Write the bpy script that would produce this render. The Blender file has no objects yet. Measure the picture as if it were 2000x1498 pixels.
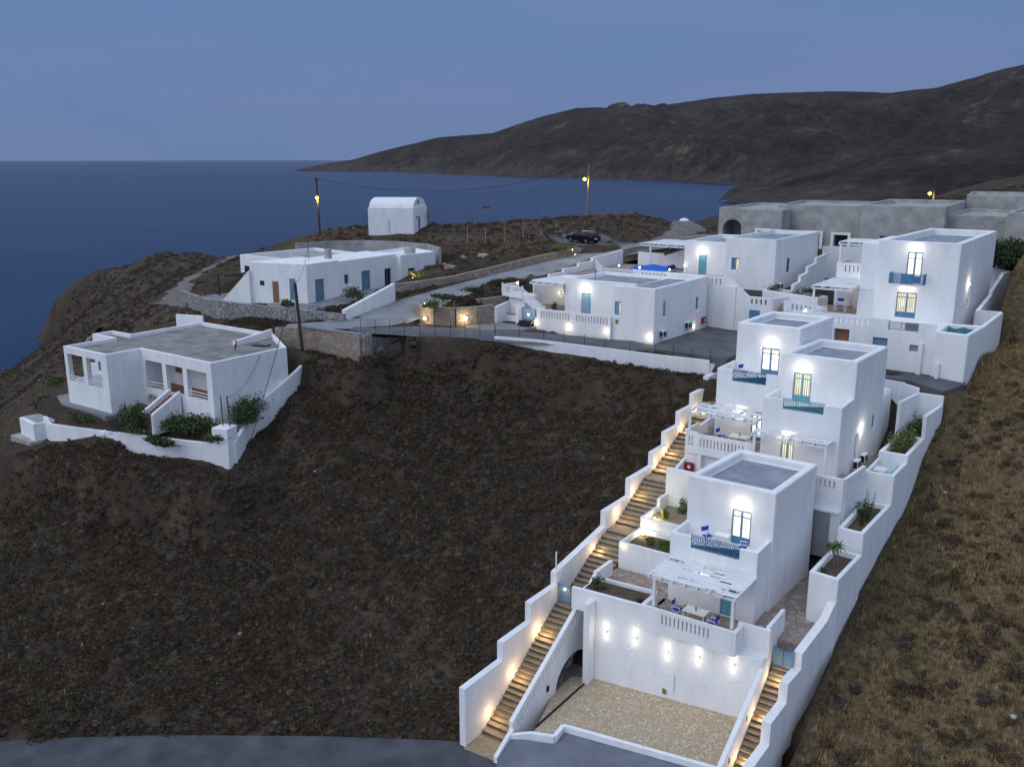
import bpy, bmesh, math, random
import numpy as np
from mathutils import Vector, Matrix, noise
R = math.radians
rnd = random.Random(7)
rng = np.random.default_rng(11)
sc = bpy.context.scene
col = sc.collection

# ------------------------------------------------------------------ camera
FPX = 1780.0
PITCH = math.atan(441 / FPX); YAW = R(35)
cam_d = bpy.data.cameras.new('camera'); cam = bpy.data.objects.new('camera', cam_d); col.objects.link(cam)
cam_d.sensor_width = 36; cam_d.lens = 36 * FPX / 2000; cam_d.clip_start = 0.5; cam_d.clip_end = 60000
cam.rotation_euler = (R(90) - PITCH, 0, YAW)
sc.camera = cam
_c, _s = math.cos(PITCH), math.sin(PITCH)
_ca, _sa = math.cos(-YAW), math.sin(-YAW)

def at(x, y, a=None, b=None, z=None):
    """surveyed point: where the sight line of photo position x,y meets a plane of the plot"""
    u = (x - 1000) / FPX; v = (y - 749) / FPX
    r0, r1, r2 = u, _c - v * _s, -_s - v * _c
    r = (r0 * _ca + r1 * _sa, -r0 * _sa + r1 * _ca, r2)
    t = a / r[0] if a is not None else (b / r[1] if b is not None else z / r[2])
    return Vector((r[0] * t, r[1] * t, r[2] * t))

# ------------------------------------------------------------------ tagging
def tag(o, label=None, cat=None, group=None, kind=None):
    if label: o['label'] = label
    if cat: o['category'] = cat
    if group: o['group'] = group
    if kind: o['kind'] = kind
    return o

def empty(name, loc=(0, 0, 0), rz=0, label=None, cat=None, group=None):
    o = bpy.data.objects.new(name, None); col.objects.link(o)
    o.location = loc; o.rotation_euler = (0, 0, rz); o.empty_display_size = .3
    return tag(o, label, cat, group)

def link(name, me, parent=None):
    o = bpy.data.objects.new(name, me); col.objects.link(o)
    if parent: o.parent = parent
    return o

def copy_tree(o, parent=None):
    c = o.copy(); col.objects.link(c)
    if parent: c.parent = parent
    for ch in o.children: copy_tree(ch, c)
    return c

# ------------------------------------------------------------------ materials
MT = {}
def N(nt, t, **kw):
    n = nt.nodes.new(t)
    for k, v in kw.items():
        if k in n.inputs.keys(): n.inputs[k].default_value = v
        else: setattr(n, k, v)
    return n

def mat(name, col1, col2=None, scale=2.0, rough=.8, bump=0.0, bscale=20, detail=5, metal=0, emit=None, es=0, spots=None, w=(.35, .65)):
    m = bpy.data.materials.new(name); m.use_nodes = True; nt = m.node_tree
    bs = nt.nodes['Principled BSDF']; bs.inputs['Roughness'].default_value = rough; bs.inputs['Metallic'].default_value = metal
    bs.inputs['Base Color'].default_value = (*col1, 1)
    if 'Specular IOR Level' in bs.inputs: bs.inputs['Specular IOR Level'].default_value = .3
    L = nt.links.new
    if col2 is not None or bump:
        tc = N(nt, 'ShaderNodeTexCoord')
        geo = N(nt, 'ShaderNodeNewGeometry')
        vec = geo.outputs['Position']
    if col2 is not None:
        n1 = N(nt, 'ShaderNodeTexNoise', Scale=scale, Detail=detail, Roughness=.6)
        L(vec, n1.inputs['Vector'])
        r = N(nt, 'ShaderNodeValToRGB')
        r.color_ramp.elements[0].position = w[0]; r.color_ramp.elements[1].position = w[1]
        r.color_ramp.elements[0].color = (*col1, 1); r.color_ramp.elements[1].color = (*col2, 1)
        L(n1.outputs['Fac'], r.inputs['Fac'])
        L(r.outputs['Color'], bs.inputs['Base Color'])
    if bump:
        n2 = N(nt, 'ShaderNodeTexNoise', Scale=bscale, Detail=4.0)
        L(vec, n2.inputs['Vector'])
        b = N(nt, 'ShaderNodeBump', Strength=bump, Distance=.05)
        L(n2.outputs['Fac'], b.inputs['Height']); L(b.outputs['Normal'], bs.inputs['Normal'])
    if emit:
        bs.inputs['Emission Color'].default_value = (*emit, 1); bs.inputs['Emission Strength'].default_value = es
    MT[name] = m
    return m

def plaster():
    m = bpy.data.materials.new('plaster'); m.use_nodes = True; nt = m.node_tree; L = nt.links.new
    bs = nt.nodes['Principled BSDF']; bs.inputs['Roughness'].default_value = .9
    bs.inputs['Specular IOR Level'].default_value = .2
    geo = N(nt, 'ShaderNodeNewGeometry')
    mp = N(nt, 'ShaderNodeMapping'); mp.inputs['Scale'].default_value = (1, 1, .35)
    L(geo.outputs['Position'], mp.inputs['Vector'])
    n1 = N(nt, 'ShaderNodeTexNoise', Scale=1.1, Detail=6.0, Roughness=.62)
    L(mp.outputs['Vector'], n1.inputs['Vector'])
    r = N(nt, 'ShaderNodeValToRGB')
    r.color_ramp.elements[0].position = .30; r.color_ramp.elements[0].color = (.73, .735, .745, 1)
    r.color_ramp.elements[1].position = .6; r.color_ramp.elements[1].color = (.83, .83, .825, 1)
    L(n1.outputs['Fac'], r.inputs['Fac']); L(r.outputs['Color'], bs.inputs['Base Color'])
    n2 = N(nt, 'ShaderNodeTexNoise', Scale=5.0, Detail=5.0); L(geo.outputs['Position'], n2.inputs['Vector'])
    b = N(nt, 'ShaderNodeBump', Strength=.35, Distance=.06)
    L(n2.outputs['Fac'], b.inputs['Height']); L(b.outputs['Normal'], bs.inputs['Normal'])
    MT['plaster'] = m
plaster()

def stonework(name, c1, c2, c3, scale, mortar):
    m = bpy.data.materials.new(name); m.use_nodes = True; nt = m.node_tree; L = nt.links.new
    bs = nt.nodes['Principled BSDF']; bs.inputs['Roughness'].default_value = .9
    geo = N(nt, 'ShaderNodeNewGeometry')
    mp = N(nt, 'ShaderNodeMapping'); mp.inputs['Scale'].default_value = (1, 1, 1.5)
    nz = N(nt, 'ShaderNodeTexNoise', Scale=1.5, Detail=2.0)
    L(geo.outputs['Position'], nz.inputs['Vector'])
    mx = N(nt, 'ShaderNodeVectorMath', operation='MULTIPLY_ADD')
    L(nz.outputs['Color'], mx.inputs[0]); mx.inputs[1].default_value = (.35, .35, .35); L(geo.outputs['Position'], mx.inputs[2])
    L(mx.outputs[0], mp.inputs['Vector'])
    v = N(nt, 'ShaderNodeTexVoronoi', Scale=scale); L(mp.outputs['Vector'], v.inputs['Vector'])
    ve = N(nt, 'ShaderNodeTexVoronoi', Scale=scale); ve.feature = 'DISTANCE_TO_EDGE'; L(mp.outputs['Vector'], ve.inputs['Vector'])
    sp = N(nt, 'ShaderNodeSeparateColor'); L(v.outputs['Color'], sp.inputs['Color'])
    r = N(nt, 'ShaderNodeValToRGB'); e = r.color_ramp.elements
    e[0].color = (*c1, 1); e[1].color = (*c2, 1); k = e.new(.5); k.color = (*c3, 1)
    L(sp.outputs[0], r.inputs['Fac'])
    r2 = N(nt, 'ShaderNodeValToRGB'); r2.color_ramp.elements[0].position = .0; r2.color_ramp.elements[1].position = .09
    r2.color_ramp.elements[0].color = (0, 0, 0, 1); r2.color_ramp.elements[1].color = (1, 1, 1, 1)
    L(ve.outputs['Distance'], r2.inputs['Fac'])
    mix = N(nt, 'ShaderNodeMix', data_type='RGBA'); mix.inputs[6].default_value = (*mortar, 1)
    L(r2.outputs['Color'], mix.inputs[0]); L(r.outputs['Color'], mix.inputs[7]); L(mix.outputs[2], bs.inputs['Base Color'])
    b = N(nt, 'ShaderNodeBump', Strength=.8, Distance=.06); L(r2.outputs['Color'], b.inputs['Height']); L(b.outputs['Normal'], bs.inputs['Normal'])
    MT[name] = m
stonework('rubble', (.24, .20, .16), (.36, .34, .31), (.30, .20, .13), 2.4, (.34, .32, .29))
stonework('dry_stone', (.30, .30, .30), (.48, .48, .47), (.22, .20, .18), 3.2, (.03, .028, .025))
stonework('mosaic', (.52, .43, .28), (.70, .62, .47), (.44, .30, .18), 9.0, (.62, .54, .40))
stonework('paving', (.36, .27, .22), (.44, .36, .30), (.30, .22, .19), 2.0, (.27, .23, .21))

mat('roof_cement', (.19, .215, .25), (.31, .33, .37), scale=.8, rough=.9, bump=.15, bscale=8, detail=7)
mat('roof_old', (.16, .155, .145), (.29, .28, .26), scale=.7, rough=.95, bump=.2, bscale=6, detail=8)
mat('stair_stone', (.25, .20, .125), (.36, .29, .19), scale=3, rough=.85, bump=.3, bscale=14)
mat('riser', (.10, .095, .09), (.15, .14, .13), scale=3, rough=.9)  # dark step fronts: shade between the lit treads, put into the colour
mat('asphalt', (.050, .055, .064), (.095, .10, .112), scale=.45, rough=.95, bump=.25, bscale=25, detail=8)
mat('drive', (.13, .14, .17), (.18, .19, .22), scale=.8, rough=.95, bump=.25, bscale=25, detail=8)
mat('street', (.17, .18, .19), (.27, .275, .28), scale=.35, rough=.9, bump=.2, bscale=14, detail=9)
mat('street_dark', (.085, .088, .095), (.14, .14, .145), scale=.5, rough=.9, bump=.2, bscale=14, detail=9)
mat('track', (.12, .105, .085), (.19, .17, .145), scale=.5, rough=.95, bump=.3, bscale=6, detail=8)
mat('blue_paint', (.065, .175, .31), (.09, .22, .36), scale=4, rough=.45)
mat('teal_paint', (.11, .33, .40), (.15, .38, .45), scale=4, rough=.45)
mat('pale_blue', (.22, .36, .46), (.26, .40, .50), scale=4, rough=.5)
mat('old_blue', (.10, .20, .30), (.17, .27, .36), scale=5, rough=.7)
mat('white_paint', (.76, .77, .78), rough=.5)
mat('grey_cement', (.27, .27, .255), (.41, .41, .39), scale=.8, rough=.95, bump=.2, bscale=5, detail=8)
mat('dark_wood', (.045, .032, .022), (.08, .055, .035), scale=6, rough=.8)
mat('brown_wood', (.20, .10, .055), (.26, .14, .08), scale=5, rough=.7)
mat('dark', (.015, .016, .018), rough=.6)
mat('iron', (.03, .032, .035), rough=.5, metal=.6)
mat('grey_metal', (.30, .31, .32), rough=.5, metal=.4)
mat('royal_blue', (.02, .05, .42), rough=.7)
mat('pool_blue', (.02, .12, .55), rough=.6)
mat('turquoise', (.05, .42, .60), rough=.3)
mat('teal_cover', (.01, .11, .13), (.02, .16, .18), scale=3, rough=.6, bump=.4, bscale=3)
mat('red_box', (.30, .01, .015), rough=.4)
mat('soil', (.06, .045, .03), (.12, .09, .06), scale=5, rough=1, bump=.4, bscale=20)
mat('sand', (.30, .26, .17), (.22, .18, .11), scale=3, rough=1, bump=.3, bscale=20)
mat('leaf_dark', (.030, .045, .018), (.055, .075, .028), scale=6, rough=.8)
mat('leaf_green', (.055, .10, .025), (.10, .15, .04), scale=6, rough=.8)
mat('leaf_yellow', (.14, .17, .05), (.20, .20, .07), scale=6, rough=.8)
mat('bark', (.16, .13, .10), (.24, .20, .15), scale=8, rough=.9)
mat('rock', (.20, .19, .175), (.36, .34, .32), scale=3, rough=.95, bump=.4, bscale=8)
mat('rust_metal', (.10, .06, .04), rough=.8)
mat('bulb_warm', (1, .8, .55), emit=(1, .76, .46), es=3.2)
mat('bulb_white', (1, .95, .85), emit=(1, .93, .80), es=5)
mat('bulb_sodium', (1, .8, .2), emit=(1, .72, .07), es=4.5)
mat('glass_dark', (.02, .025, .03), rough=.1)
mat('green_sign', (.12, .22, .05), rough=.5)
mat('car_paint', (.008, .010, .016), rough=.22, metal=.3)
mat('tyre', (.012, .012, .012), rough=.9)
mat('chrome', (.5, .5, .52), rough=.25, metal=1)
mat('red_glass', (.35, .01, .01), rough=.2)

def lit_pane(name, c1, c2, strength, sx):
    m = bpy.data.materials.new(name); m.use_nodes = True; nt = m.node_tree; L = nt.links.new
    bs = nt.nodes['Principled BSDF']; bs.inputs['Roughness'].default_value = .4
    tc = N(nt, 'ShaderNodeTexCoord')
    w = N(nt, 'ShaderNodeTexWave', Scale=sx, Distortion=1.2, Detail=2.0); w.bands_direction = 'X'
    L(tc.outputs['Object'], w.inputs['Vector'])
    nz = N(nt, 'ShaderNodeTexNoise', Scale=1.3, Detail=2.0); L(tc.outputs['Object'], nz.inputs['Vector'])
    ad = N(nt, 'ShaderNodeMath', operation='MULTIPLY'); L(w.outputs['Fac'], ad.inputs[0]); L(nz.outputs['Fac'], ad.inputs[1])
    r = N(nt, 'ShaderNodeValToRGB'); r.color_ramp.elements[0].color = (*c1, 1); r.color_ramp.elements[1].color = (*c2, 1)
    r.color_ramp.elements[1].position = .5
    L(ad.outputs[0], r.inputs['Fac'])
    bs.inputs['Base Color'].default_value = (.3, .28, .22, 1)
    L(r.outputs['Color'], bs.inputs['Emission Color']); bs.inputs['Emission Strength'].default_value = strength
    MT[name] = m
lit_pane('lit_room', (.60, .52, .40), (1, .97, .88), 1.35, 1.6)
lit_pane('lit_curtain', (.14, .12, .07), (.95, .86, .64), .95, 2.2)

# ------------------------------------------------------------------ mesh builder
class M:
    def __init__(s): s.v = []; s.f = []; s.mi = []
    def add(s, vs, fs, mi=0):
        o = len(s.v); s.v += [tuple(map(float, p)) for p in vs]; s.f += [tuple(i + o for i in f) for f in fs]; s.mi += [mi] * len(fs); return s
    def prism(s, poly, z0, z1, mi=0):
        # z0, z1 numbers or one per corner
        n = len(poly)
        zz0 = z0 if hasattr(z0, '__len__') else [z0] * n
        zz1 = z1 if hasattr(z1, '__len__') else [z1] * n
        ar = sum(poly[i][0] * poly[(i + 1) % n][1] - poly[(i + 1) % n][0] * poly[i][1] for i in range(n))
        if ar < 0: poly = poly[::-1]; zz0 = zz0[::-1]; zz1 = zz1[::-1]
        vs = [(p[0], p[1], z) for p, z in zip(poly, zz0)] + [(p[0], p[1], z) for p, z in zip(poly, zz1)]
        fs = [tuple(range(n))[::-1], tuple(range(n, 2 * n))] + [(i, (i + 1) % n, (i + 1) % n + n, i + n) for i in range(n)]
        return s.add(vs, fs, mi)
    def box(s, x0, x1, y0, y1, z0, z1, mi=0):
        return s.prism([(x0, y0), (x1, y0), (x1, y1), (x0, y1)], z0, z1, mi)
    def cbox(s, c, d, rz=0, mi=0):
        ca, sa = math.cos(rz), math.sin(rz); hx, hy, hz = d[0] / 2, d[1] / 2, d[2] / 2
        P = [(c[0] + x * ca - y * sa, c[1] + x * sa + y * ca) for x, y in ((-hx, -hy), (hx, -hy), (hx, hy), (-hx, hy))]
        return s.prism(P, c[2] - hz, c[2] + hz, mi)
    def wall(s, p, q, th, zb, zt, mi=0, side=0):
        # straight wall p->q, zb/zt scalar or (at p, at q); side 0 centred, +1 thickness to the left of travel, -1 right
        d = Vector((q[0] - p[0], q[1] - p[1])).normalized(); nrm = Vector((-d.y, d.x))
        l, r = (th / 2, -th / 2) if side == 0 else ((th, 0) if side > 0 else (0, -th))
        P = [(p[0] + nrm.x * r, p[1] + nrm.y * r), (q[0] + nrm.x * r, q[1] + nrm.y * r), (q[0] + nrm.x * l, q[1] + nrm.y * l), (p[0] + nrm.x * l, p[1] + nrm.y * l)]
        zb = zb if hasattr(zb, '__len__') else (zb, zb); zt = zt if hasattr(zt, '__len__') else (zt, zt)
        return s.prism(P, [zb[0], zb[1], zb[1], zb[0]], [zt[0], zt[1], zt[1], zt[0]], mi)
    def tube(s, p, q, r, n=8, r2=None, mi=0, cap=True):
        p = Vector(p); q = Vector(q); r2 = r if r2 is None else r2
        d = (q - p).normalized(); u = d.orthogonal().normalized(); w = d.cross(u)
        vs = []
        for c, rr in ((p, r), (q, r2)):
            for i in range(n):
                t = 2 * math.pi * i / n; vs.append(c + (u * math.cos(t) + w * math.sin(t)) * rr)
        fs = [(i, (i + 1) % n, (i + 1) % n + n, i + n) for i in range(n)]
        if cap: fs += [tuple(range(n))[::-1], tuple(range(n, 2 * n))]
        return s.add(vs, fs, mi)
    def path(s, pts, r, n=6, mi=0):
        for a, b in zip(pts, pts[1:]): s.tube(a, b, r, n, mi=mi, cap=False)
        return s
    def ball(s, c, r, n=8, mi=0, sz=1.0):
        vs = [(c[0], c[1], c[2] + r * sz)]; fs = []
        m = n // 2
        for j in range(1, m):
            ph = math.pi * j / m
            for i in range(n):
                t = 2 * math.pi * i / n
                vs.append((c[0] + r * math.sin(ph) * math.cos(t), c[1] + r * math.sin(ph) * math.sin(t), c[2] + r * sz * math.cos(ph)))
        vs.append((c[0], c[1], c[2] - r * sz)); last = len(vs) - 1
        for i in range(n): fs.append((0, 1 + i, 1 + (i + 1) % n))
        for j in range(m - 2):
            for i in range(n):
                a = 1 + j * n + i; b = 1 + j * n + (i + 1) % n; fs.append((a, a + n, b + n, b))
        for i in range(n): a = 1 + (m - 2) * n; fs.append((a + i, last, a + (i + 1) % n))
        return s.add(vs, fs, mi)
    def mesh(s, name, mats):
        me = bpy.data.meshes.new(name); me.from_pydata(s.v, [], s.f)
        mats = mats if isinstance(mats, (list, tuple)) else [mats]
        for m in mats: me.materials.append(MT[m] if isinstance(m, str) else m)
        if len(mats) > 1: me.polygons.foreach_set('material_index', s.mi)
        me.validate(); me.update()
        return me
    def build(s, name, mats, parent=None, bevel=0, smooth=False):
        me = s.mesh(name, mats)
        if bevel or smooth: finish(me, bevel, smooth)
        return link(name, me, parent)

def finish(me, bevel=0, smooth=False, seg=2):
    bm = bmesh.new(); bm.from_mesh(me)
    if bevel:
        bmesh.ops.remove_doubles(bm, verts=bm.verts, dist=1e-5)
        ed = [e for e in bm.edges if len(e.link_faces) == 2 and e.calc_face_angle(0) > R(40) and e.calc_length() > bevel * 2.2]
        bmesh.ops.bevel(bm, geom=ed, offset=bevel, segments=seg, profile=.5, affect='EDGES', clamp_overlap=True)
    if smooth:
        for f in bm.faces: f.smooth = True
    bm.to_mesh(me); bm.free()

def solid(block, cuts=None, bevel=.06, mats='plaster', name='walls'):
    """closed block minus its cutters, edges softened like lime plaster; returns mesh"""
    me = block.mesh(name, mats)
    o = bpy.data.objects.new('tmp', me); col.objects.link(o)
    c = None
    if cuts and cuts.v:
        cm = cuts.mesh('cut', mats); c = bpy.data.objects.new('tmpc', cm); col.objects.link(c)
        md = o.modifiers.new('b', 'BOOLEAN'); md.operation = 'DIFFERENCE'; md.object = c; md.solver = 'EXACT'; md.use_self = True
    if bevel:
        bv = o.modifiers.new('v', 'BEVEL'); bv.width = bevel; bv.segments = 3; bv.limit_method = 'ANGLE'; bv.angle_limit = R(50)
    dg = bpy.context.evaluated_depsgraph_get(); dg.update()
    ev = o.evaluated_get(dg); res = bpy.data.meshes.new_from_object(ev, depsgraph=dg)
    bpy.data.objects.remove(o)
    if c: bpy.data.objects.remove(c)
    if bevel:
        for p in res.polygons: p.use_smooth = False
    res.name = name
    return res

def join_meshes(name, ms):
    bm = bmesh.new(); mats = []
    for me in ms:
        mp = []
        for m in me.materials:
            if m not in mats: mats.append(m)
            mp.append(mats.index(m))
        tmp = me.copy()
        for p in tmp.polygons: p.material_index = mp[p.material_index] if mp else 0
        bm.from_mesh(tmp); bpy.data.meshes.remove(tmp)
    out = bpy.data.meshes.new(name); bm.to_mesh(out); bm.free()
    for m in mats: out.materials.append(m)
    return out

def light(parent, loc, power, colr, radius=.06, spot=None, rot=(0, 0, 0), name='light'):
    ld = bpy.data.lights.new(name, 'SPOT' if spot else 'POINT'); ld.energy = power; ld.color = colr; ld.shadow_soft_size = radius
    if spot: ld.spot_size = spot; ld.spot_blend = .6
    o = bpy.data.objects.new(name, ld); col.objects.link(o); o.location = loc; o.rotation_euler = rot
    if parent: o.parent = parent
    return o
WARM = (1, .66, .33); WHITE = (1, .91, .76)
# ------------------------------------------------------------------ dusk sky + afterglow
world = bpy.data.worlds.new('World'); sc.world = world; world.use_nodes = True
nt = world.node_tree; L = nt.links.new
bg = nt.nodes['Background']
tc = N(nt, 'ShaderNodeTexCoord')
sep = N(nt, 'ShaderNodeSeparateXYZ'); L(tc.outputs['Generated'], sep.inputs[0])
rp = N(nt, 'ShaderNodeValToRGB'); e = rp.color_ramp.elements
e[0].position = 0.0; e[0].color = (.108, .180, .345, 1)
e[1].position = 1.0; e[1].color = (.58, .72, .98, 1)
for p, c in ((.05, (.104, .184, .362)), (.11, (.106, .196, .385)), (.17, (.108, .210, .405)), (.35, (.42, .52, .76))):
    k = e.new(p); k.color = (*c, 1)
L(sep.outputs[2], rp.inputs['Fac'])
# faint pink veil of high haze
mp = N(nt, 'ShaderNodeMapping'); mp.inputs['Scale'].default_value = (1.2, 1.2, 6); mp.inputs['Rotation'].default_value = (R(14), R(8), 0)
L(tc.outputs['Generated'], mp.inputs['Vector'])
nz = N(nt, 'ShaderNodeTexNoise', Scale=1.6, Detail=3.0); L(mp.outputs['Vector'], nz.inputs['Vector'])
mr = N(nt, 'ShaderNodeMapRange'); mr.inputs[1].default_value = .42; mr.inputs[2].default_value = .68; mr.inputs[4].default_value = .38
L(nz.outputs['Fac'], mr.inputs[0])
mxp = N(nt, 'ShaderNodeMix', data_type='RGBA'); mxp.inputs[7].default_value = (.185, .215, .40, 1)
L(mr.outputs[0], mxp.inputs[0]); L(rp.outputs['Color'], mxp.inputs[6])
# afterglow on the side where the sun has set, behind the viewer and to the left
gd = Vector((math.cos(R(-115)), math.sin(R(-115)), .35)).normalized()
dt = N(nt, 'ShaderNodeVectorMath', operation='DOT_PRODUCT'); dt.inputs[1].default_value = gd
nrm = N(nt, 'ShaderNodeVectorMath', operation='NORMALIZE'); L(tc.outputs['Generated'], nrm.inputs[0]); L(nrm.outputs[0], dt.inputs[0])
cl = N(nt, 'ShaderNodeMath', operation='MAXIMUM'); L(dt.outputs['Value'], cl.inputs[0]); cl.inputs[1].default_value = 0
pw = N(nt, 'ShaderNodeMath', operation='POWER'); L(cl.outputs[0], pw.inputs[0]); pw.inputs[1].default_value = 2.2
gl = N(nt, 'ShaderNodeMix', data_type='RGBA', blend_type='ADD'); gl.inputs[0].default_value = 1
sc_ = N(nt, 'ShaderNodeVectorMath', operation='SCALE'); sc_.inputs[0].default_value = (.58, .60, .62); L(pw.outputs[0], sc_.inputs['Scale'])
L(mxp.outputs[2], gl.inputs[6]); L(sc_.outputs[0], gl.inputs[7])
L(gl.outputs[2], bg.inputs['Color']); bg.inputs['Strength'].default_value = 1.0
sd = bpy.data.lights.new('sun', 'SUN'); so = bpy.data.objects.new('sun', sd); col.objects.link(so)
sd.energy = .38; sd.angle = R(40); sd.color = (1, .98, .95)
so.rotation_euler = Vector((-gd.x, -gd.y, -.75)).to_track_quat('-Z', 'Y').to_euler()
sc.view_settings.view_transform = 'Standard'; sc.view_settings.look = 'None'; sc.view_settings.gamma = 1
sc.view_settings.exposure = .14

# ------------------------------------------------------------------ terrain control points (photo position, level)
CP = [at(x, y, z=z) for x, y, z in [
    (870, 1452, -33), (600, 1440, -33), (300, 1442, -33), (0, 1468, -33), (700, 1498, -33.2), (0, 1498, -33.3),
    (700, 1330, -31.3), (300, 1330, -31.8), (0, 1350, -32.3), (700, 1200, -29.5), (350, 1200, -30), (0, 1200, -31),
    (900, 1150, -28.3), (600, 1050, -27.2), (250, 1050, -28.3), (0, 1050, -29.8), (1050, 1000, -25.8), (850, 950, -25),
    (600, 930, -24.6), (462, 913, -24.2), (280, 900, -24.6), (90, 870, -24.5), (30, 860, -24.6), (0, 920, -26),
    (1150, 880, -22.7), (1000, 820, -21.7), (800, 820, -21.6), (650, 800, -21), (1200, 780, -20), (1000, 740, -19.2),
    (800, 740, -19), (640, 730, -18.9), (597, 742, -19.6), (530, 830, -21.3), (1278, 712, -17.9), (1150, 695, -17.4), (966, 672, -16.4), (840, 664, -16.2),
    (720, 690, -17.3), (640, 690, -17.6), (600, 700, -18.3),
    (430, 822, -20.6), (145, 787, -20.8), (235, 814, -20.8), (80, 800, -23), (90, 740, -22.5), (540, 650, -16.4), (400, 640, -16.4), (300, 640, -18.5), (250, 690, -20.2),
    (330, 570, -20.5), (350, 600, -17.5), (430, 515, -17.8), (200, 640, -27), (260, 600, -24.5), (470, 495, -17), (400, 495, -20), (350, 497, -23), (250, 520, -28.5), (180, 545, -33), (130, 572, -36.5), (97, 600, -39), (105, 640, -43), (170, 610, -34),
    (100, 690, -49.5), (50, 715, -49), (0, 722, -50.5), (60, 760, -36), (0, 800, -38), (150, 660, -33),
    (0, 760, -44), (20, 840, -29), (670, 632, -15.7), (500, 612, -16.2), (420, 602, -16.4), (360, 586, -16.8),
    (600, 594, -15.4), (480, 585, -15.5), (380, 590, -16.5), (760, 575, -15.0), (560, 480, -14), (800, 520, -13.5), (880, 520, -12.6), (950, 500, -12), (700, 480, -12.2),
    (620, 457, -11.3), (722, 447, -10.2), (850, 440, -10.0), (1000, 434, -9.6), (1100, 428, -9.2), (1250, 418, -8.5), (1330, 436, -9.7), (1372, 424, -8.7), (1400, 445, -9.8), (1000, 470, -10.6), (1080, 485, -10.8)]]
def far(x, y, z, k, z2):
    p = at(x, y, z=z); CP.append(Vector((p.x * k, p.y * k, z2)))
for x, y, z in ((1400, 445, -9.8), (1330, 434, -9.4), (1250, 418, -8.5), (1100, 428, -9.2), (1000, 434, -9.6), (850, 440, -10), (722, 447, -10.2), (620, 457, -11.3), (520, 478, -15)):
    far(x, y, z, 1.25, z - 12); far(x, y, z, 1.6, -38); far(x, y, z, 2.1, -58)
for x, y, z in ((470, 495, -17), (400, 495, -20), (350, 497, -23), (250, 522, -29.5), (180, 548, -34), (120, 585, -38)):
    far(x, y, z, 1.12, z - 8); far(x, y, z, 1.5, -58)
for b, z in ((36, -32.9), (40, -31), (45, -28.7), (50, -26.5), (55, -24.9), (60, -23.0), (65, -21), (70, -18.9)): CP.append(Vector((-29.6, b, z)))
for b, z in ((30, -34), (36, -33.2), (41, -31.8), (47, -29.2), (51, -27.3), (56, -25.8), (61, -24.6), (67, -23.2), (72, -19.6), (76, -17.6), (80, -16.2), (86, -14.8), (92, -13.6), (100, -12.3), (110, -11.5)):
    if b < 73: CP.append(Vector((-10.6, b, z))); CP.append(Vector((2, b + 2, z + .6))); CP.append(Vector((15, b + 5, z + 1.5)))
for x_, y_, z_, z2_ in ((62, 635, -50, -56), (50, 600, -50, -56), (30, 600, -50, -56), (30, 650, -50, -55), (10, 690, -50, -55), (0, 640, -50, -58), (0, 600, -50, -58)):
    p_ = at(x_, y_, z=z_); CP.append(Vector((p_.x, p_.y, z2_)))
for x_, y_, a_ in ((1895, 743, -10.5), (1912, 706, -10.3), (1949, 658, -10.1), (1963, 600, -10)): CP.append(at(x_, y_, a=a_))
for a, b, z in ((-28, 30, -33.6), (-40, 15, -33.6), (-20, 10, -34), (0, 10, -34.5), (0, -20, -36), (-40, -20, -36), (-80, 0, -38), (-110, 20, -40), (-130, 30, -47), (-160, 40, -54), (-120, -20, -52),
                (20, 120, -9), (0, 135, -8), (-20, 140, -8), (-45, 140, -9), (20, 200, -2), (-30, 200, -6), (30, 30, -32), (40, 80, -20), (-50, 165, -14),
                (-20, 85, -16.8), (-20, 95, -14), (-20, 105, -11.5), (-35, 90, -14), (-35, 105, -11.5), (-45, 90, -13), (-30, 60, -23.5), (-20, 60, -24.5), (-20, 50, -29), (-20, 40, -33.5), (-20, 72, -20),
                (-330, 170, -60), (-330, 60, -60), (-300, 250, -62), (-220, 60, -60), (-180, 0, -60), (-200, 330, -62), (-330, 330, -62), (60, 320, 10), (60, -60, -40), (-120, 330, -60), (-50, 330, -40)):
    CP.append(Vector((a, b, z)))
P = np.array([tuple(p) for p in CP]); X = P[:, :2] / 100.0
def tpsk(d2): return np.where(d2 > 1e-12, .5 * d2 * np.log(np.maximum(d2, 1e-12)), 0)
n = len(X)
K = tpsk(((X[:, None] - X[None]) ** 2).sum(-1)) + np.eye(n) * 2e-5
Q = np.c_[np.ones(n), X]
A = np.zeros((n + 3, n + 3)); A[:n, :n] = K; A[:n, n:] = Q; A[n:, :n] = Q.T
W = np.linalg.solve(A, np.r_[P[:, 2], 0, 0, 0])
def tps(a, b):
    a = np.asarray(a, float) / 100; b = np.asarray(b, float) / 100; sh = a.shape; a = a.ravel(); b = b.ravel(); out = np.empty(len(a))
    for i in range(0, len(a), 20000):
        d2 = (a[i:i + 20000, None] - X[None, :, 0]) ** 2 + (b[i:i + 20000, None] - X[None, :, 1]) ** 2
        out[i:i + 20000] = tpsk(d2) @ W[:n] + W[n] + W[n + 1] * a[i:i + 20000] + W[n + 2] * b[i:i + 20000]
    return out.reshape(sh)

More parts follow.
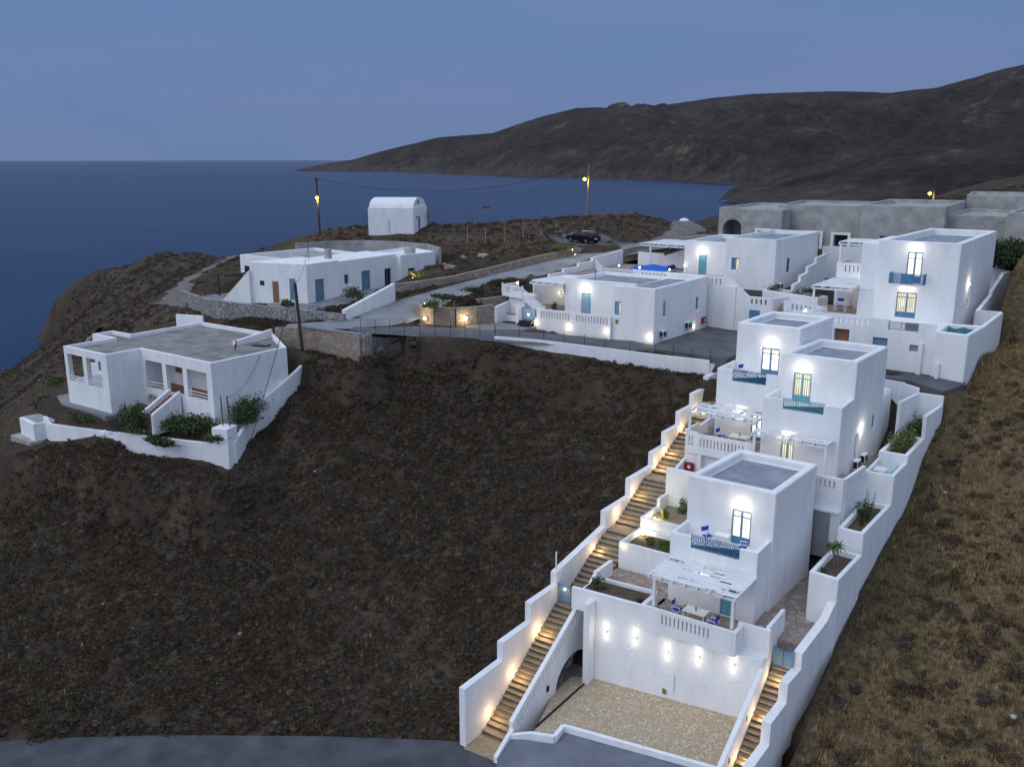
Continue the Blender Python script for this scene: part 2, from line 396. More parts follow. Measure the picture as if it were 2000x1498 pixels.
def vnoise(x, y, seed=0):
    xi = np.floor(x).astype(np.int64); yi = np.floor(y).astype(np.int64); fx = x - xi; fy = y - yi
    fx = fx * fx * (3 - 2 * fx); fy = fy * fy * (3 - 2 * fy)
    def h(i, j):
        k = (i * 374761393 + j * 668265263 + seed * 1442695041) & 0xffffffff
        k = ((k ^ (k >> 13)) * 1274126177) & 0xffffffff
        return ((k ^ (k >> 16)) & 0xffff) / 65535.0
    return (h(xi, yi) * (1 - fx) + h(xi + 1, yi) * fx) * (1 - fy) + (h(xi, yi + 1) * (1 - fx) + h(xi + 1, yi + 1) * fx) * fy
def fbm(x, y, o=5, seed=0, ridged=False):
    t = 0; a = .5
    for i in range(o):
        v = vnoise(x * 2 ** i, y * 2 ** i, seed + i)
        t = t + a * ((1 - np.abs(2 * v - 1)) if ridged else v); a *= .5
    return t

# roads: centre line (a, b, z, half width)
RD = {}
def rd(name, pts): RD[name] = pts
P3 = lambda x, y, z, w: (*at(x, y, z=z), w)
rd('street', [(-59.5, 59.6, -15.15, 1.7), (-55.5, 61.6, -15.2, 2.0), (-50, 64.6, -15.35, 2.4), (-44, 67.7, -15.6, 2.3), (-38, 69.9, -15.85, 1.9), (-31.5, 73.5, -16.2, 2.0)])
rd('road', [P3(560, 636, -15.3, 1.2), P3(640, 632, -15.15, 1.6), P3(730, 626, -15.0, 3.0), P3(790, 602, -14.8, 3.8), P3(870, 574, -14.1, 3.3), P3(960, 548, -13.3, 3.2), P3(1040, 527, -12.6, 3.0), P3(1110, 509, -11.9, 3.0), P3(1200, 489, -11.1, 3.2), P3(1290, 473, -10.4, 3.2), P3(1400, 460, -10, 3)])
rd('track', [P3(385, 598, -17.4, 1.2), P3(330, 588, -19.6, 1.8), P3(260, 612, -24, 2), P3(200, 645, -27.8, 2.4), P3(160, 690, -31, 2)])
rd('track2', [P3(330, 588, -19.6, 1.8), P3(380, 545, -19, 1.8), P3(430, 517, -18, 1.8), P3(468, 500, -17.2, 1.8)])
rd('path', [P3(1290, 473, -10.4, 2.5), P3(1330, 455, -9.9, 2.2), P3(1345, 440, -9.6, 2.4), P3(1330, 432, -9.6, 2)])
rd('lowroad', [(-28, 30.5, -33.25, 5.6), (-36, 25.5, -33.25, 5.6), (-44, 19.5, -33.3, 5.6), (-50, 14, -33.35, 5.6), (-70, -4, -33.6, 5.6)])
PADS = [  # a0,a1,b0,b1,z
    (-35.2, -28, 71, 83.5, -16.15), (-28.5, -14.6, 72.9, 77.2, -16.55), (-14.6, -10.6, 73.6, 77.2, -17.2), (-50, -35, 71.5, 86, -16.2), (-28.5, -10.8, 77, 108, -17), (-53, -28, 84.4, 108, -13.2),
    (-28.3, -12.5, 45, 72, -99), (-28.3, -12.9, 36.4, 45, -35)]

xs = np.concatenate([np.arange(-420, -120, 5), np.arange(-120, 12, .6), np.arange(12, 80, 5)])
ys = np.concatenate([np.arange(-70, 8, 4), np.arange(8, 128, .6), np.arange(128, 400, 5)])
GX, GY = np.meshgrid(xs, ys)
GZ = tps(GX, GY)
_az = np.arctan2(-GX, GY); _e = at(97, 640, z=-45); _thr = math.atan2(-_e.x, _e.y) + (fbm(GX / 8, GY / 8, 3, 61) - .45) * .03
_f = np.clip((_az - _thr) / .010, 0, 1) * np.clip((np.hypot(GX, GY) - 246) / 5, 0, 1); GZ = GZ * (1 - _f) + np.minimum(GZ, -54) * _f   # sea cliff at the end of the left headland
GZ += (fbm(GX / 9, GY / 9, 4, 3) - .47) * 1.1 + (fbm(GX / 1.7, GY / 1.7, 3, 9) - .44) * .35
PATHMASK = np.zeros_like(GZ)
def seg_blend(pts, margin=1.6, dz=-.10):
    global GZ
    best = np.full(GZ.shape, 1e9); zz = np.zeros_like(GZ); ww = np.ones_like(GZ)
    for p, q in zip(pts, pts[1:]):
        dx, dy = q[0] - p[0], q[1] - p[1]; l2 = dx * dx + dy * dy
        t = np.clip(((GX - p[0]) * dx + (GY - p[1]) * dy) / l2, 0, 1)
        d = np.hypot(GX - p[0] - t * dx, GY - p[1] - t * dy)
        m = d < best; best = np.where(m, d, best); zz = np.where(m, p[2] + t * (q[2] - p[2]), zz); ww = np.where(m, p[3] + t * (q[3] - p[3]), ww)
    f = np.clip(1 - (best - ww - .3) / margin, 0, 1); f = f * f * (3 - 2 * f)
    GZ = GZ * (1 - f) + (zz + dz) * f
    return best < ww + .4
for k, p in RD.items(): PATHMASK = np.maximum(PATHMASK, seg_blend(p, margin=.5 if k == 'street' else (3.2 if k == 'road' else 1.3), dz=-.16 if k != 'lowroad' else -.12))
for a0, a1, b0, b1, z in PADS:
    d = np.maximum(np.maximum(a0 - GX, GX - a1), np.maximum(b0 - GY, GY - b1))
    f = np.clip(1 - d / .5, 0, 1)
    if z == -99: tz = -34.6 + .42 * (GY - 38)
    else: tz = z - .2
    GZ = np.where(f > 0, GZ * (1 - f) + np.minimum(tz, GZ if z == -99 else tz) * f, GZ); PATHMASK = np.maximum(PATHMASK, f > .3)
# pads for the houses in the left half
def pad_poly(c0, u, w, d, z, m=1.0):
    global GZ, PATHMASK
    ux, uy = math.cos(u), math.sin(u)
    lx = (GX - c0[0]) * ux + (GY - c0[1]) * uy; ly = -(GX - c0[0]) * uy + (GY - c0[1]) * ux
    dd = np.maximum(np.maximum(-lx, lx - w), np.maximum(-ly, ly - d)); f = np.clip(1 - dd / m, 0, 1)
    GZ = GZ * (1 - f) + z * f; PATHMASK = np.maximum(PATHMASK, f > .3)
def hgt(a, b):
    a = float(a); b = float(b)
    i = int(np.clip(np.searchsorted(xs, a) - 1, 0, len(xs) - 2)); j = int(np.clip(np.searchsorted(ys, b) - 1, 0, len(ys) - 2))
    fx = (a - xs[i]) / (xs[i + 1] - xs[i]); fy = (b - ys[j]) / (ys[j + 1] - ys[j])
    return float((GZ[j, i] * (1 - fx) + GZ[j, i + 1] * fx) * (1 - fy) + (GZ[j + 1, i] * (1 - fx) + GZ[j + 1, i + 1] * fx) * fy)
def hgts(a, b, G=None):
    G = GZ if G is None else G
    i = np.clip(np.searchsorted(xs, a) - 1, 0, len(xs) - 2); j = np.clip(np.searchsorted(ys, b) - 1, 0, len(ys) - 2)
    fx = (a - xs[i]) / (xs[i + 1] - xs[i]); fy = (b - ys[j]) / (ys[j + 1] - ys[j])
    return (G[j, i] * (1 - fx) + G[j, i + 1] * fx) * (1 - fy) + (G[j + 1, i] * (1 - fx) + G[j + 1, i + 1] * fx) * fy

def grid_mesh(name, VX, VY, VZ, matn, smooth=True):
    h, w = VX.shape
    me = bpy.data.meshes.new(name)
    me.vertices.add(h * w); me.vertices.foreach_set('co', np.stack([VX, VY, VZ], -1).astype(np.float32).ravel())
    idx = np.arange(h * w).reshape(h, w); f = np.stack([idx[:-1, :-1], idx[:-1, 1:], idx[1:, 1:], idx[1:, :-1]], -1).reshape(-1, 4)
    me.loops.add(f.size); me.loops.foreach_set('vertex_index', f.ravel().astype(np.int32))
    me.polygons.add(len(f)); me.polygons.foreach_set('loop_start', np.arange(0, f.size, 4, dtype=np.int32)); me.polygons.foreach_set('loop_total', np.full(len(f), 4, np.int32))
    me.update(calc_edges=True); me.validate()
    me.polygons.foreach_set('use_smooth', np.full(len(me.polygons), smooth))
    me.materials.append(MT[matn]); return link(name, me)

def ground_mat(name, cols, s1, s2, bump=.6, bs=3.0, shore=False, grass=False):
    m = bpy.data.materials.new(name); m.use_nodes = True; nt = m.node_tree; L = nt.links.new
    bs_ = nt.nodes['Principled BSDF']; bs_.inputs['Roughness'].default_value = 1; bs_.inputs['Specular IOR Level'].default_value = .1
    geo = N(nt, 'ShaderNodeNewGeometry')
    n1 = N(nt, 'ShaderNodeTexNoise', Scale=s1, Detail=9.0, Roughness=.68); L(geo.outputs['Position'], n1.inputs['Vector'])
    n2 = N(nt, 'ShaderNodeTexNoise', Scale=s2, Detail=6.0, Roughness=.7); L(geo.outputs['Position'], n2.inputs['Vector'])
    r = N(nt, 'ShaderNodeValToRGB'); e = r.color_ramp.elements
    e[0].position = .3; e[0].color = (*cols[0], 1); e[1].position = .72; e[1].color = (*cols[-1], 1)
    for i, c in enumerate(cols[1:-1]): k = e.new(.3 + .42 * (i + 1) / (len(cols) - 1)); k.color = (*c, 1)
    mm = N(nt, 'ShaderNodeMath', operation='MULTIPLY_ADD'); L(n2.outputs['Fac'], mm.inputs[0]); mm.inputs[1].default_value = .6
    s = N(nt, 'ShaderNodeMath', operation='MULTIPLY_ADD'); L(n1.outputs['Fac'], s.inputs[0]); s.inputs[1].default_value = .75; s.inputs[2].default_value = -.17
    L(s.outputs[0], mm.inputs[2]); L(mm.outputs[0], r.inputs['Fac'])
    out = r.outputs['Color']
    if grass:   # dry grass slope east of the villas
        sx = N(nt, 'ShaderNodeSeparateXYZ'); L(geo.outputs['Position'], sx.inputs[0])
        zz = N(nt, 'ShaderNodeMath', operation='MULTIPLY_ADD'); L(n1.outputs['Fac'], zz.inputs[0]); zz.inputs[1].default_value = 9; L(sx.outputs[0], zz.inputs[2])
        mr = N(nt, 'ShaderNodeMapRange'); mr.inputs[1].default_value = -9; mr.inputs[2].default_value = -3; mr.inputs[3].default_value = 0; mr.inputs[4].default_value = 1; L(zz.outputs[0], mr.inputs[0])
        rr = N(nt, 'ShaderNodeValToRGB'); rr.color_ramp.elements[0].position = .35; rr.color_ramp.elements[1].position = .65; rr.color_ramp.elements[0].color = (.085, .062, .034, 1); rr.color_ramp.elements[1].color = (.22, .16, .085, 1)
        L(n2.outputs['Fac'], rr.inputs['Fac'])
        mi = N(nt, 'ShaderNodeMix', data_type='RGBA'); L(mr.outputs[0], mi.inputs[0]); L(out, mi.inputs[6]); L(rr.outputs['Color'], mi.inputs[7]); out = mi.outputs[2]
    if shore:   # bare reddish rock on the sea cliffs
        sx = N(nt, 'ShaderNodeSeparateXYZ'); L(geo.outputs['Position'], sx.inputs[0])
        zz = N(nt, 'ShaderNodeMath', operation='MULTIPLY_ADD'); L(n1.outputs['Fac'], zz.inputs[0]); zz.inputs[1].default_value = -90; L(sx.outputs[2], zz.inputs[2])
        mr = N(nt, 'ShaderNodeMapRange'); mr.inputs[1].default_value = -60; mr.inputs[2].default_value = -88; mr.inputs[3].default_value = 0; mr.inputs[4].default_value = 1; L(zz.outputs[0], mr.inputs[0])
        rr = N(nt, 'ShaderNodeValToRGB'); rr.color_ramp.elements[0].position = .35; rr.color_ramp.elements[1].position = .65; rr.color_ramp.elements[0].color = (.045, .037, .035, 1); rr.color_ramp.elements[1].color = (.125, .095, .078, 1)
        L(n2.outputs['Fac'], rr.inputs['Fac'])
        mi = N(nt, 'ShaderNodeMix', data_type='RGBA'); L(mr.outputs[0], mi.inputs[0]); L(out, mi.inputs[6]); L(rr.outputs['Color'], mi.inputs[7]); out = mi.outputs[2]
    L(out, bs_.inputs['Base Color'])
    b = N(nt, 'ShaderNodeBump', Strength=bump, Distance=1.0 / bs); L(n2.outputs['Fac'], b.inputs['Height']); L(b.outputs['Normal'], bs_.inputs['Normal'])
    MT[name] = m; return m
ground_mat('earth', [(.036, .028, .020), (.054, .041, .030), (.076, .059, .042), (.12, .098, .072)], .22, 2.2, grass=True)
ground_mat('hill', [(.015, .011, .010), (.036, .027, .022), (.066, .048, .036), (.20, .155, .115)], .0075, .05, bump=1.0, bs=.05, shore=True)

# sea water
m = bpy.data.materials.new('sea'); m.use_nodes = True; nt = m.node_tree; L = nt.links.new
bs = nt.nodes['Principled BSDF']; bs.inputs['Roughness'].default_value = .38; bs.inputs['IOR'].default_value = 1.33
bs.inputs['Specular IOR Level'].default_value = .10
geo = N(nt, 'ShaderNodeNewGeometry'); mp = N(nt, 'ShaderNodeMapping'); mp.inputs['Rotation'].default_value = (0, 0, R(30)); mp.inputs['Scale'].default_value = (1, .35, 1)
L(geo.outputs['Position'], mp.inputs['Vector'])
n1 = N(nt, 'ShaderNodeTexNoise', Scale=.35, Detail=6.0, Roughness=.65); L(mp.outputs['Vector'], n1.inputs['Vector'])
b = N(nt, 'ShaderNodeBump', Strength=.9, Distance=1.2); L(n1.outputs['Fac'], b.inputs['Height']); L(b.outputs['Normal'], bs.inputs['Normal'])
n3 = N(nt, 'ShaderNodeTexNoise', Scale=.0035, Detail=6.0, Roughness=.6); L(mp.outputs['Vector'], n3.inputs['Vector'])
r = N(nt, 'ShaderNodeValToRGB'); r.color_ramp.elements[0].position = .35; r.color_ramp.elements[1].position = .65
r.color_ramp.elements[0].color = (.004, .026, .078, 1); r.color_ramp.elements[1].color = (.010, .044, .112, 1)
L(n3.outputs['Fac'], r.inputs['Fac']); L(r.outputs['Color'], bs.inputs['Base Color'])
MT['sea'] = m
sea = M(); ring = [(16000 * math.cos(2 * math.pi * i / 128), 16000 * math.sin(2 * math.pi * i / 128), -50.0) for i in range(128)]
sea.add(ring, [tuple(range(128))]); tag(sea.build('sea', 'sea'), 'dark blue evening sea reaching to the horizon', 'sea', kind='structure')

# distant hills: surveyed shore and ridge lines, each point at its own distance
def hill_layer(name, label, xs_, shore, ridge, d0, d1, rows, amp, seed, back=1.35):
    cols_ = []
    for x in xs_:
        ys0 = np.interp(x, [p[0] for p in shore], [p[1] for p in shore]); yr = np.interp(x, [p[0] for p in ridge], [p[1] for p in ridge])
        D0 = np.interp(x, [p[0] for p in d0], [p[1] for p in d0]); D1 = np.interp(x, [p[0] for p in d1], [p[1] for p in d1])
        pr = at(x, yr, z=-1) if yr > 309 else None
        q = at(x, 700, z=-1); az = math.atan2(q.y, q.x)
        v = (yr - 749) / FPX; u = (x - 1000) / FPX
        zr = (-_s - v * _c) / math.hypot(u, _c - v * _s) * D1
        cols_.append((az, D0, D1, zr))
    T = np.linspace(-.12, back, rows)
    az = np.array([c[0] for c in cols_])[None]; D0 = np.array([c[1] for c in cols_])[None]; D1 = np.array([c[2] for c in cols_])[None]; ZR = np.array([c[3] for c in cols_])[None]
    T = T[:, None]
    D = D0 + (D1 - D0) * T
    VX = D * np.cos(az); VY = D * np.sin(az)
    prof = np.where(T < 1, np.clip(T, -1, 1), 1)
    cliff = np.clip(T / .05, -2, 1)
    rise = (ZR + 50)
    Z = -50 + np.where(T < 0, T * 300, np.minimum(14 * cliff, rise * .5) + (rise - np.minimum(14, rise * .5)) * prof ** .92)
    Z = np.where(T > 1, Z - (T - 1) * rise * 1.2, Z)
    sx = 420.0
    rid = fbm(VX / sx, VY / sx, 6, seed, True); fine = fbm(VX / 60, VY / 60, 5, seed + 20, True)
    env = np.clip(T * 6, 0, 1) * np.clip((1 - T) * 3.5 + .10, .10, 1) * np.where(T > 1, .3, 1)
    big = fbm(VX / 1100, VY / 1100, 3, seed + 50, True)
    env2 = np.clip(T * 6, 0, 1) * np.clip((1 - T) * 3.2, .0, 1) * np.where(T > 1, .3, 1)
    Z = Z + (rid - .62) * amp * 1.3 * env2 + (big - .62) * amp * 2.2 * env2 + (fine - .62) * amp * .22 * np.clip(T * 12, 0, 1) * np.clip(rise / 60, 0, 1) * np.clip((1 - T) * 4, .12, 1)
    o = grid_mesh(name, VX, VY, Z, 'hill'); tag(o, label, 'hill', kind='structure'); return o
hill_layer('headland', 'brown rocky headland sloping down to a low point in the sea', np.arange(596, 1500, 2.2),
           [(596, 334), (612, 335), (740, 338), (820, 343), (1000, 348), (1200, 352), (1420, 359), (1500, 365)],
           [(596, 334), (605, 331), (660, 319), (705, 312), (761, 295), (831, 277), (866, 268), (964, 260), (1020, 239), (1055, 228), (1118, 211), (1160, 210), (1202, 214), (1250, 228), (1300, 246), (1350, 270), (1400, 300), (1450, 335), (1500, 352)],
           [(596, 3600), (1000, 2500), (1420, 1900), (1500, 1800)], [(596, 3700), (700, 3800), (1118, 3300), (1300, 2700), (1500, 1950)], 130, 75, 5)
hill_layer('mountain', 'long dark mountain ridge rising to the right beyond the bay', np.arange(1120, 2260, 2.6),
           [(1120, 354), (2260, 370)],
           [(1120, 240), (1202, 216), (1272, 207), (1370, 191), (1440, 184), (1580, 179), (1692, 182), (1776, 172), (1895, 136), (2000, 111), (2260, 56)],
           [(1120, 2350), (1400, 1900), (2260, 1500)], [(1120, 4200), (1500, 3700), (2260, 2900)], 170, 130, 40)
hill_layer('hillside', 'near dark hillside with a rocky shore falling to the bay', np.arange(1385, 2300, 3.0),
           [(1385, 396), (1392, 394), (1420, 399), (2300, 420)],
           [(1385, 394), (1392, 388), (1405, 372), (1426, 362), (1470, 357), (1530, 349), (1600, 340), (1700, 322), (1850, 296), (2000, 268), (2300, 215)],
           [(1385, 1080), (1500, 900), (2300, 700)], [(1385, 1100), (1426, 1500), (1600, 1700), (2300, 1700)], 110, 45, 77)
# ------------------------------------------------------------------ things made of parts
class Thing:
    def __init__(s, name, loc, label, cat, group=None, rz=0):
        s.root = empty(name, loc, rz, label, cat, group); s.o = Vector(loc)
        s.blocks = []
    def _shift(s, me):
        me.transform(Matrix.Translation(-s.o)); return me
    def part(s, name, m, mats, bevel=0, smooth=False, parent=None, label=None):
        me = m.mesh(name, mats)
        if bevel or smooth: finish(me, bevel, smooth)
        o = link(name, s._shift(me), parent or s.root)
        if label: o['label'] = label
        return o
    def meshpart(s, name, me, parent=None):
        return link(name, s._shift(me), parent or s.root)

def inset(poly, t):
    n = len(poly); ar = sum(poly[i][0] * poly[(i + 1) % n][1] - poly[(i + 1) % n][0] * poly[i][1] for i in range(n)); sg = 1 if ar > 0 else -1
    out = []
    for i in range(n):
        p0, p1, p2 = Vector(poly[i - 1]), Vector(poly[i]), Vector(poly[(i + 1) % n])
        d1 = (p1 - p0).normalized(); d2 = (p2 - p1).normalized()
        n1 = Vector((-d1.y, d1.x)) * sg; n2 = Vector((-d2.y, d2.x)) * sg
        k = (n1 + n2); k = k / max(.3, (1 + n1.dot(n2)))
        out.append(tuple(p1 + k * t))
    return out
def rect(a0, a1, b0, b1): return [(a0, b0), (a1, b0), (a1, b1), (a0, b1)]

class House(Thing):
    def block(s, poly, z0, z1, rec=None, bevel=.07, deckmat='roof_cement', zc=None):
        """rec = (rim thickness, depth): sunken roof deck behind a parapet"""
        b = M().prism(poly, z0, z1); c = M()
        if rec:
            ip = inset(poly, rec[0]); c.prism(ip, z1 - rec[1], z1 + 1)
            dk = M().prism(inset(poly, rec[0] - .01), z1 - rec[1] - .2, z1 - rec[1] + .015)
            s.decks = getattr(s, 'decks', []) + [(dk, deckmat)]
        s.blocks.append([b, c, bevel]); return len(s.blocks) - 1
    def cut(s, i, x0, x1, y0, y1, z0, z1): s.blocks[i][1].box(x0, x1, y0, y1, z0, z1); return s
    def opening(s, i, face, pl, u0, u1, z0, z1, kind, dep=.22, **kw):
        """face F: wall facing -y at y=pl; R: facing +x at x=pl"""
        if face == 'F': s.blocks[i][1].box(u0, u1, pl - .3, pl + dep, z0, z1)
        elif face == 'R': s.blocks[i][1].box(pl - dep, pl + .3, u0, u1, z0, z1)
        else: s.blocks[i][1].box(pl - .3, pl + dep, u0, u1, z0, z1)
        s.ops = getattr(s, 'ops', []) + [(face, pl, u0, u1, z0, z1, kind, dep, kw)]
    def done(s, name='walls', mats='plaster'):
        ms = [solid(b, c, bv, mats) for b, c, bv in s.blocks]
        w = s.meshpart(name, join_meshes(name, ms)); s.w = w
        for dk, dm in getattr(s, 'decks', []): s.part('roof', dk, dm)
        for op in getattr(s, 'ops', []): s._fit(*op)
        return w
    def _fit(s, face, pl, u0, u1, z0, z1, kind, dep, kw):
        blue = kw.get('paint', 'blue_paint'); pane = kw.get('pane', 'lit_room')
        def bx(m, a0, a1, n0, n1, c0, c1):   # u range, depth range, z range
            if face == 'F': m.box(a0, a1, pl + n0, pl + n1, c0, c1)
            elif face == 'R': m.box(pl - n1, pl - n0, a0, a1, c0, c1)
            else: m.box(pl + n0, pl + n1, a0, a1, c0, c1)
        fr = M(); w = u1 - u0; h = z1 - z0; t = .07; d0, d1 = dep - .14, dep - .04
        e = .002
        bx(fr, u0 + e, u0 + t, d0, d1, z0 + e, z1 - e); bx(fr, u1 - t, u1 - e, d0, d1, z0 + e, z1 - e); bx(fr, u0 + t, u1 - t, d0, d1, z1 - t, z1 - e)
        pn = M(); nm = 'door'
        if kind == 'french':
            mid = (u0 + u1) / 2; lp = z0 + h * .22
            bx(fr, mid - .06, mid + .06, d0, d1, z0 + e, z1 - t)
            bx(fr, u0 + t, mid - .06, d0 + .02, d1 - .01, z0 + e, lp); bx(fr, mid + .06, u1 - t, d0 + .02, d1 - .01, z0 + e, lp)
            for zz in (z0 + h * .80,): bx(fr, u0 + t, mid - .06, d0 + .02, d1 - .01, zz, zz + .05); bx(fr, mid + .06, u1 - t, d0 + .02, d1 - .01, zz, zz + .05)
            bx(pn, u0 + t, u1 - t, d1 - .008, dep - .002, lp, z1 - t)
        elif kind == 'door':
            bx(fr, u0 + t, u1 - t, d0 + .03, d1, z0 + e, z1 - t)
            nb = 3
            for i in range(nb):
                za = z0 + .12 + i * (h - .3) / nb; zb = za + (h - .3) / nb - .1
                for q0, q1 in ((u0 + t + .07, (u0 + u1) / 2 - .03), ((u0 + u1) / 2 + .03, u1 - t - .07)): bx(fr, q0, q1, d0 + .005, d0 + .03, za, zb)
        elif kind == 'window':
            nm = 'window'; mid = (u0 + u1) / 2
            bx(fr, u0 + t, u1 - t, d0, d1, z0 + e, z0 + t); bx(fr, mid - .03, mid + .03, d0, d1, z0 + t, z1 - t)
            bx(pn, u0 + t, u1 - t, d1 - .008, dep - .002, z0 + t, z1 - t)
            if kw.get('shutter'):   # one leaf swung open against the reveal
                bx(fr, u0 + t, u0 + t + (w - 2 * t) * .42, d0 - .03, d0, z0 + t, z1 - t)
        elif kind == 'hole':
            fr = M(); nm = 'opening'
            bx(pn, u0 + e, u1 - e, dep - .02, dep - .004, z0 + e, z1 - e)
            s.part('opening', pn, pane); return
        o = s.part(nm, fr, blue, label=kw.get('label'))
        if pn.v: s.part('pane', pn, pane, parent=o)
        if kind == 'door':
            k = M(); bx(k, u1 - t - .1, u1 - t - .06, d0 - .06, d0 + .02, z0 + h * .47, z0 + h * .53); s.part('handle', k, 'grey_metal', parent=o)
        return o

def slab_cover(m, a0, a1, b0, b1, z, along='x', pitch=.17, wdt=.15, holes=.10):
    y = b0
    while y < b1 - .02:
        x = a0
        while x < a1:
            l = rnd.uniform(.5, 1.6); x2 = min(a1, x + l)
            if rnd.random() > holes:
                m.cbox(((x + x2) / 2, y + wdt / 2, z + rnd.uniform(-.012, .018)), (x2 - x, wdt * rnd.uniform(.85, 1.02), .02), rnd.uniform(-.012, .012))
            x = x2 + rnd.uniform(0, .02)
        y += pitch
def pergola(T, a0, a1, b0, b1, z, posts, rafters=7, zf=None, holes=.10):
    """lean-to pergola; posts = [(a,b,zbottom)]; z top level at the wall, zf at the front"""
    zf = z if zf is None else zf
    bm_ = M(); n = rafters
    bm_.box(a0 - .15, a1 + .15, b0, b0 + .12, zf - .30, zf - .16)
    root = T.part('pergola', bm_, 'white_paint')
    for i in range(n):
        x = a0 + (a1 - a0) * i / (n - 1)
        r = M().wall((x, b0 - .25), (x, b1), .09, (zf - .16, z - .16), (zf - .02, z - .02)); T.part('rafter', r, 'white_paint', parent=root)
    for (pa, pb, pz) in posts:
        T.part('post', M().box(pa - .08, pa + .08, pb - .08, pb + .08, pz, zf - .30), 'white_paint', parent=root)
    cv = M(); slab_cover(cv, a0 - .1, a1 + .1, b0 - .1, b1 - .05, (z + zf) / 2 + .01, holes=holes)
    T.part('slats', cv, 'white_paint', parent=root)
    return root
def balus(m, p, q, z0, zs0, zs1, zt, th=.2, pitch=.26, gap=.10, ends=(.8, .8), piers=(), z0q=None):
    """masonry balustrade from p to q with upright slots between zs0 and zs1; level or sloping (z?q offsets by dz)"""
    dz = 0 if z0q is None else z0q - z0
    P = Vector(p); Q = Vector(q); L_ = (Q - P).length; d = (Q - P) / L_
    zz = lambda z, t: z + dz * t / L_
    def seg(t0, t1, za, zb): m.wall(P + d * t0, P + d * t1, th, (zz(za, t0), zz(za, t1)), (zz(zb, t0), zz(zb, t1)))
    seg(0, L_, z0, zs0); seg(0, L_, zs1, zt)
    t = 0; spans = [(0, ends[0])] + [tuple(x) for x in piers] + [(L_ - ends[1], L_)]
    for s_ in spans: seg(s_[0], s_[1], zs0, zs1)
    for (s0, s1) in zip(spans, spans[1:]):
        u = s0[1]; v = s1[0]; k = max(1, round((v - u) / pitch)); pt = (v - u) / k
        for i in range(k):
            a = u + i * pt + (gap if i == 0 else gap / 2 + gap / 2); a = u + i * pt + gap
            if i < k - 1 or True:
                if a < v - .01: seg(a, min(v, u + (i + 1) * pt), zs0, zs1)
def fret_rail(T, p, q, z0, zt, paint='blue_paint', name='balcony_railing', parent=None):
    P = Vector((p[0], p[1])); Q = Vector((q[0], q[1])); Ln = (Q - P).length; d = (Q - P) / Ln
    m = M(); pt = lambda t, z: (P.x + d.x * t, P.y + d.y * t, z)
    for z in (z0 + .05, zt - .12, zt - .02): m.tube(pt(0, z), pt(Ln, z), .022, 5)
    n = max(2, round(Ln / .115))
    for i in range(n + 1): m.tube(pt(Ln * i / n, z0), pt(Ln * i / n, zt), .016 if i % 8 else .035, 5)
    k = max(2, round(Ln / .34)); h0, h1 = z0 + .07, zt - .13
    for i in range(k):
        a = Ln * i / k; b = Ln * (i + 1) / k; c = (a + b) / 2; mz = (h0 + h1) / 2
        for r1, r2 in (((a, mz), (c, h1)), ((c, h1), (b, mz)), ((b, mz), (c, h0)), ((c, h0), (a, mz)), ((a, h0), (b, h1)), ((a, h1), (b, h0))): m.tube(pt(*r1), pt(*r2), .017, 4)
    T.part(name, m, paint, parent=parent)

# ---- lamps
ORD = ['first', 'second', 'third', 'fourth', 'fifth', 'sixth', 'seventh', 'eighth', 'ninth', 'tenth', 'eleventh', 'twelfth', 'thirteenth']
def wall_lamp(loc, nrm, label, power=26, group='lit lamps over the villa doors', big=True, colr=WHITE, bulb='bulb_white', down=True):
    """shell-shaped plaster sconce: half bowl on the wall with the bulb behind it"""
    t = Thing('wall_lamp', loc, label, 'lamp', group)
    n = Vector(nrm).normalized(); s = Vector((-n.y, n.x, 0)); L0 = Vector(loc); m = M(); vs = []; fs = []
    seg = 8
    for j, (r, z) in enumerate(((.04, -.14), (.10, -.06), (.13, .03), (.14, .08))):
        for i in range(seg + 1):
            a = math.pi * i / seg; p = L0 + s * (math.cos(a) * r) + n * (math.sin(a) * r + .002) + Vector((0, 0, z)); vs.append(p)
    for j in range(3):
        for i in range(seg): a = j * (seg + 1) + i; fs.append((a, a + 1, a + seg + 2, a + seg + 1))
    m.add(vs, fs); t.part('shade', m, 'white_paint')
    b = M().ball(L0 + n * .10 + Vector((0, 0, .10)), .065, 8); t.part('bulb', b, bulb)
    light(t.root, n * .42 + Vector((0, 0, .02)), power * 1.15 * rnd.uniform(.85, 1.15), colr, .12)
    return t
def step_lamp(loc, nrm, label, power=7, group='recessed lamps along the long stair', r=.075, bulb='bulb_warm', colr=WARM, name='step_lamp', off=.16, catg='lamp'):
    t = Thing(name, loc, label, catg, group)
    n = Vector(nrm).normalized(); L0 = Vector(loc)
    t.part('housing', M().tube(L0 - n * .02, L0 + n * .03, r * 1.35, 10), 'white_paint')
    t.part('bulb', M().ball(L0 + n * .05, r, 8), bulb)
    light(t.root, n * off, power * rnd.uniform(.7, 1.25), colr, .07)
    return t

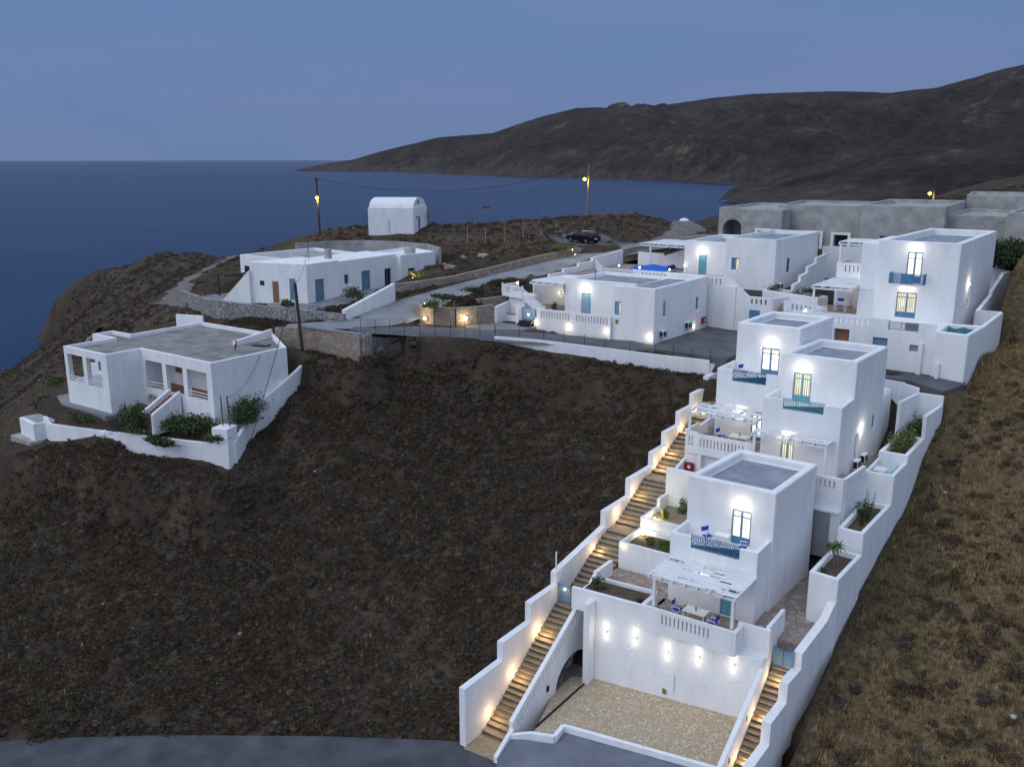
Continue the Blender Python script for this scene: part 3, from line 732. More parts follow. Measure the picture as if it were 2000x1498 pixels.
# ================================================================== villa with the two lowest terraces (nearest)
def villa(label, gpoly, z_g, z_par, tpoly, z_top, z_up, door_up, door_dn, gap, name='villa', deck=.55, found=5.0, up_paint='blue_paint', dn_kind='door', dn_paint='teal_paint', pane='lit_room', rim=.5):
    o = ((gpoly[0][0] + gpoly[1][0]) / 2, gpoly[0][1], z_g)
    H = House(name, o, label, 'villa')
    b0 = gpoly[0][1]
    g = H.block(gpoly, z_g - found, z_par, bevel=.05)
    # balcony floor sunk behind the parapet, gap for the railing
    yb = max(p[1] for p in gpoly); ip = [(gpoly[0][0] + .22, b0 + .2), (gpoly[1][0] - .22, b0 + .2), (gpoly[1][0] - .22, yb + 1), (gpoly[0][0] + .22, yb + 1)]
    H.blocks[g][1].prism(ip, z_up, z_par + 1)
    H.cut(g, gap[0], gap[1], b0 - .2, b0 + .4, z_up + .02, z_par + 1)
    t = H.block(tpoly, z_g - found, z_top, rec=(rim, deck), bevel=.25)
    yt = tpoly[0][1]
    H.opening(t, 'F', yt, door_up[0], door_up[1], z_up, door_up[2], 'french', dep=.25, paint=up_paint, pane=pane)
    H.opening(g, 'F', b0, door_dn[0], door_dn[1], z_g + .02, door_dn[2], dn_kind, dep=.2, paint=dn_paint, pane=pane)
    return H, g, t

# --- nearest villa (on the lowest plot)
H, g, t = villa('nearest white villa, two storeys above the yellow pebble parking bay',
    rect(-21.75, -16.25, 47.9, 50.3), -26.6, -22.1, [(-21.7, 50.0), (-16.1, 50.0), (-15.75, 56.7), (-21.1, 56.9)], -19.05, -22.85,
    (-18.75, -17.55, -20.65), (-18.35, -17.4, -24.35), (-20.4, -17.35))
H.done()
fret_rail(H, (-20.4, 47.98), (-17.35, 47.98), -22.8, -21.95)
# terrace in front
tb = M().prism([(-22.0, 44.5), (-16.1, 44.5), (-16.1, 47.88), (-22.0, 47.88)], -26.95, -26.6)
H.part('terrace', tb, 'paving')
bl = M(); balus(bl, (-21.75, 44.5), (-16.2, 44.5), -26.95, -26.35, -25.72, -25.5, th=.22, pitch=.262, gap=.10, ends=(1.25, 1.2))
bl.box(-21.92, -21.66, 44.40, 46.2, -26.97, -25.53)      # left return of the parapet
bl.box(-16.21, -15.97, 44.39, 45.5, -26.97, -25.48)
bl.box(-16.31, -14.45, 45.5, 45.72, -33.3, -25.4); bl.box(-14.77, -14.55, 45.72, 48.3, -33.3, -25.3)
H.part('balustrade', bl, 'plaster')
for xx in (-21.0, -16.9): H.part('bracket', M().box(xx - .15, xx + .15, 44.45, 44.9, -27.3, -26.96), 'plaster')
pergola(H, -21.5, -16.25, 44.75, 47.85, -23.55, [(-21.2, 44.81, -25.5), (-16.4, 44.81, -25.5)], rafters=8, holes=.12)
wall_lamp((-18.15, 49.99, -20.35), (0, -1, 0), 'bright lamp above the balcony door of the lowest villa', 22)
wall_lamp((-19.6, 47.89, -24.3), (0, -1, 0), 'lamp under the pergola of the lowest villa', 13, colr=(1, .85, .62), bulb='bulb_warm')
STAR = H

# --- middle villa, right
H, g, t = villa('middle white villa with teal doors and two air conditioners on its side',
    rect(-20.75, -15.4, 60.0, 62.9), -20.9, -16.05, [(-20.55, 62.6), (-15.35, 62.7), (-14.95, 69.4), (-20.05, 69.6)], -13.4, -16.75,
    (-19.6, -18.35, -14.7), (-19.3, -18.4, -18.75), (-19.35, -16.6), up_paint='teal_paint', pane='lit_curtain', dn_kind='french', dn_paint='teal_paint')
# rear annexe with a rounded shoulder
an = M(); prof = [(-19.5, -22), (-15.3, -22)]
H.block(rect(-19.8, -14.95, 69.3, 72.4), -24, -17.1, bevel=.35)
H.opening(t, 'R', -15.30, 63.7, 64.6, -20.85, -18.85, 'french', dep=.3, paint='teal_paint', pane='lit_curtain')
H.opening(t, 'R', -15.08, 67.3, 67.95, -19.3, -18.2, 'window', dep=.22, paint='teal_paint', pane='glass_dark')
H.done()
fret_rail(H, (-19.35, 60.08), (-16.6, 60.08), -16.72, -15.95, paint='teal_paint')
H.part('terrace', M().prism([(-21.2, 57.4), (-14.2, 57.4), (-13.9, 61.2), (-15.3, 61.2), (-15.3, 59.98), (-21.2, 59.98)], -24.5, -20.95), ['plaster'])
H.part('terrace_floor', M().prism([(-21.0, 57.6), (-14.4, 57.6), (-14.1, 61.1), (-15.3, 61.1), (-15.3, 59.96), (-21.0, 59.96)], -20.95, -20.9), ['paving'])
bl = M(); balus(bl, (-21.2, 57.4), (-14.2, 57.4), -24.6, -20.75, -20.2, -20.0, th=.22, pitch=.30, gap=.13, ends=(.4, .35))
balus(bl, (-14.2, 57.52), (-13.9, 61.0), -24.6, -20.75, -20.2, -20.0, th=.22, pitch=.28, gap=.10, ends=(.35, .3))
H.part('balustrade', bl, 'plaster')
H.part('service_door', M().box(-16.05, -14.85, 57.2, 57.28, -25.5, -22.3), 'grey_metal')
H.part('ledge', M().box(-16.4, -14.3, 57.0, 57.285, -22.3, -22.15), 'plaster')
pergola(H, -20.9, -15.85, 58.8, 62.0 - 2.05, -18.35, [(-20.8, 58.86, -20.95), (-15.9, 58.86, -20.95)], rafters=7, holes=.22)
wall_lamp((-18.95, 62.62, -14.4), (0, -1, 0), 'bright lamp above the balcony door of the middle villa', 19)
wall_lamp((-18.9, 59.99, -18.55), (0, -1, 0), 'lamp over the terrace door of the middle villa', 16, colr=(1, .85, .62), bulb='bulb_warm')
wall_lamp((-15.27, 64.7, -18.65), (1, 0, 0), 'star-bright lamp on the right side wall of the middle villa', 22)
SCAL = H

# --- left upper villa
H, g, t = villa('white villa beside the top of the long stair, with a blue balcony railing',
    rect(-25.5, -20.3, 63.2, 66.5), -20.4, -15.25, [(-25.35, 66.3), (-20.45, 66.3), (-20.0, 73.0), (-25.0, 72.9)], -12.2, -16.1,
    (-23.3, -21.95, -14.0), (-22.65, -21.85, -18.3), (-24.3, -21.75), pane='lit_room', dn_kind='french', dn_paint='blue_paint')
H.done()
fret_rail(H, (-24.3, 63.28), (-21.75, 63.28), -16.08, -15.2)
H.part('terrace', M().prism([(-26.4, 60.0), (-21.25, 60.0), (-21.25, 63.18), (-26.4, 63.18)], -24, -20.45), 'plaster')
H.part('terrace_floor', M().prism([(-26.2, 59.9), (-21.3, 59.9), (-21.3, 63.16), (-26.2, 63.16)], -20.45, -20.4), 'paving')
bl = M(); balus(bl, (-26.35, 60.0), (-25.55, 60.0), -21.1, -20.35, -19.75, -19.45, th=.2, pitch=.25, gap=.10, ends=(.25, .1))
balus(bl, (-25.5, 59.6), (-21.2, 59.6), -20.95, -20.35, -19.72, -19.45, th=.2, pitch=.265, gap=.11, ends=(.45, .4))
bl.box(-25.6, -25.4, 59.7, 60.1, -20.95, -19.45)
balus(bl, (-26.35, 60.1), (-26.35, 62.2), -21.1, -20.35, -19.75, -19.4, th=.2, pitch=.25, gap=.10, ends=(.3, .3))
H.part('balustrade', bl, 'plaster')
H.part('bracket', M().box(-25.2, -24.9, 59.5, 60.0, -22.1, -20.96), 'plaster')
pergola(H, -26.35, -21.3, 60.3, 63.1, -18.0, [(-26.25, 60.36, -20.4)], rafters=7, holes=.24)
wall_lamp((-22.6, 66.29, -13.65), (0, -1, 0), 'bright lamp above the balcony door of the villa by the stair top', 19)
wall_lamp((-23.6, 63.19, -18.35), (0, -1, 0), 'lamp under the pergola of the villa by the stair top', 20, colr=(1, .85, .62), bulb='bulb_warm')
SHEL = H

# ================================================================== large villa on the upper right
H = House('villa', (-16.5, 82.5, -13.5), 'large white two-storey villa on the upper right with a hanging blue balcony', 'villa')
m0 = H.block([(-19.4, 82.5), (-12.95, 82.9), (-12.6, 99.5), (-18.6, 99.5)], -18, -6.85, rec=(.5, .6), bevel=.2)
m1 = H.block([(-20.9, 83.2), (-19.0, 83.2), (-18.8, 92), (-20.6, 92)], -18, -7.2, bevel=.15)
H.opening(m0, 'F', 82.62, -17.55, -15.95, -13.35, -11.2, 'french', dep=.3, pane='lit_curtain')
H.opening(m0, 'F', 82.62, -17.0, -15.8, -10.35, -7.75, 'french', dep=.3, pane='lit_room')
H.opening(m0, 'R', -12.85, 88.2, 89.1, -12.8, -10.9, 'window', dep=.25, pane='lit_curtain')
H.opening(m1, 'F', 83.2, -20.75, -19.6, -13.4, -11.3, 'hole', dep=.1, pane='plaster')
H.done()
# hanging balcony
hb = M().box(-18.1, -15.3, 81.55, 82.58, -10.5, -10.36); H.part('balcony', hb, 'plaster')
for p, q in (((-18.05, 81.6), (-15.35, 81.6)), ((-18.05, 81.6), (-18.05, 82.5)), ((-15.35, 81.6), (-15.35, 82.5))): fret_rail(H, p, q, -10.36, -9.45)
H.part('panel', M().box(-17.15, -16.2, 81.56, 81.58, -10.3, -9.5), 'blue_paint')
H.part('panel', M().box(-18.0, -17.75, 81.56, 81.58, -10.3, -9.5), 'blue_paint')
wall_lamp((-16.4, 82.6, -7.45), (0, -1, 0), 'bright lamp above the upper balcony door of the large villa', 25)
wall_lamp((-16.75, 82.6, -10.85), (0, -1, 0), 'bright lamp over the ground floor door of the large villa', 20)
wall_lamp((-12.84, 87.6, -10.75), (1, 0, 0), 'small bright lamp on the right side wall of the large villa', 26)
# side wing: lower pergola, door, upper terrace with its own pergola
wg = M().box(-24.0, -20.92, 87.3, 93, -18, -10.9)
H.part('wing', wg, 'plaster', bevel=.1)
ub = M(); balus(ub, (-24.0, 87.3), (-20.95, 87.3), -10.9, -10.3, -9.7, -9.45, th=.2, pitch=.36, gap=.14, ends=(.7, .1))
ub.box(-24.1, -23.9, 87.4, 91.5, -10.9, -9.5); ub.box(-22.6, -20.95, 91.5, 91.7, -10.9, -9.0)
H.part('balustrade', ub, 'plaster')
fr = M().box(-21.9, -20.9, 87.2, 87.29, -13.4, -11.2); d = H.part('door', fr, 'blue_paint'); H.part('pane', M().box(-21.8, -21.0, 87.17, 87.2, -12.6, -11.3), 'lit_room', parent=d)
H.part('alcove', M().box(-24.0, -22.5, 86.9, 87.28, -13.5, -11.5), 'plaster', bevel=.1)
pergola(H, -24.2, -20.95, 80.9, 87.2, -10.95, [(-24.1, 80.96, -13.6)], rafters=5, holes=.03)
pergola(H, -24.0, -20.4, 87.5, 92, -7.6, [(-23.9, 87.56, -9.45), (-22.4, 91.3, -9.45)], rafters=5, holes=.05)
wall_lamp((-21.4, 87.16, -10.98), (0, -1, 0), 'lamp under the lower pergola of the large villa', 26, colr=(1, .88, .68))
PEARL = H
# podium below it: long street wall with openings, slotted parapet, railing
H = House('podium', (-17, 77, -16.6), 'long white street wall carrying the terrace of the large villa', 'wall')
pd = H.block([(-24.6, 77.0), (-13.2, 77.0), (-13.2, 83.4), (-24.6, 83.4)], -20, -13.55, bevel=.04)
H.opening(pd, 'F', 77.0, -21.0, -19.75, -14.9, -13.85, 'hole', dep=.5, pane='brown_wood')
H.opening(pd, 'F', 77.0, -17.85, -16.7, -15.05, -14.25, 'hole', dep=.25, pane='old_blue')
H.opening(pd, 'F', 77.0, -13.95 - 1.05, -14.35, -15.1, -14.55, 'hole', dep=.25, pane='grey_metal')
H.done()
pm = M(); balus(pm, (-24.6, 77.12), (-16.75, 77.12), -13.55, -13.4, -12.9, -12.7, th=.24, pitch=.45, gap=.18, ends=(2.2, 1.3))
pm.wall((-14.4, 77.12), (-13.2, 77.12), .24, -13.55, -12.75)
H.part('parapet', pm, 'plaster'); H.part('buttress', M().box(-14.3, -13.95, 76.7, 76.99, -18, -14.3), 'plaster', bevel=.05)
fret_rail(H, (-16.7, 77.1), (-14.4, 77.1), -13.5, -12.8, paint='grey_metal')
H.part('panel', M().box(-15.5, -14.5, 77.14, 77.16, -13.45, -12.85), 'old_blue')
# round-cornered water tank block with a teal sheet in it
T = House('water_tank', (-12, 78, -16.6), 'white block at the corner of the large villa with a teal sheet sagging inside', 'tank')
tk = T.block([(-13.2, 76.75), (-10.7, 76.3), (-10.3, 81.4), (-13.2, 81.0)], -20, -13.2, bevel=.12)
T.blocks[tk][1].prism(inset([(-13.2, 76.75), (-10.7, 76.3), (-10.3, 81.4), (-13.2, 81.0)], .35), -14.4, -12)
T.done(); cvr = M()
nx, ny = 10, 12; vs = []; fs = []
for j in range(ny + 1):
    for i in range(nx + 1):
        x = -12.84 + (2.0) * i / nx + .3 * j / ny * i / nx; y = 77.05 + 3.8 * j / ny
        vs.append((x, y, -13.75 + .22 * math.sin(i * 1.1 + j * .5) * math.cos(j * .9) + .28 * (j / ny) ** 2))
for j in range(ny):
    for i in range(nx): a = j * (nx + 1) + i; fs.append((a, a + 1, a + nx + 2, a + nx + 1))
cvr.add(vs, fs); T.part('cover', cvr, 'teal_cover', smooth=True)
T.part('downpipe', M().box(-12.8, -12.55, 76.35, 76.6, -18, -15.7), 'plaster')

# ================================================================== single-storey villa in the middle (with the white corner block)
H = House('villa', (-40, 72, -16), 'single-storey white villa in the middle of the street with a slotted terrace wall', 'villa')
c0 = H.block([(-39.2, 71.8), (-35.05, 71.8), (-34.9, 82.9), (-39.2, 82.9)], -18, -11.1, bevel=.2)
c1 = H.block([(-46.9, 76.0), (-39.1, 76.0), (-39.1, 83.0), (-46.3, 83.0)], -18, -11.45, bevel=.14)
# shared roof deck
H.blocks[c0][1].prism([(-39.5, 72.3), (-35.4, 72.15), (-35.25, 82.5), (-39.5, 82.5)], -11.6, -10)
H.blocks[c1][1].prism([(-46.3, 76.4), (-38.9, 76.4), (-38.9, 82.6), (-46.0, 82.6)], -11.75, -10)
H.decks = [(M().prism([(-38.85, 72.6), (-35.5, 72.45), (-35.4, 82.2), (-38.85, 82.2)], -11.75, -11.57), 'roof_cement'),
           (M().prism([(-46.1, 76.6), (-38.85, 76.6), (-38.85, 82.4), (-45.8, 82.4)], -11.9, -11.72), 'roof_cement')]
H.opening(c0, 'F', 71.8, -39.0 + .0, -38.35, -13.75, -12.55, 'window', dep=.25, paint='teal_paint', pane='lit_curtain', shutter=True)
H.opening(c0, 'R', -34.98, 73.5, 74.05, -13.8, -12.4, 'window', dep=.25, paint='teal_paint', pane='lit_curtain', shutter=True)
H.opening(c0, 'R', -34.98, 80.4, 81.0, -14.1, -12.9, 'window', dep=.25, paint='teal_paint', pane='glass_dark')
H.opening(c1, 'F', 76.0, -45.0, -43.95, -14.8, -12.75, 'door', dep=.2, paint='pale_blue')
H.done()
H.part('terrace', M().box(-47.6, -39.22, 71.5, 75.98, -18, -14.82), 'plaster')
H.part('terrace_floor', M().box(-47.4, -39.25, 71.7, 75.95, -14.82, -14.78), 'paving')
bl = M(); balus(bl, (-47.2, 71.6), (-39.22, 71.6), -14.85, -14.72, -14.1, -13.9, th=.22, pitch=.31, gap=.15, ends=(.45, .15), piers=((3.75, 4.35),))
bl.wall((-39.9, 71.78), (-39.9, 71.8), .22, -14, -13.95)
H.part('balustrade', bl, 'plaster')
wall_lamp((-44.5, 75.98, -12.4), (0, -1, 0), 'bright lamp over the pale blue door of the single-storey villa', 24)
H.part('meter', M().box(-38.85, -38.6, 71.72, 71.79, -14.5, -14.15), 'green_sign')
H.part('vent_pipe', M().tube((-44.6, 78, -11.7), (-44.6, 78, -10.6), .05), 'grey_metal')
pergola(H, -50.6, -47.0, 75.6, 80.0, -12.0, [(-50.3, 75.66, -14.8)], rafters=5, holes=.02)
H.part('side_room', M().box(-51.0, -46.95, 80.05, 83, -18, -12.1), 'plaster', bevel=.1)
bt = M().box(-49.4, -48.4, 79.95, 80.04, -13.6, -12.7); H.part('window', bt, 'teal_paint')
H.part('patio', M().box(-51.6, -47.62, 71.9, 80.0, -18, -14.93), 'plaster'); H.part('patio_floor', M().box(-51.5, -47.65, 72.0, 80.0, -14.93, -14.9), 'paving')
step_lamp((-47.0, 77.6, -13.7), (-1, 0, 0), 'lamp on the patio side wall under the pergola of the single-storey villa', 12, 'patio lamps of the middle villas', colr=(1, .85, .6))
step_lamp((-49.9, 79.9, -13.6), (0, -1, 0), 'lamp at the back of the small patio beside the potted plant', 10, 'patio lamps of the middle villas', colr=(1, .85, .6))
CORAL = H

# ================================================================== upper middle villa: low wing + taller cube
H = House('villa', (-38, 92, -12), 'white villa with a low wing, a blue door and a taller cube', 'villa')
s0 = H.block([(-42.1, 93.0), (-36.5, 93.0), (-36.5, 103), (-42.1, 103)], -15, -8.75, rec=(.3, .5), bevel=.12)
s1 = H.block([(-36.9, 91.8), (-31.5, 91.9), (-31.2, 105), (-36.6, 105)], -18, -8.1, rec=(.3, .45), bevel=.07)
H.opening(s0, 'F', 93.0, -40.35, -39.45, -12.3, -10.25, 'door', dep=.2, paint='teal_paint')
H.opening(s1, 'F', 91.85, -36.15, -35.35, -11.45, -10.2, 'window', dep=.25, paint='blue_paint', pane='lit_curtain', shutter=True)
H.opening(s1, 'R', -31.4, 95.3, 96.2, -11.8, -10.3, 'window', dep=.25, paint='blue_paint', pane='glass_dark')
H.done()
H.part('terrace', M().prism([(-52.0, 84.2), (-47.4, 83.62), (-36.95, 83.62), (-36.95, 92.98), (-42, 97), (-52.2, 97)], -18, -12.32), 'plaster')
H.part('terrace_floor', M().prism([(-51.9, 84.3), (-47.4, 83.7), (-37, 83.7), (-37, 92.95), (-42.2, 92.95), (-42.2, 96.9), (-52.1, 96.9)], -12.32, -12.28), 'paving')
bl = M(); balus(bl, (-43.3, 83.5), (-33.0, 83.5), -17, -11.95, -11.35, -11.12, th=.24, pitch=.42, gap=.19, ends=(1.0, .5), piers=((5.2, 6.0),))
bl.wall((-33.0, 83.5), (-30.9, 83.5), .24, -17, (-11.12, -12.8))
balus(bl, (-30.9, 83.5), (-28.6, 83.5), -17, -13.5, -13.0, -12.8, th=.24, pitch=.42, gap=.19, ends=(.2, .3))
bl.wall((-28.6, 83.5), (-27.6, 88.0), .24, -17, -12.85)
H.part('balustrade', bl, 'plaster')
H.part('store_door', M().box(-30.75, -29.75, 83.3, 83.38, -16.2, -14.05), 'blue_paint')
H.part('store_door_frame', M().box(-33.35, -32.2, 83.25, 83.37, -16.3, -12.0), 'plaster')
wall_lamp((-39.95, 92.98, -9.95), (0, -1, 0), 'bright lamp over the blue door of the upper low wing', 26)
pergola(H, -47.5, -42.1, 93.4, 99.5, -9.4, [(-46.4, 93.46, -12.3)], rafters=6, holes=.02)
H.part('garden_wall', M().wall((-46.5, 97.2), (-42.2, 96.4), .25, -14, (-11.1, -9.6)), 'plaster')
H.part('garden_wall', M().wall((-49.8, 97.2), (-46.5, 97.2), .25, -14, (-10.8, -10.8)), 'plaster')
step_lamp((-33.6, 91.4, -13.9), (0, -1, .4), 'ground lamp washing the base of the upper white cube', 16, 'patio lamps of the middle villas', off=.5, colr=(1, .85, .62))
SEAB = H
# ================================================================== long outer stair on the left
SP = [(36.3, -32.98), (38.0, -32.75), (45.6, -28.0), (47.4, -27.55), (51.9, -25.25), (53.9, -24.95), (57.9, -22.95), (59.4, -22.75), (63.7, -21.0), (69.5, -18.9), (71.0, -18.2), (73.2, -16.7)]
def stair_mesh(prof, a0, a1, rise=.20, bot=1.4):
    m = M(); bs_ = [p[0] for p in prof]; zs_ = [p[1] for p in prof]
    z = zs_[0]; b = bs_[0]; n = int((zs_[-1] - zs_[0]) / rise); zt = [zs_[0] + rise * i for i in range(n + 1)]
    # where the slope reaches each riser
    fb = [float(np.interp(q, zs_, bs_)) for q in zt] + [bs_[-1]]
    for i in range(n + 1):
        x0, x1 = fb[i], fb[i + 1]
        if x1 - x0 < .02: x1 = x0 + .02
        A0, A1 = (a0(x0) if callable(a0) else a0, a1(x0) if callable(a1) else a1); zb_ = zt[i] - bot if i else zt[i] - 3
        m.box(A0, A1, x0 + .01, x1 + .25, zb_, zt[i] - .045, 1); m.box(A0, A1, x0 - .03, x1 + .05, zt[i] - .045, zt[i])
    return m
T = Thing('stairs', (-27.5, 36.4, -33), 'long stone stair climbing the left edge of the villas, lit in warm stripes', 'stairs')
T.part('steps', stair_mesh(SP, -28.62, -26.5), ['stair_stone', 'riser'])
T.part('foot_slab', M().prism([(-28.6, 36.0), (-26.5, 36.1), (-26.5, 37.2), (-28.6, 37.0)], -34, -32.97), 'stair_stone')
LW = [(36.2, 39.9, -29.3, -29.3), (39.9, 42.88, -28.1, -28.1), (42.88, 45.82, -26.8, -26.8), (45.82, 52.2, -25.9, -24.9), (52.2, 55.76, -23.8, -23.8), (55.76, 59.33, -22.5, -22.5), (59.33, 61.44, -21.45, -21.45),
      (61.44, 63.87, -20.4, -20.4), (63.87, 66.36, -19.35, -19.35), (66.36, 68.97, -18.4, -18.4), (68.97, 71.3, -17.5, -17.5)]
T = Thing('stair_wall', (-28.8, 36.2, -33), 'tall stepped white wall along the outer left side of the long stair', 'wall')
wm = M()
for b0, b1, z0, z1 in LW: wm.wall((-28.82, b0), (-28.82, b1), .42, (z0 - 4.6, z1 - 4.6), (z0, z1))
T.part('wall', wm, 'plaster')
T.part('post', M().tube((-28.8, 46.1, -26), (-28.8, 46.1, -24.6), .05), 'white_paint')
for i, (b, z) in enumerate([(38.39, -31.96), (40.83, -30.51), (43.58, -28.93), (50.42, -25.88), (53.71, -24.39), (56.09, -23.53), (59.62, -22.41), (61.23, -21.79), (64.07, -20.73), (66.64, -19.8), (69.48, -18.92)]):
    step_lamp((-28.60, b, z), (1, 0, 0), 'small round lamp on the outer wall of the long stair, %s from the bottom' % ORD[i], 26, off=.58)
# gate on the stair
def gate(name, p, q, z0, z1, label, sag=.18):
    T = Thing(name, (p[0], p[1], z0), label, 'gate'); P = Vector(p[:2]); Q = Vector(q[:2]); mid = (P + Q) / 2; d = (Q - P).normalized()
    for k, (u, v) in enumerate(((P, mid - d * .02), (mid + d * .02, Q))):
        m = M(); hi, lo = (z1, z1 - sag) if k == 0 else (z1 - sag, z1)
        m.wall(u, v, .04, z0, (hi, lo)); o = T.part('leaf', m, 'old_blue')
        T.part('rail', M().wall(u, v, .07, z0, z0 + .1), 'blue_paint', parent=o); T.part('rail', M().wall(u, v, .07, (hi - .1, lo - .1), (hi + .01, lo + .01)), 'blue_paint', parent=o)
    return T
gate('gate', (-28.58, 46.0), (-26.6, 46.0), -27.9, -26.65, 'blue double gate across the long stair below the first terrace')
step_lamp((-28.0, 45.95, -26.9), (0, -1, 0), 'round lamp glowing beside the blue gate on the long stair', 5, 'lamp at the stair gate', catg='lamp')

# ramp wall with arch and slots
T = House('ramp_wall', (-26.3, 37.5, -33), 'sloping white balustrade wall with an arch below it, beside the parking bay', 'wall')
m = M().prism([(0, 0), (1, 0), (1, 1), (0, 1)], 0, 1)
def yz_prism(poly, x0, x1):
    mm = M(); n = len(poly); vs = [(x0, p[0], p[1]) for p in poly] + [(x1, p[0], p[1]) for p in poly]
    ar = sum(poly[i][0] * poly[(i + 1) % n][1] - poly[(i + 1) % n][0] * poly[i][1] for i in range(n))
    f = [tuple(range(n))[::-1], tuple(range(n, 2 * n))] + [(i, (i + 1) % n, (i + 1) % n + n, i + n) for i in range(n)]
    if ar < 0: f = [t[::-1] for t in f]
    mm.add(vs, f); return mm
body = yz_prism([(37.5, -34), (46.3, -34), (46.3, -26.2), (45.5, -26.2), (45.25, -26.65), (37.5, -31.2)], -26.48, -26.2)
arch = [(42.05, -35), (42.05, -31.75)] + [(44.15 - 2.1 * math.cos(t), -31.75 + 1.75 * math.sin(t)) for t in np.linspace(.12, math.pi - .12, 13)] + [(46.25, -31.75), (46.25, -35)]
cut = yz_prism(arch, -26.7, -26.0)
for i in range(22):
    b = 38.0 + i * .325; zt_ = -31.2 + (b - 37.5) / 7.75 * 4.55
    cc = yz_prism([(b, zt_ - .92), (b + .13, zt_ - .85), (b + .13, zt_ - .33), (b, zt_ - .40)], -26.7, -26.0); cut.add(cc.v, cc.f)
T.meshpart('wall', solid(body, cut, .03)); 
T.part('pilaster', M().box(-25.2, -24.8, 43.5, 44.25, -33, -26.0), 'plaster', bevel=.05)
T.part('intercom', M().box(-26.19, -26.14, 41.0, 41.25, -31.1, -30.75), 'iron')
T.part('passage_floor', M().box(-26.2, -24.9, 42.0, 47, -33.5, -31.75), 'paving')
T.part('passage_wall', M().box(-26.19, -25.0, 46.22, 46.4, -34, -27.2), 'plaster'); T.part('passage_wall', M().wall((-27.28, 42.0), (-27.28, 46.5), .14, -34, (-31.1, -28.4)), 'plaster'); T.part('passage_floor', M().box(-27.2, -26.2, 42.0, 46.5, -33.5, -31.8), 'paving')

# parking bay
T = House('parking_wall', (-20, 44.3, -31), 'broad white wall behind the pebble parking bay with five double lamps', 'wall')
T.meshpart('wall', solid(M().prism([(-25.0, 44.25), (-14.6, 44.95), (-14.6, 46.9), (-26.45, 46.9), (-26.45, 46.2), (-25.0, 46.2)], -34, -26.98), None, .03))
T.part('rim', M().prism([(-26.2, 44.5), (-21.95, 44.7), (-22.0, 46.3), (-21.9, 47.0), (-26.2, 48.6)], -27.02, -26.62), 'plaster')
pr = M().wall((-26.45, 44.30), (-21.85, 44.58), .26, -27.0, -25.6); pr.wall((-26.2, 46.6), (-22.0, 46.9), .18, -26.6, -25.75); T.part('planter_wall', pr, 'plaster')
T.part('soil', M().prism([(-26.1, 44.5), (-22.0, 44.7), (-22.0, 46.75), (-26.1, 46.5)], -26.6, -25.95), 'soil')
T.part('side_pier', M().box(-25.0, -24.9, 44.0, 44.24, -33.5, -27.1), 'plaster')
for cx, cz in ((-22.6, -28.5), (-20.7, -30.2), (-22.6, -30.1), (-17.5, -29.6)):
    mm = M(); cy = 44.25 + (cx + 25) * .067 - .005
    for i in range(10): t = i * math.pi / 5; mm.cbox((cx + .22 * math.cos(t), cy, cz + .16 * math.sin(t)), (.10, .03, .06))
    T.part('relief', mm, 'plaster')
T.part('niche', M().box(-20.75, -19.6, 44.53, 44.56, -30.6, -29.4), 'plaster')
T.part('sign', M().box(-20.3, -20.05, 44.51, 44.53, -30.85, -30.5), 'green_sign')
PW = [(1186, 1230), (1241, 1244), (1301, 1274), (1360, 1286), (1427, 1303)]
pos = ['leftmost', 'second from the left', 'middle one', 'second from the right', 'rightmost']
for i, (x, y) in enumerate(PW):
    p = at(x, y, b=44.4); p.y = 44.25 + (p.x + 25) * .067
    T = Thing('wall_lamp', p, 'up-and-down lamp on the parking wall, %s of the five' % pos[i], 'lamp', 'five lamps on the parking wall')
    T.part('housing', M().box(p.x - .07, p.x + .07, p.y - .14, p.y - .002, p.z - .09, p.z + .09), 'white_paint')
    for s_ in (1, -1):
        T.part('bulb', M().box(p.x - .05, p.x + .05, p.y - .12, p.y - .02, p.z + s_ * .095 - .008, p.z + s_ * .095 + .008), 'bulb_white')
        light(T.root, (0, -.10, s_ * .12), 13 * rnd.uniform(.85, 1.15), (1, .90, .74), .035, spot=R(88), rot=(R(8) * s_ if s_ < 0 else R(180 - 8), 0, 0)).data.spot_blend = 1.0
        light(T.root, (0, -.42, s_ * .30), 4.0, (1, .88, .70), .08)
T = Thing('parking_bay', (-20, 41, -31.2), 'parking bay paved with yellow pebble mosaic', 'paving'); T.root['kind'] = 'structure'
T.root.pop('category', None); T.root.pop('label', None); T.root['label'] = 'parking bay paved with yellow pebble mosaic'
fl = M().prism([(-25.1, 37.9), (-23.9, 38.2), (-23.95, 39.3), (-14.7, 40.1), (-14.6, 45.0), (-25.0, 44.3), (-26.2, 43.8), (-26.3, 42)], -34, [-31.75, -31.55, -31.5, -30.95, -30.85, -31.35, -31.5, -31.7])
T.part('floor', fl, 'mosaic')
kb = M()
kp = [(-26.2, 37.3, -31.85), (-25.1, 37.75, -31.55), (-23.75, 38.05, -31.4), (-23.85, 39.15, -31.35), (-14.6, 39.95, -30.8)]
for p, q in zip(kp, kp[1:]): kb.wall(p[:2], q[:2], .26, -34, (p[2], q[2]))
T.part('kerb', kb, 'plaster')
kb = M().wall((-26.35, 36.0), (-26.25, 37.5), .25, -34.5, (-32.6, -31.6)); T.part('kerb', kb, 'plaster')
T.part('drain', M().wall((-25.3, 38.5), (-25.0, 44.0), .12, (-31.75, -31.4), (-31.66, -31.34)), 'iron')
T = M().prism([(-26.2, 36.3), (-26.2, 37.25), (-23.6, 37.9), (-23.7, 39.0), (-14.7, 39.8), (-14.0, 30), (-24, 30)], -35, [-32.6, -32.05, -31.78, -31.7, -31.12, -32.3, -33.0])
tag(T.build('forecourt', 'drive'), 'dark grey asphalt apron in front of the pebble parking bay', kind='structure')
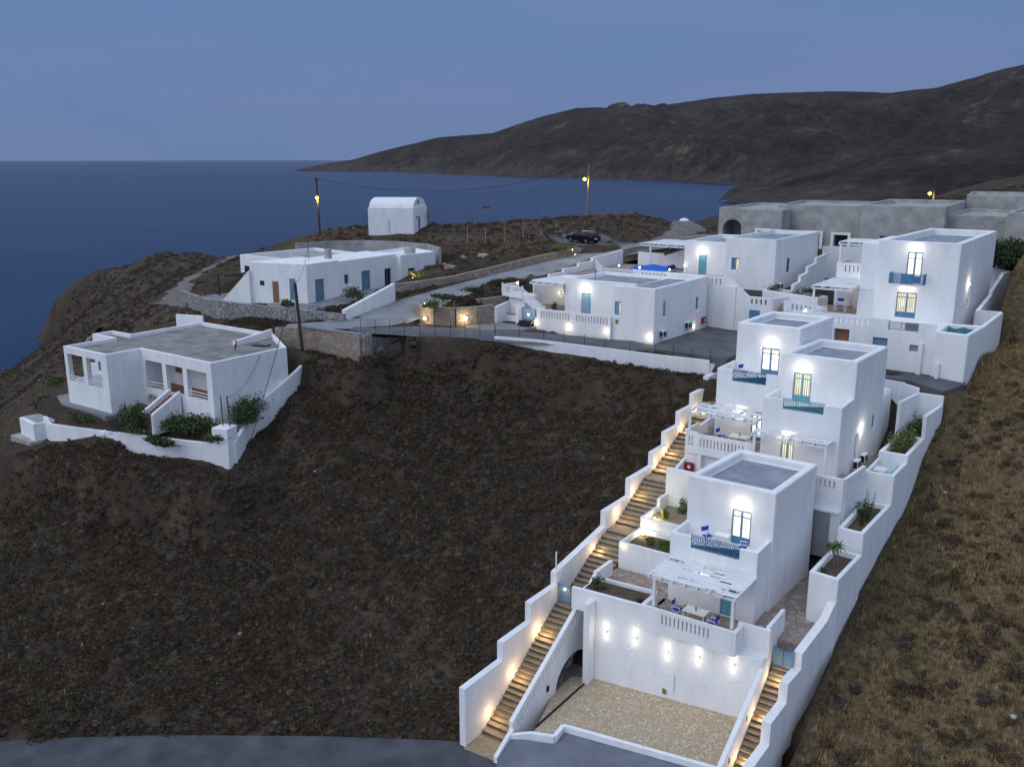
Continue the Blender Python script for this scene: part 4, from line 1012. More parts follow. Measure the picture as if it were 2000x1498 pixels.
tag(M().prism([(-29.0, 36.6), (-26.4, 36.3), (-24.6, 34.2), (-23, 31), (-40, 15), (-60, -3), (-70, 10), (-51.2, 21.6), (-44, 27.0), (-36, 32.4)], -34.2, [-33.03, -33.0, -33.04, -33.12, -33.25, -33.4, -33.5, -33.22, -33.14, -33.1]).build('road', 'asphalt'), 'grey road along the bottom left of the hillside', kind='structure')

# ================================================================== right stair, right walls, planters
T = Thing('stairs', (-14, 40, -32), 'narrow stone stair on the right of the parking bay, lit warm', 'stairs')
RS = [(38.2, -32.6), (39.3, -32.2), (46.2, -27.75), (47.4, -27.2), (49.3, -26.75)]
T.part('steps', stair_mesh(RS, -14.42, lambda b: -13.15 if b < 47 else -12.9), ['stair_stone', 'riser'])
T.part('landing', M().box(-16.15, -13.2, 47.2, 57.2, -30, -26.62), 'paving')
T = Thing('stair_wall', (-14.6, 38.5, -32), 'sloping white wall between the pebble parking bay and the narrow right stair', 'wall')
T.part('wall', M().wall((-14.62, 38.6), (-14.6, 45.75), .30, -34.5, (-30.75, -27.05)), 'plaster', bevel=.05)
for b, z in ((40.3, -30.6), (42.6, -29.4)): T.part('slot', M().box(-14.46, -14.44, b, b + .12, z, z + .3), 'iron')
T = Thing('stair_wall', (-13.3, 38.5, -32), 'stepped white wall on the far right edge of the narrow stair', 'wall')
wm = M()
for b0, b1, z0, z1, a0, a1 in ((39.4, 42.2, -30.05, -30.05, -13.3, -13.25), (42.2, 44.5, -28.75, -28.75, -13.25, -13.2), (44.5, 46.4, -27.6, -27.6, -13.2, -13.1), (46.4, 49.5, -26.65, -25.9, -13.1, -12.7), (49.5, 50.4, -25.9, -24.6, -12.7, -12.4)):
    wm.wall((a0, b0), (a1, b1), .5, (z0 - 4.4, z1 - 4.4), (z0, z1))
T.part('wall', wm, 'plaster')
for i, (b, z) in enumerate(((41.2, -30.85), (43.4, -29.4), (45.4, -28.05), (47.8, -26.95))):
    step_lamp((-13.52 + (b - 41) * .03, b, z), (-1, 0, 0), 'small lamp low on the right wall of the narrow stair, %s from the bottom' % ORD[i], 18, 'lamps along the narrow right stair', off=.35)
gate('gate', (-14.42, 46.25), (-13.3, 46.25), -27.7, -26.6, 'small blue gate at the head of the narrow right stair', sag=.12)
def planter(name, label, poly, z0, z1, rim=.28, soil=.35, bevel=.05, sm='soil'):
    T = House(name, (poly[0][0], poly[0][1], z0), label, 'planter')
    i = T.block(poly, z0, z1, bevel=bevel); ip = inset(poly, rim); T.blocks[i][1].prism(ip, z1 - soil, z1 + 1); T.done()
    T.part('soil', M().prism(inset(poly, rim - .02), z1 - soil - .1, z1 - soil + .02), sm)
    return T
planter('planter', 'tall white planter box with a small palm, right of the lowest villa', [(-13.95, 50.3), (-12.2, 50.1), (-12.0, 54.4), (-13.85, 54.6)], -28.5, -23.5)
planter('planter', 'white planter box with staked shrubs, second on the right wall', [(-13.75, 55.0), (-12.15, 54.9), (-11.95, 60.9), (-13.7, 60.9)], -28, -22.35)
H = House('plunge_pool_wall', (-13, 61, -24), 'white walled corner with a turquoise trough and a white table top beside the middle villa', 'wall')
i = H.block([(-13.85, 60.95), (-11.95, 61.0), (-11.85, 64.3), (-13.8, 64.3)], -28, -20.35, bevel=.05); H.blocks[i][1].prism([(-13.65, 61.15), (-12.2, 61.2), (-12.1, 66), (-13.65, 66)], -21.3, -19); H.done()
H.part('trough', M().box(-12.45, -12.2, 61.3, 64.2, -21.3, -20.65), 'turquoise')
T = Thing('table', (-13.2, 62.6, -21.3), 'small square white table beside the turquoise trough', 'table'); T.part('tabletop', M().box(-13.6, -12.8, 62.2, 63.1, -20.62, -20.56), 'white_paint')
for dx in (-13.5, -12.9):
    for dy in (62.3, 63.0): T.part('leg', M().box(dx - .03, dx + .03, dy - .03, dy + .03, -21.28, -20.62), 'white_paint')
planter('planter', 'long white planter with a leafy olive-coloured shrub, third on the right wall', [(-13.8, 64.32), (-11.85, 64.32), (-11.8, 69.4), (-13.6, 69.4)], -27, -19.85, rim=.3, soil=.5)
T = Thing('planter', (-12.7, 71, -18), 'topmost white planter on the right wall, deep box with a dark shrub', 'planter')
pq = [at(1757, 785, z=-17.3), at(1794, 767, z=-17.3), at(1844, 774, z=-17.3), at(1804, 812, z=-18.1)]
wm = M().wall(pq[0][:2], pq[1][:2], .26, -23, -17.3).wall((pq[1].x - .1, pq[1].y), (pq[2].x, pq[2].y), .26, -23, -17.302).wall((pq[2].x - .14, pq[2].y - .12), (-11.95, 69.4), .28, -23, (-18.0, -18.2))
T.part('wall', wm, 'plaster', bevel=.03); T.part('soil', M().prism([(pq[0].x, 69.3), (-11.9, 69.3), (pq[2].x - .1, pq[2].y), (pq[1].x, pq[1].y)], -22, -19.9), 'soil')
T = Thing('garden_wall', (-16, 76, -18), 'white wall behind the middle villa closing the passage from the street', 'wall')
T.part('wall', M().wall((-19.5, 72.75), (-14.2, 72.75), .26, -23, (-16.45, -16.75)).wall((-14.3, 72.75), (pq[1].x, pq[1].y + .2), .26, -23, (-16.78, -17.0)), 'plaster')
T = Thing('passage', (-14.7, 66, -21.3), 'narrow paved passage between the middle villa and the right planters', 'path'); T.root['kind'] = 'structure'; del T.root['category']
T.part('paving', M().box(-15.6, -13.7, 61.2, 76, -25, -21.5), 'paving')
T = Thing('passage', (-22, 58, -22.6), 'paved court between the lowest villa and the upper terraces', 'path'); T.root['kind'] = 'structure'; del T.root['category']
T.part('paving', M().box(-26.2, -16.2, 57.28, 60.1, -28, -22.75), 'paving')
T = Thing('retaining_wall', (-12, 84, -14), 'white stepped boundary wall running back on the right of the large villa', 'wall')
wm = M()
for p, q, z0, z1 in (((-10.45, 81.3), (-10.0, 87.6), -13.2, -12.9), ((-11.9, 87.6), (-10.0, 87.8), -12.9, -12.9), ((-11.9, 87.6), (-11.7, 93), -13.0, -12.2), ((-11.7, 93), (-11.9, 101), -11.9, -11.2), ((-13.6, 108.2), (-11.6, 106.0), -11.3, -11.3), ((-11.9, 101), (-11.6, 106), -11.0, -11.3), ((-13.4, 108.3), (0, 117), -10.6, -11.2)):
    wm.wall(p, q, .3, min(z0, z1) - 4.5, (z0, z1))
T.part('wall', wm, 'plaster')
T = Thing('retaining_wall', (-13, 108, -11), 'long white wall behind the large villa running off the right edge', 'wall')
T.part('wall', M().wall((-12.5, 109.6), (6, 121), .35, -16, (-9.4, -9.9)), 'plaster')

# left side planters of the lowest villa
T = House('planter', (-26, 50.1, -26.6), 'lower white planter between the long stair and the lowest villa, grasses lit from below', 'planter')
i = T.block([(-26.45, 50.15), (-21.85, 50.15), (-21.85, 53.2), (-26.45, 53.2)], -30, -24.75, bevel=.05); T.blocks[i][1].prism([(-26.25, 50.38), (-21.9, 50.38), (-21.9, 53.0), (-26.25, 53.0)], -25.15, -23); T.done()
T.part('soil', M().box(-26.27, -21.9, 50.36, 53.02, -25.25, -25.13), 'soil')
T = House('planter', (-26, 53.2, -25), 'upper white planter beside the long stair with sandy soil and a green bush', 'planter')
i = T.block([(-26.45, 53.2), (-21.85, 53.2), (-21.85, 57.2), (-26.45, 57.2)], -29, -24.0, bevel=.05); T.blocks[i][1].prism([(-26.22, 53.42), (-21.9, 53.42), (-21.9, 58), (-26.22, 58)], -24.35, -22); T.done()
T.part('soil', M().box(-26.24, -21.9, 53.4, 57.2, -24.5, -24.33), 'sand')
T.part('side_block', M().wall((-26.3, 55.6), (-26.3, 57.3), .28, -27, (-23.4, -23.4)), 'plaster', bevel=.1)
T = Thing('garden_wall', (-24, 56.8, -22), 'white screen wall with a narrow slot between the long stair and the court', 'wall')
T.part('wall', M().box(-26.45, -21.2, 57.0, 57.25, -27, -21.5), 'plaster', bevel=.05); T.part('slot', M().box(-23.3, -23.1, 56.97, 56.99, -22.6, -22.0), 'iron')
T = Thing('garden_wall', (-26.3, 46, -26), 'low stepped white parapet between the long stair and the first terrace', 'wall')
T.part('wall', M().wall((-26.34, 46.3), (-26.34, 46.85), .26, -28, (-26.1, -25.75)).wall((-26.34, 46.85), (-26.34, 48.95), .26, -28, -25.6), 'plaster')
T = Thing('patio', (-24, 49, -26.6), 'paved patio beside the lowest villa', 'patio'); T.root['kind'] = 'structure'; del T.root['category']
T.part('paving', M().box(-26.5, -21.8, 46.95, 50.2, -29, -26.6), 'paving')
T = Thing('garden_wall', (-26.2, 60, -21), 'white wall following the long stair under the upper terrace', 'wall')
T.part('wall', M().wall((-26.38, 57.3), (-26.38, 60.0), .22, -26, (-22.3, -21.6)).wall((-26.38, 62.3), (-25.7, 65.5), .22, -24, (-19.7, -18.9)), 'plaster')

# garden uplights
def uplight(loc, label, power=10, grp='small garden spotlights in the planters', colr=(1, .85, .5)):
    T = Thing('garden_light', loc, label, 'garden light', grp); L0 = Vector(loc)
    T.part('spike', M().tube(L0 + Vector((0, 0, -.15)), L0 + Vector((0, 0, .1)), .02), 'iron'); T.part('bulb', M().ball(L0 + Vector((0, 0, .14)), .05, 8), 'bulb_warm')
    light(T.root, (0, 0, .22), power, colr, .06)
uplight((-22.15, 50.75, -25.1), 'garden spotlight in front of the yellow grasses beside the lowest villa', 45)
uplight((-25.9, 52.6, -25.1), 'garden spotlight at the back corner of the lower planter by the stair', 40)
uplight((-25.7, 53.9, -24.3), 'garden spotlight at the front corner of the sandy planter', 60)
step_lamp((-26.1, 50.14, -24.95), (0, -1, 0), 'round lamp on the front corner of the lower planter beside the stair', 5, 'lamp on the planter front')

# ================================================================== street walls, fence, lamps
T = Thing('street_wall', (-40, 66, -16.5), 'low white wall along the outer edge of the street above the scrub field', 'wall')
A_, B_ = at(966, 657, z=-15.35), at(1390, 705, z=-16.55)
pts = [at(966, 657, z=-15.35), at(1060, 665, z=-15.6), at(1180, 680, z=-15.95), at(1278, 692, z=-16.2), at(1386, 704, z=-16.5)]
wm = M()
for p, q in zip(pts, pts[1:]): wm.wall(p, q, .3, min(p.z, q.z) - 2.6, (p.z, q.z))
wm.wall(pts[-1], (-28.7, 71.3), .3, -19.5, (-16.75, -16.85))
T.part('wall', wm, 'plaster'); pts_sw = list(pts)
def fence(name, label, pts, h=1.1, step=2.2, matn='iron', r=.022, wires=3, grp=None, wire=True):
    T = Thing(name, pts[0], label, 'fence', grp); i = 0
    for p, q in zip(pts, pts[1:]):
        p = Vector(p); q = Vector(q); n = max(1, round((q - p).length / step))
        for k in range(n + (1 if q == Vector(pts[-1]) else 0)):
            w = p + (q - p) * k / n; T.part('post', M().tube(w - Vector((0, 0, .3)), w + Vector((0, 0, h)), r, 6), matn)
    if wire:
        wm = M()
        for z in [h * (j + 1) / wires - .04 for j in range(wires)]:
            for p, q in zip(pts, pts[1:]): wm.tube(Vector(p) + Vector((0, 0, z)), Vector(q) + Vector((0, 0, z)), .006, 4, cap=False)
        T.part('wire', wm, matn)
    return T
fp = [p + Vector((.0, .15, 0)) for p in pts]
fence('wire_fence', 'thin dark post and wire fence on the low white street wall', fp, h=.95, step=1.75)
jp = [at(705, 648, z=-15.1), at(790, 650, z=-15.2), at(880, 652, z=-15.2), at(966, 656, z=-15.35)]
fence('wire_fence', 'thin dark post and wire fence on the stone edge of the road junction', jp, h=1.15, step=1.5)
# stone walls
def stone_wall(name, label, pts, th, drop, matn='rubble', zb=None):
    T = Thing(name, pts[0], label, 'wall'); wm = M()
    for p, q in zip(pts, pts[1:]): wm.wall(p, q, th, (p[2] - drop, q[2] - drop), (p[2], q[2]))
    T.part('masonry', wm, matn); return T
T = stone_wall('stone_wall', 'stone retaining wall with a pale cap under the road junction', [at(538, 640, z=-15.2), at(600, 640, z=-15.15), at(706, 655, z=-15.1), at(722, 652, z=-15.15)], .5, 3.2)
T.part('cap', M().wall(at(592, 637, z=-15.0), at(706, 652, z=-15.0), .55, -15.1, -14.98), 'street')
stone_wall('stone_wall', 'dry stone wall with pale boulders below the street fence', [at(722, 658, z=-15.8), at(800, 656, z=-16.0), at(900, 658, z=-16.1), at(966, 663, z=-16.2)], .8, 1.6, 'dry_stone')
stone_wall('stone_wall', 'long stone wall on the uphill side of the road beside the chapel field', [at(764, 554, z=-13.35), at(800, 552, z=-13.3), at(880, 540, z=-13.0), at(960, 522, z=-12.3), at(1040, 502, z=-11.5), at(1120, 486, z=-10.9), at(1165, 483, z=-10.9)], .5, 1.4)
CPL = [Vector((*at(x, y, z=-15.3)[:2], z)) for x, y, z in ((814, 612, -14.1), (815, 619, -14.0), (824, 624.5, -13.9), (851, 630.5, -13.8), (890, 633, -13.75), (930, 630, -13.75), (962, 626, -13.75))]
stone_wall('stone_wall', 'curved stone planter wall lit by two lamps at the bend of the road', [at(818, 606, z=-14.2), at(815, 615, z=-14.1), at(822, 624, z=-14.0), at(850, 604, z=-13.6) * 0 + at(840, 600, z=-13.9)] and
           CPL, .5, 2.4)
stone_wall('stone_wall', 'low upper stone terrace wall inside the curved planter', [Vector((-57.3, 70, -13.7)), Vector((-55.5, 69.0, -13.5)), Vector((-53.2, 70.6, -13.4)), Vector((-51.5, 74.5, -13.2))], .45, 1.5)
stone_wall('stone_wall', 'stone wall between the road and the steps behind the middle villas', [Vector((-57.5, 76.5, -13.2)), Vector((-54.2, 80, -12.6)), Vector((-53.4, 86, -11.9)), Vector((-53.2, 94, -11.0)), Vector((-50.9, 103, -10.2)), Vector((-47, 110, -9.6))], .5, 1.6)
T = Thing('stepped_wall', (-52, 80, -12), 'white stepped wall following the stone wall behind the single-storey villa', 'wall'); wm = M()
q = [(-52.6, 79.0), (-52.3, 81.5), (-52.1, 84.0), (-52.0, 87.0), (-52.0, 90.0)]
for i, (p0, p1) in enumerate(zip(q, q[1:])): wm.wall(p0, p1, .3, -16, -12.35 + i * .33)
wm.wall((-52.6, 79.0), (-47.0, 83.3), .3, -16, (-12.35, -12.0)).wall((-52.0, 90.0), (-51.9, 97.0), .3, -16, (-11.0, -10.7))
T.part('wall', wm, 'plaster')
T = Thing('garden_wall', (-51.5, 71, -15), 'plain white wall between the stone planter and the villa landing', 'wall')
T.part('wall', M().wall((-51.2, 70.3), (-51.6, 74.6), .3, -18, (-13.95, -13.6)).wall((-51.6, 74.6), (-49.5, 74.0), .3, -18, -13.6), 'plaster')
# picket landing and flight
def pickets(T, p, q, z0, z1, zq0=None, zq1=None, name='railing', parent=None):
    P = Vector(p); Q = Vector(q); n = max(2, round((Q - P).length / .17)); m = M(); d0 = 0 if zq0 is None else zq0 - z0; L_ = (Q - P).length
    for i in range(n + 1):
        w = P + (Q - P) * i / n; dz = d0 * i / n; big = i in (0, n)
        m.cbox((w.x, w.y, (z0 + z1) / 2 + dz + (.05 if big else 0)), (.10 if big else .07, .10 if big else .03, z1 - z0 + (.1 if big else 0)), math.atan2((Q - P).y, (Q - P).x))
    for z in (z0 + .12, z1 - .15): m.wall(P, Q, .04, (z, z + d0), (z + .07, z + .07 + d0))
    T.part(name, m, 'white_paint', parent=parent)
T = Thing('landing', (-51, 72.5, -13), 'white raised landing and flight with picket railings beside the single-storey villa', 'stairs')
T.part('slab', M().prism([(-51.9, 72.4), (-48.9, 71.6), (-48.5, 73.5), (-51.3, 74.6)], -13.15, -12.9), 'plaster')
T.part('wall', M().prism([(-51.4, 72.9), (-49.0, 72.2), (-48.8, 73.3), (-51.0, 74.0)], -17, -13.16), 'plaster')
fl = M()
for i in range(11): fl.box(-48.9 + i * .25, -48.6 + i * .25, 71.7, 72.8, -13.35 - i * .17, -13.1 - i * .17)
T.part('flight', fl, 'plaster')
pickets(T, (-51.85, 72.4), (-48.9, 71.6), -12.9, -12.0); pickets(T, (-51.9, 72.5), (-51.4, 74.5), -12.9, -12.0); pickets(T, (-48.9, 71.6), (-46.4, 71.65), -12.95, -12.05, -14.6, -13.7)
T = Thing('entrance_steps', (-48, 70.5, -16), 'dark entrance steps up to the terrace gate of the single-storey villa', 'stairs'); fl = M()
for i in range(4): fl.box(-48.9, -47.45, 70.0 + i * .33, 71.45, -16.4, -15.75 + i * .2)
T.part('steps', fl, 'iron'); T.part('pier', M().box(-49.2, -48.92, 70.9, 72.3, -17, -13.9), 'plaster', bevel=.06)
T.part('gate', M().box(-48.8, -47.4, 71.5, 71.56, -15.0, -14.0), 'pale_blue')
T = Thing('picket_fence', (-50, 90, -12), 'white picket railing on the terrace behind the single-storey villa', 'fence')
pickets(T, (-47.6, 84.5), (-43.8, 84.4), -12.3, -11.25); pickets(T, (-51.6, 90.2), (-47.6, 84.5), -12.3, -11.15)
T = Thing('tarpaulin', (-47, 90, -12), 'bright blue sheet lying over furniture behind the picket railing', 'tarpaulin')
vs = []; fs = []; 
for j in range(5):
    for i in range(9): vs.append((-46.8 + i * .45, 88.6 + j * .7 + i * .28, -11.55 + .12 * math.sin(i * 1.3) * math.cos(j) - (.5 if j in (0, 4) or i in (0,) else 0)))
for j in range(4):
    for i in range(8): a = j * 9 + i; fs.append((a, a + 1, a + 10, a + 9))
T.part('sheet', M().add(vs, fs), 'pool_blue', smooth=True)
grp = 'round lamps on the white terrace wall'
for i, (x, y) in enumerate(((1270, 659), (1184, 647), (1111, 639), (1046, 630))):
    p = at(x, y, b=71.48 if i else 71.78); p.y = 71.48 if i else 71.78
    if i == 0: p.x = -35.4
    step_lamp(p, (0, -1, 0), 'round lamp low on the street wall of the single-storey villa, %s from the right' % ORD[i], 9, grp, r=.09, off=.25, colr=(1, .75, .5))
step_lamp((-34.97, 78.9 + 1.2, -15.6), (1, 0, 0), 'round lamp low on the right side of the single-storey villa', 7, grp, r=.08, off=.25, colr=(1, .8, .6))
grp = 'round lamps on the stone walls by the road'
def on_wall(x, y, z, yl, off):
    p = at(x, y, z=z); return Vector((p.x + off[0], p.y + off[1], at(x, yl, b=p.y).z))
for i, (x, y, z, n, lab) in enumerate(((836, 622, on_wall(837, 628, -15.3, 621, (-.1, -.32)), (-.3, -1, 0), 'on the curved stone planter, left one'), (912, 620, on_wall(913, 631.5, -15.3, 620, (.1, -.32)), (.5, -.9, 0), 'on the curved stone planter, right one'), (820, 570, on_wall(820, 549.5, -13.25, 569, (.27, -.1)), (1, -.4, 0), 'on the long stone wall, nearest to the junction'),
                                (974, 535, on_wall(974, 518.5, -12.2, 535, (.30, 0)), (1, -.2, 0), 'on the long stone wall, halfway up the road'), (1119, 499, on_wall(1119, 486, -10.9, 499, (.30, 0)), (1, -.2, 0), 'on the long stone wall, near the parked car'))):
    step_lamp(z, n, 'warm round lamp ' + lab, 45 if i < 2 else 60, grp, r=.15, off=.45, colr=(1, .78, .45))
for (x, y, z, lab, pw_) in ((829, 597, -13.7, 'garden light among plants at the tip of the curved planter', 45), (806, 545, -13.1, 'garden light in dry grass at the start of the long stone wall', 40), (1118, 491, -10.7, 'bright garden light in grass below the parked car', 60)):
    p = at(x, y, z=z); uplight(p, lab, pw_, 'garden lights by the road', (1, .85, .45))
for (p, lab) in (((-49.9, 72.2, -11.75), 'lamp on the white landing rail'), ((-46.2, 85.8, -11.1), 'lamp behind the white picket railing, left one'), ((-43.0, 84.3, -10.95), 'lamp behind the white picket railing, middle one'), ((-39.5, 84.0, -10.9), 'lamp on the terrace parapet in front of the blue door'),
                 ((-41.9, 92.9, -11.5), 'lamp beside the chair at the upper blue door'), ((-47.9, 71.2, -14.5), 'lamp inside the entrance gate above the dark steps')):
    step_lamp(p, (0, -1, 0), lab, 8, 'small terrace lamps of the middle villas', r=.09, colr=(1, .88, .7), bulb='bulb_white', off=.25)
step_lamp((-23.6, 77.3, -12.6), (0, -1, 0), 'small lamp at the left end of the large villa parapet', 6, 'lamp on the large villa parapet', r=.08, bulb='bulb_white', colr=(1, .9, .75))
# inner parapets left of the big villa terrace
T = Thing('garden_wall', (-25, 83, -13), 'slotted white parapet around the terrace between the two upper villas', 'wall'); bl = M()
balus(bl, (-27.5, 83.6), (-23.2, 81.9), -14.5, -13.7, -13.1, -12.9, th=.22, pitch=.5, gap=.2, ends=(.9, .2)); balus(bl, (-23.2, 81.9), (-24.5, 77.3), -14.5, -13.6, -13.1, -12.9, th=.22, pitch=.35, gap=.14, ends=(.2, .2))
T.part('parapet', bl, 'plaster'); T.part('terrace', M().prism([(-28, 84), (-23, 82), (-24.5, 77.2), (-20.9, 83.4), (-20.9, 88), (-31, 92)][:1] + [(-24.6, 83.42), (-20.95, 83.42), (-20.95, 87.1), (-27.6, 88)], -17, -13.55), 'paving')
T = House('planter', (-28, 87, -13), 'white planter with dark shrubs between the upper villas', 'planter')
i = T.block([(-30.9, 86.9), (-24.8, 84.6), (-24.3, 86.2), (-30.4, 88.8)], -17, -12.55, bevel=.05); T.blocks[i][1].prism(inset([(-30.9, 86.9), (-24.8, 84.6), (-24.3, 86.2), (-30.4, 88.8)], .25), -12.9, -11); T.done()
T.part('soil', M().prism(inset([(-30.9, 86.9), (-24.8, 84.6), (-24.3, 86.2), (-30.4, 88.8)], .23), -13.1, -12.88), 'soil')
T = Thing('stepped_wall', (-29, 95, -12), 'white stepped wall climbing between the cube villa and the large villa', 'wall'); wm = M()
q = [(-28.5, 88.6), (-28.8, 91.5), (-29.2, 95.0), (-29.6, 99.0), (-30.0, 104.0)]
for i, (p0, p1) in enumerate(zip(q, q[1:])): wm.wall(p0, p1, .3, -16, -12.1 + i * .55)
wm.wall((-31, 106), (-24, 108.5), .3, -14, (-9.8, -9.8))
T.part('wall', wm, 'plaster')

# ================================================================== house at the lower left
H = House('house', (-68, 44, -20.6), 'white one-storey house at the left with open porch bays and a weathered grey flat roof', 'house')
mainp = [(-70.3, 44.6), (-60.5, 44.4), (-60.4, 52.2), (-66.4, 55.9), (-77.0, 55.9), (-77.0, 48.1), (-80.0, 48.1), (-80.0, 46.0), (-76.8, 46.0), (-76.8, 41.4), (-70.3, 41.4)]
hb = H.block(mainp, -24, -15.95, bevel=.05); c = H.blocks[hb][1]
c.prism(inset(mainp, .3), -16.3, -14); H.decks = [(M().prism(inset(mainp, .28), -16.6, -16.28), 'roof_old')]
for x0, x1 in ((-69.75, -67.3), (-66.75, -64.4), (-63.85, -61.2)): c.box(x0, x1, 44.0, 45.0, -19.25 if x0 != -66.75 else -19.29, -16.85)
c.box(-69.75, -61.2, 44.85, 46.7, -19.3, -16.7); c.box(-76.3, -71.2, 41.8, 44.3, -19.05, -16.45)
for x0, x1 in ((-76.3, -73.95), (-73.4, -71.2)): c.box(x0, x1, 41.0, 42.0, -19.0, -16.55)
c.box(-77.4, -76.2, 41.8, 45.4, -19.0, -16.6)
H.done()
H.part('porch_floor', M().box(-69.7, -61.25, 44.88, 46.68, -19.35, -19.27), 'brown_wood')
q0, q1 = at(342, 713, b=46.62), at(354, 729, b=46.62); H.part('shutter', M().box(q0.x, q1.x, 46.6, 46.68, q1.z, q0.z), 'brown_wood')
q0, q1 = at(191, 706, b=44.2), at(201, 725, b=44.2); H.part('window', M().box(q0.x, q1.x, 44.2, 44.28, q1.z, q0.z), 'old_blue')
for x0, x1, y in ((-69.75, -67.3, 44.55), (-63.85, -61.2, 44.55), (-76.3, -73.95, 41.5), (-73.4, -71.2, 41.5)):
    for z in ((-18.98, -18.72) if y > 43 else (-18.8, -18.55)): H.part('rail', M().box(x0, x1, y - .03, y + .03, z, z + .07), 'white_paint')
st = M()
for i in range(9): st.box(-66.1, -65.1, 44.35 - (i + 1) * .3, 44.36 - i * .3, -22, -19.42 - i * .15)
H.part('steps', st, 'brown_wood')
H.part('stair_cheek', M().wall((-66.25, 44.35), (-66.25, 41.6), .28, -22, (-18.9, -20.3)).wall((-64.9, 44.35), (-64.9, 41.6), .28, -22, (-18.9, -20.3)), 'plaster')
H.part('upstand', M().wall(at(457, 670, z=-16)[:2], (-66.3, 55.6), .3, -16.4, (-15.85, -15.5)), 'plaster')
H.part('upstand', M().wall((-80.2, 55.3), (-77.2, 56.2), .3, -20, -15.4), 'plaster')
H.part('vent_pipe', M().tube((-65, 50.5, -16.2), (-65, 50.5, -15.6), .06), 'red_box')
H.part('vent_pipe', M().tube((-64.4, 49.9, -16.2), (-64.4, 49.9, -15.8), .06), 'red_box')
H.part('panel', M().cbox((-64, 52.4, -16.15), (1.6, .9, .05), R(20)), 'glass_dark')
AX = House('outbuilding', (-66, 57, -20), 'small white outbuilding with a bright blue door behind the left house', 'shed')
axp = [Vector(at(x, y, z=-17.4)[:2]) for x, y in ((540, 688), (611, 689), (592, 670), (530, 672))]; k = AX.block([tuple(q) for q in axp], -22, -17.4, bevel=.04); AX.done(); AX.part('roof', M().prism(inset([tuple(q) for q in axp], .1), -17.45, -17.37), 'roof_old')
AX.part('door', M().wall(tuple(axp[0].lerp(axp[1], .20) + Vector((.02, -.04))), tuple(axp[0].lerp(axp[1], .40) + Vector((.02, -.04))), .06, -19.3, -17.75), 'blue_paint')
T = Thing('garden_wall', (-57.5, 43.6, -24), 'white garden wall around the left house with a square corner pillar', 'wall'); wm = M()
gw = [(-77.3, 39.3, -21.9), (-76.2, 39.1, -22.35), (-72.0, 39.6, -22.15), (-67.7, 40.4, -22.0), (-62.1, 42.0, -22.0), (-58.6, 43.1, -22.0)]
for p, q in zip(gw, gw[1:]): wm.wall(p[:2], q[:2], .32, -25.5, (p[2], q[2]))
gr = [(-57.7, 43.9, -21.95), tuple(at(480, 826, z=-21.3)), tuple(at(495, 808, z=-20.9)), tuple(at(498, 790, z=-20.2)), tuple(at(544, 754, z=-19.1)), tuple(at(580, 722, z=-18.2)), tuple(at(611, 690, z=-17.3))]
for p, q in zip(gr, gr[1:]): wm.wall(p[:2], q[:2], .32, (p[2] - 3.2, q[2] - 3.2), (p[2], q[2]))
T.part('wall', wm, 'plaster')
T.part('pillar', M().prism([(-58.9, 42.8), (-57.5, 43.2), (-57.9, 44.5), (-59.2, 44.1)], -26, -20.65), 'plaster', bevel=.05)
for p in ((-69.5, 40.1), (-62.0, 42.15)): T.part('finial', M().prism([(p[0] - .7, p[1] - .18), (p[0] + .7, p[1] + .05), (p[0] + .65, p[1] + .3), (p[0] - .7, p[1] + .1)], -23, [-22.4, -22.4, -22.4, -22.4]).ball((p[0], p[1], -22.35), .38, 8), 'plaster')
T.part('post', M().tube((-58.6, 43.7, -20.65), (-58.75, 43.8, -18.3), .05), 'rust_metal'); T.part('post', M().tube((-58.0, 43.9, -20.65), (-58.1, 43.9, -18.2), .05), 'rust_metal')
T = Thing('cistern', (-78, 38, -23.6), 'small square white cistern with a flat lid at the left end of the garden wall', 'cistern')
T.part('tank', M().prism([(-80.4, 38.6), (-77.3, 38.2), (-76.9, 40.0), (-80.0, 40.5)], -25.5, -22.35), 'plaster', bevel=.05); T.part('lid', M().prism([(-80.2, 38.9), (-77.5, 38.55), (-77.2, 39.8), (-79.9, 40.2)], -22.36, -22.28), 'grey_cement')
T.part('plinth', M().prism([(-80.9, 37.9), (-77.3, 37.7), (-77, 39), (-80.9, 39.4)], -26, -23.9), 'grey_cement')
T = Thing('garden_wall', (-82, 42, -23), 'winding low white wall at the seaward side of the left house', 'wall'); wm = M()
q = [(-80.2, 40.5, -22.9), (-82.0, 43.2, -22.6), (-83.4, 46.6, -21.9), (-83.6, 49.5, -21.2), (-82.0, 51.5, -20.9)]
for p0, p1 in zip(q, q[1:]): wm.wall(p0[:2], p1[:2], .28, (p0[2] - 2, p1[2] - 2), (p0[2], p1[2]))
wm.wall((-83.3, 46.8), (-77, 46.5), .28, -23, (-19.2, -18.7))
T.part('wall', wm, 'plaster')
T = M().prism([(-79.8, 41.9), (-76.9, 40.7), (-70, 40.6), (-69.4, 42.0), (-69, 44), (-79.8, 46)], -22.4, -21.02); tag(T.build('path', 'street'), 'grey gravel path around the left house', kind='structure')

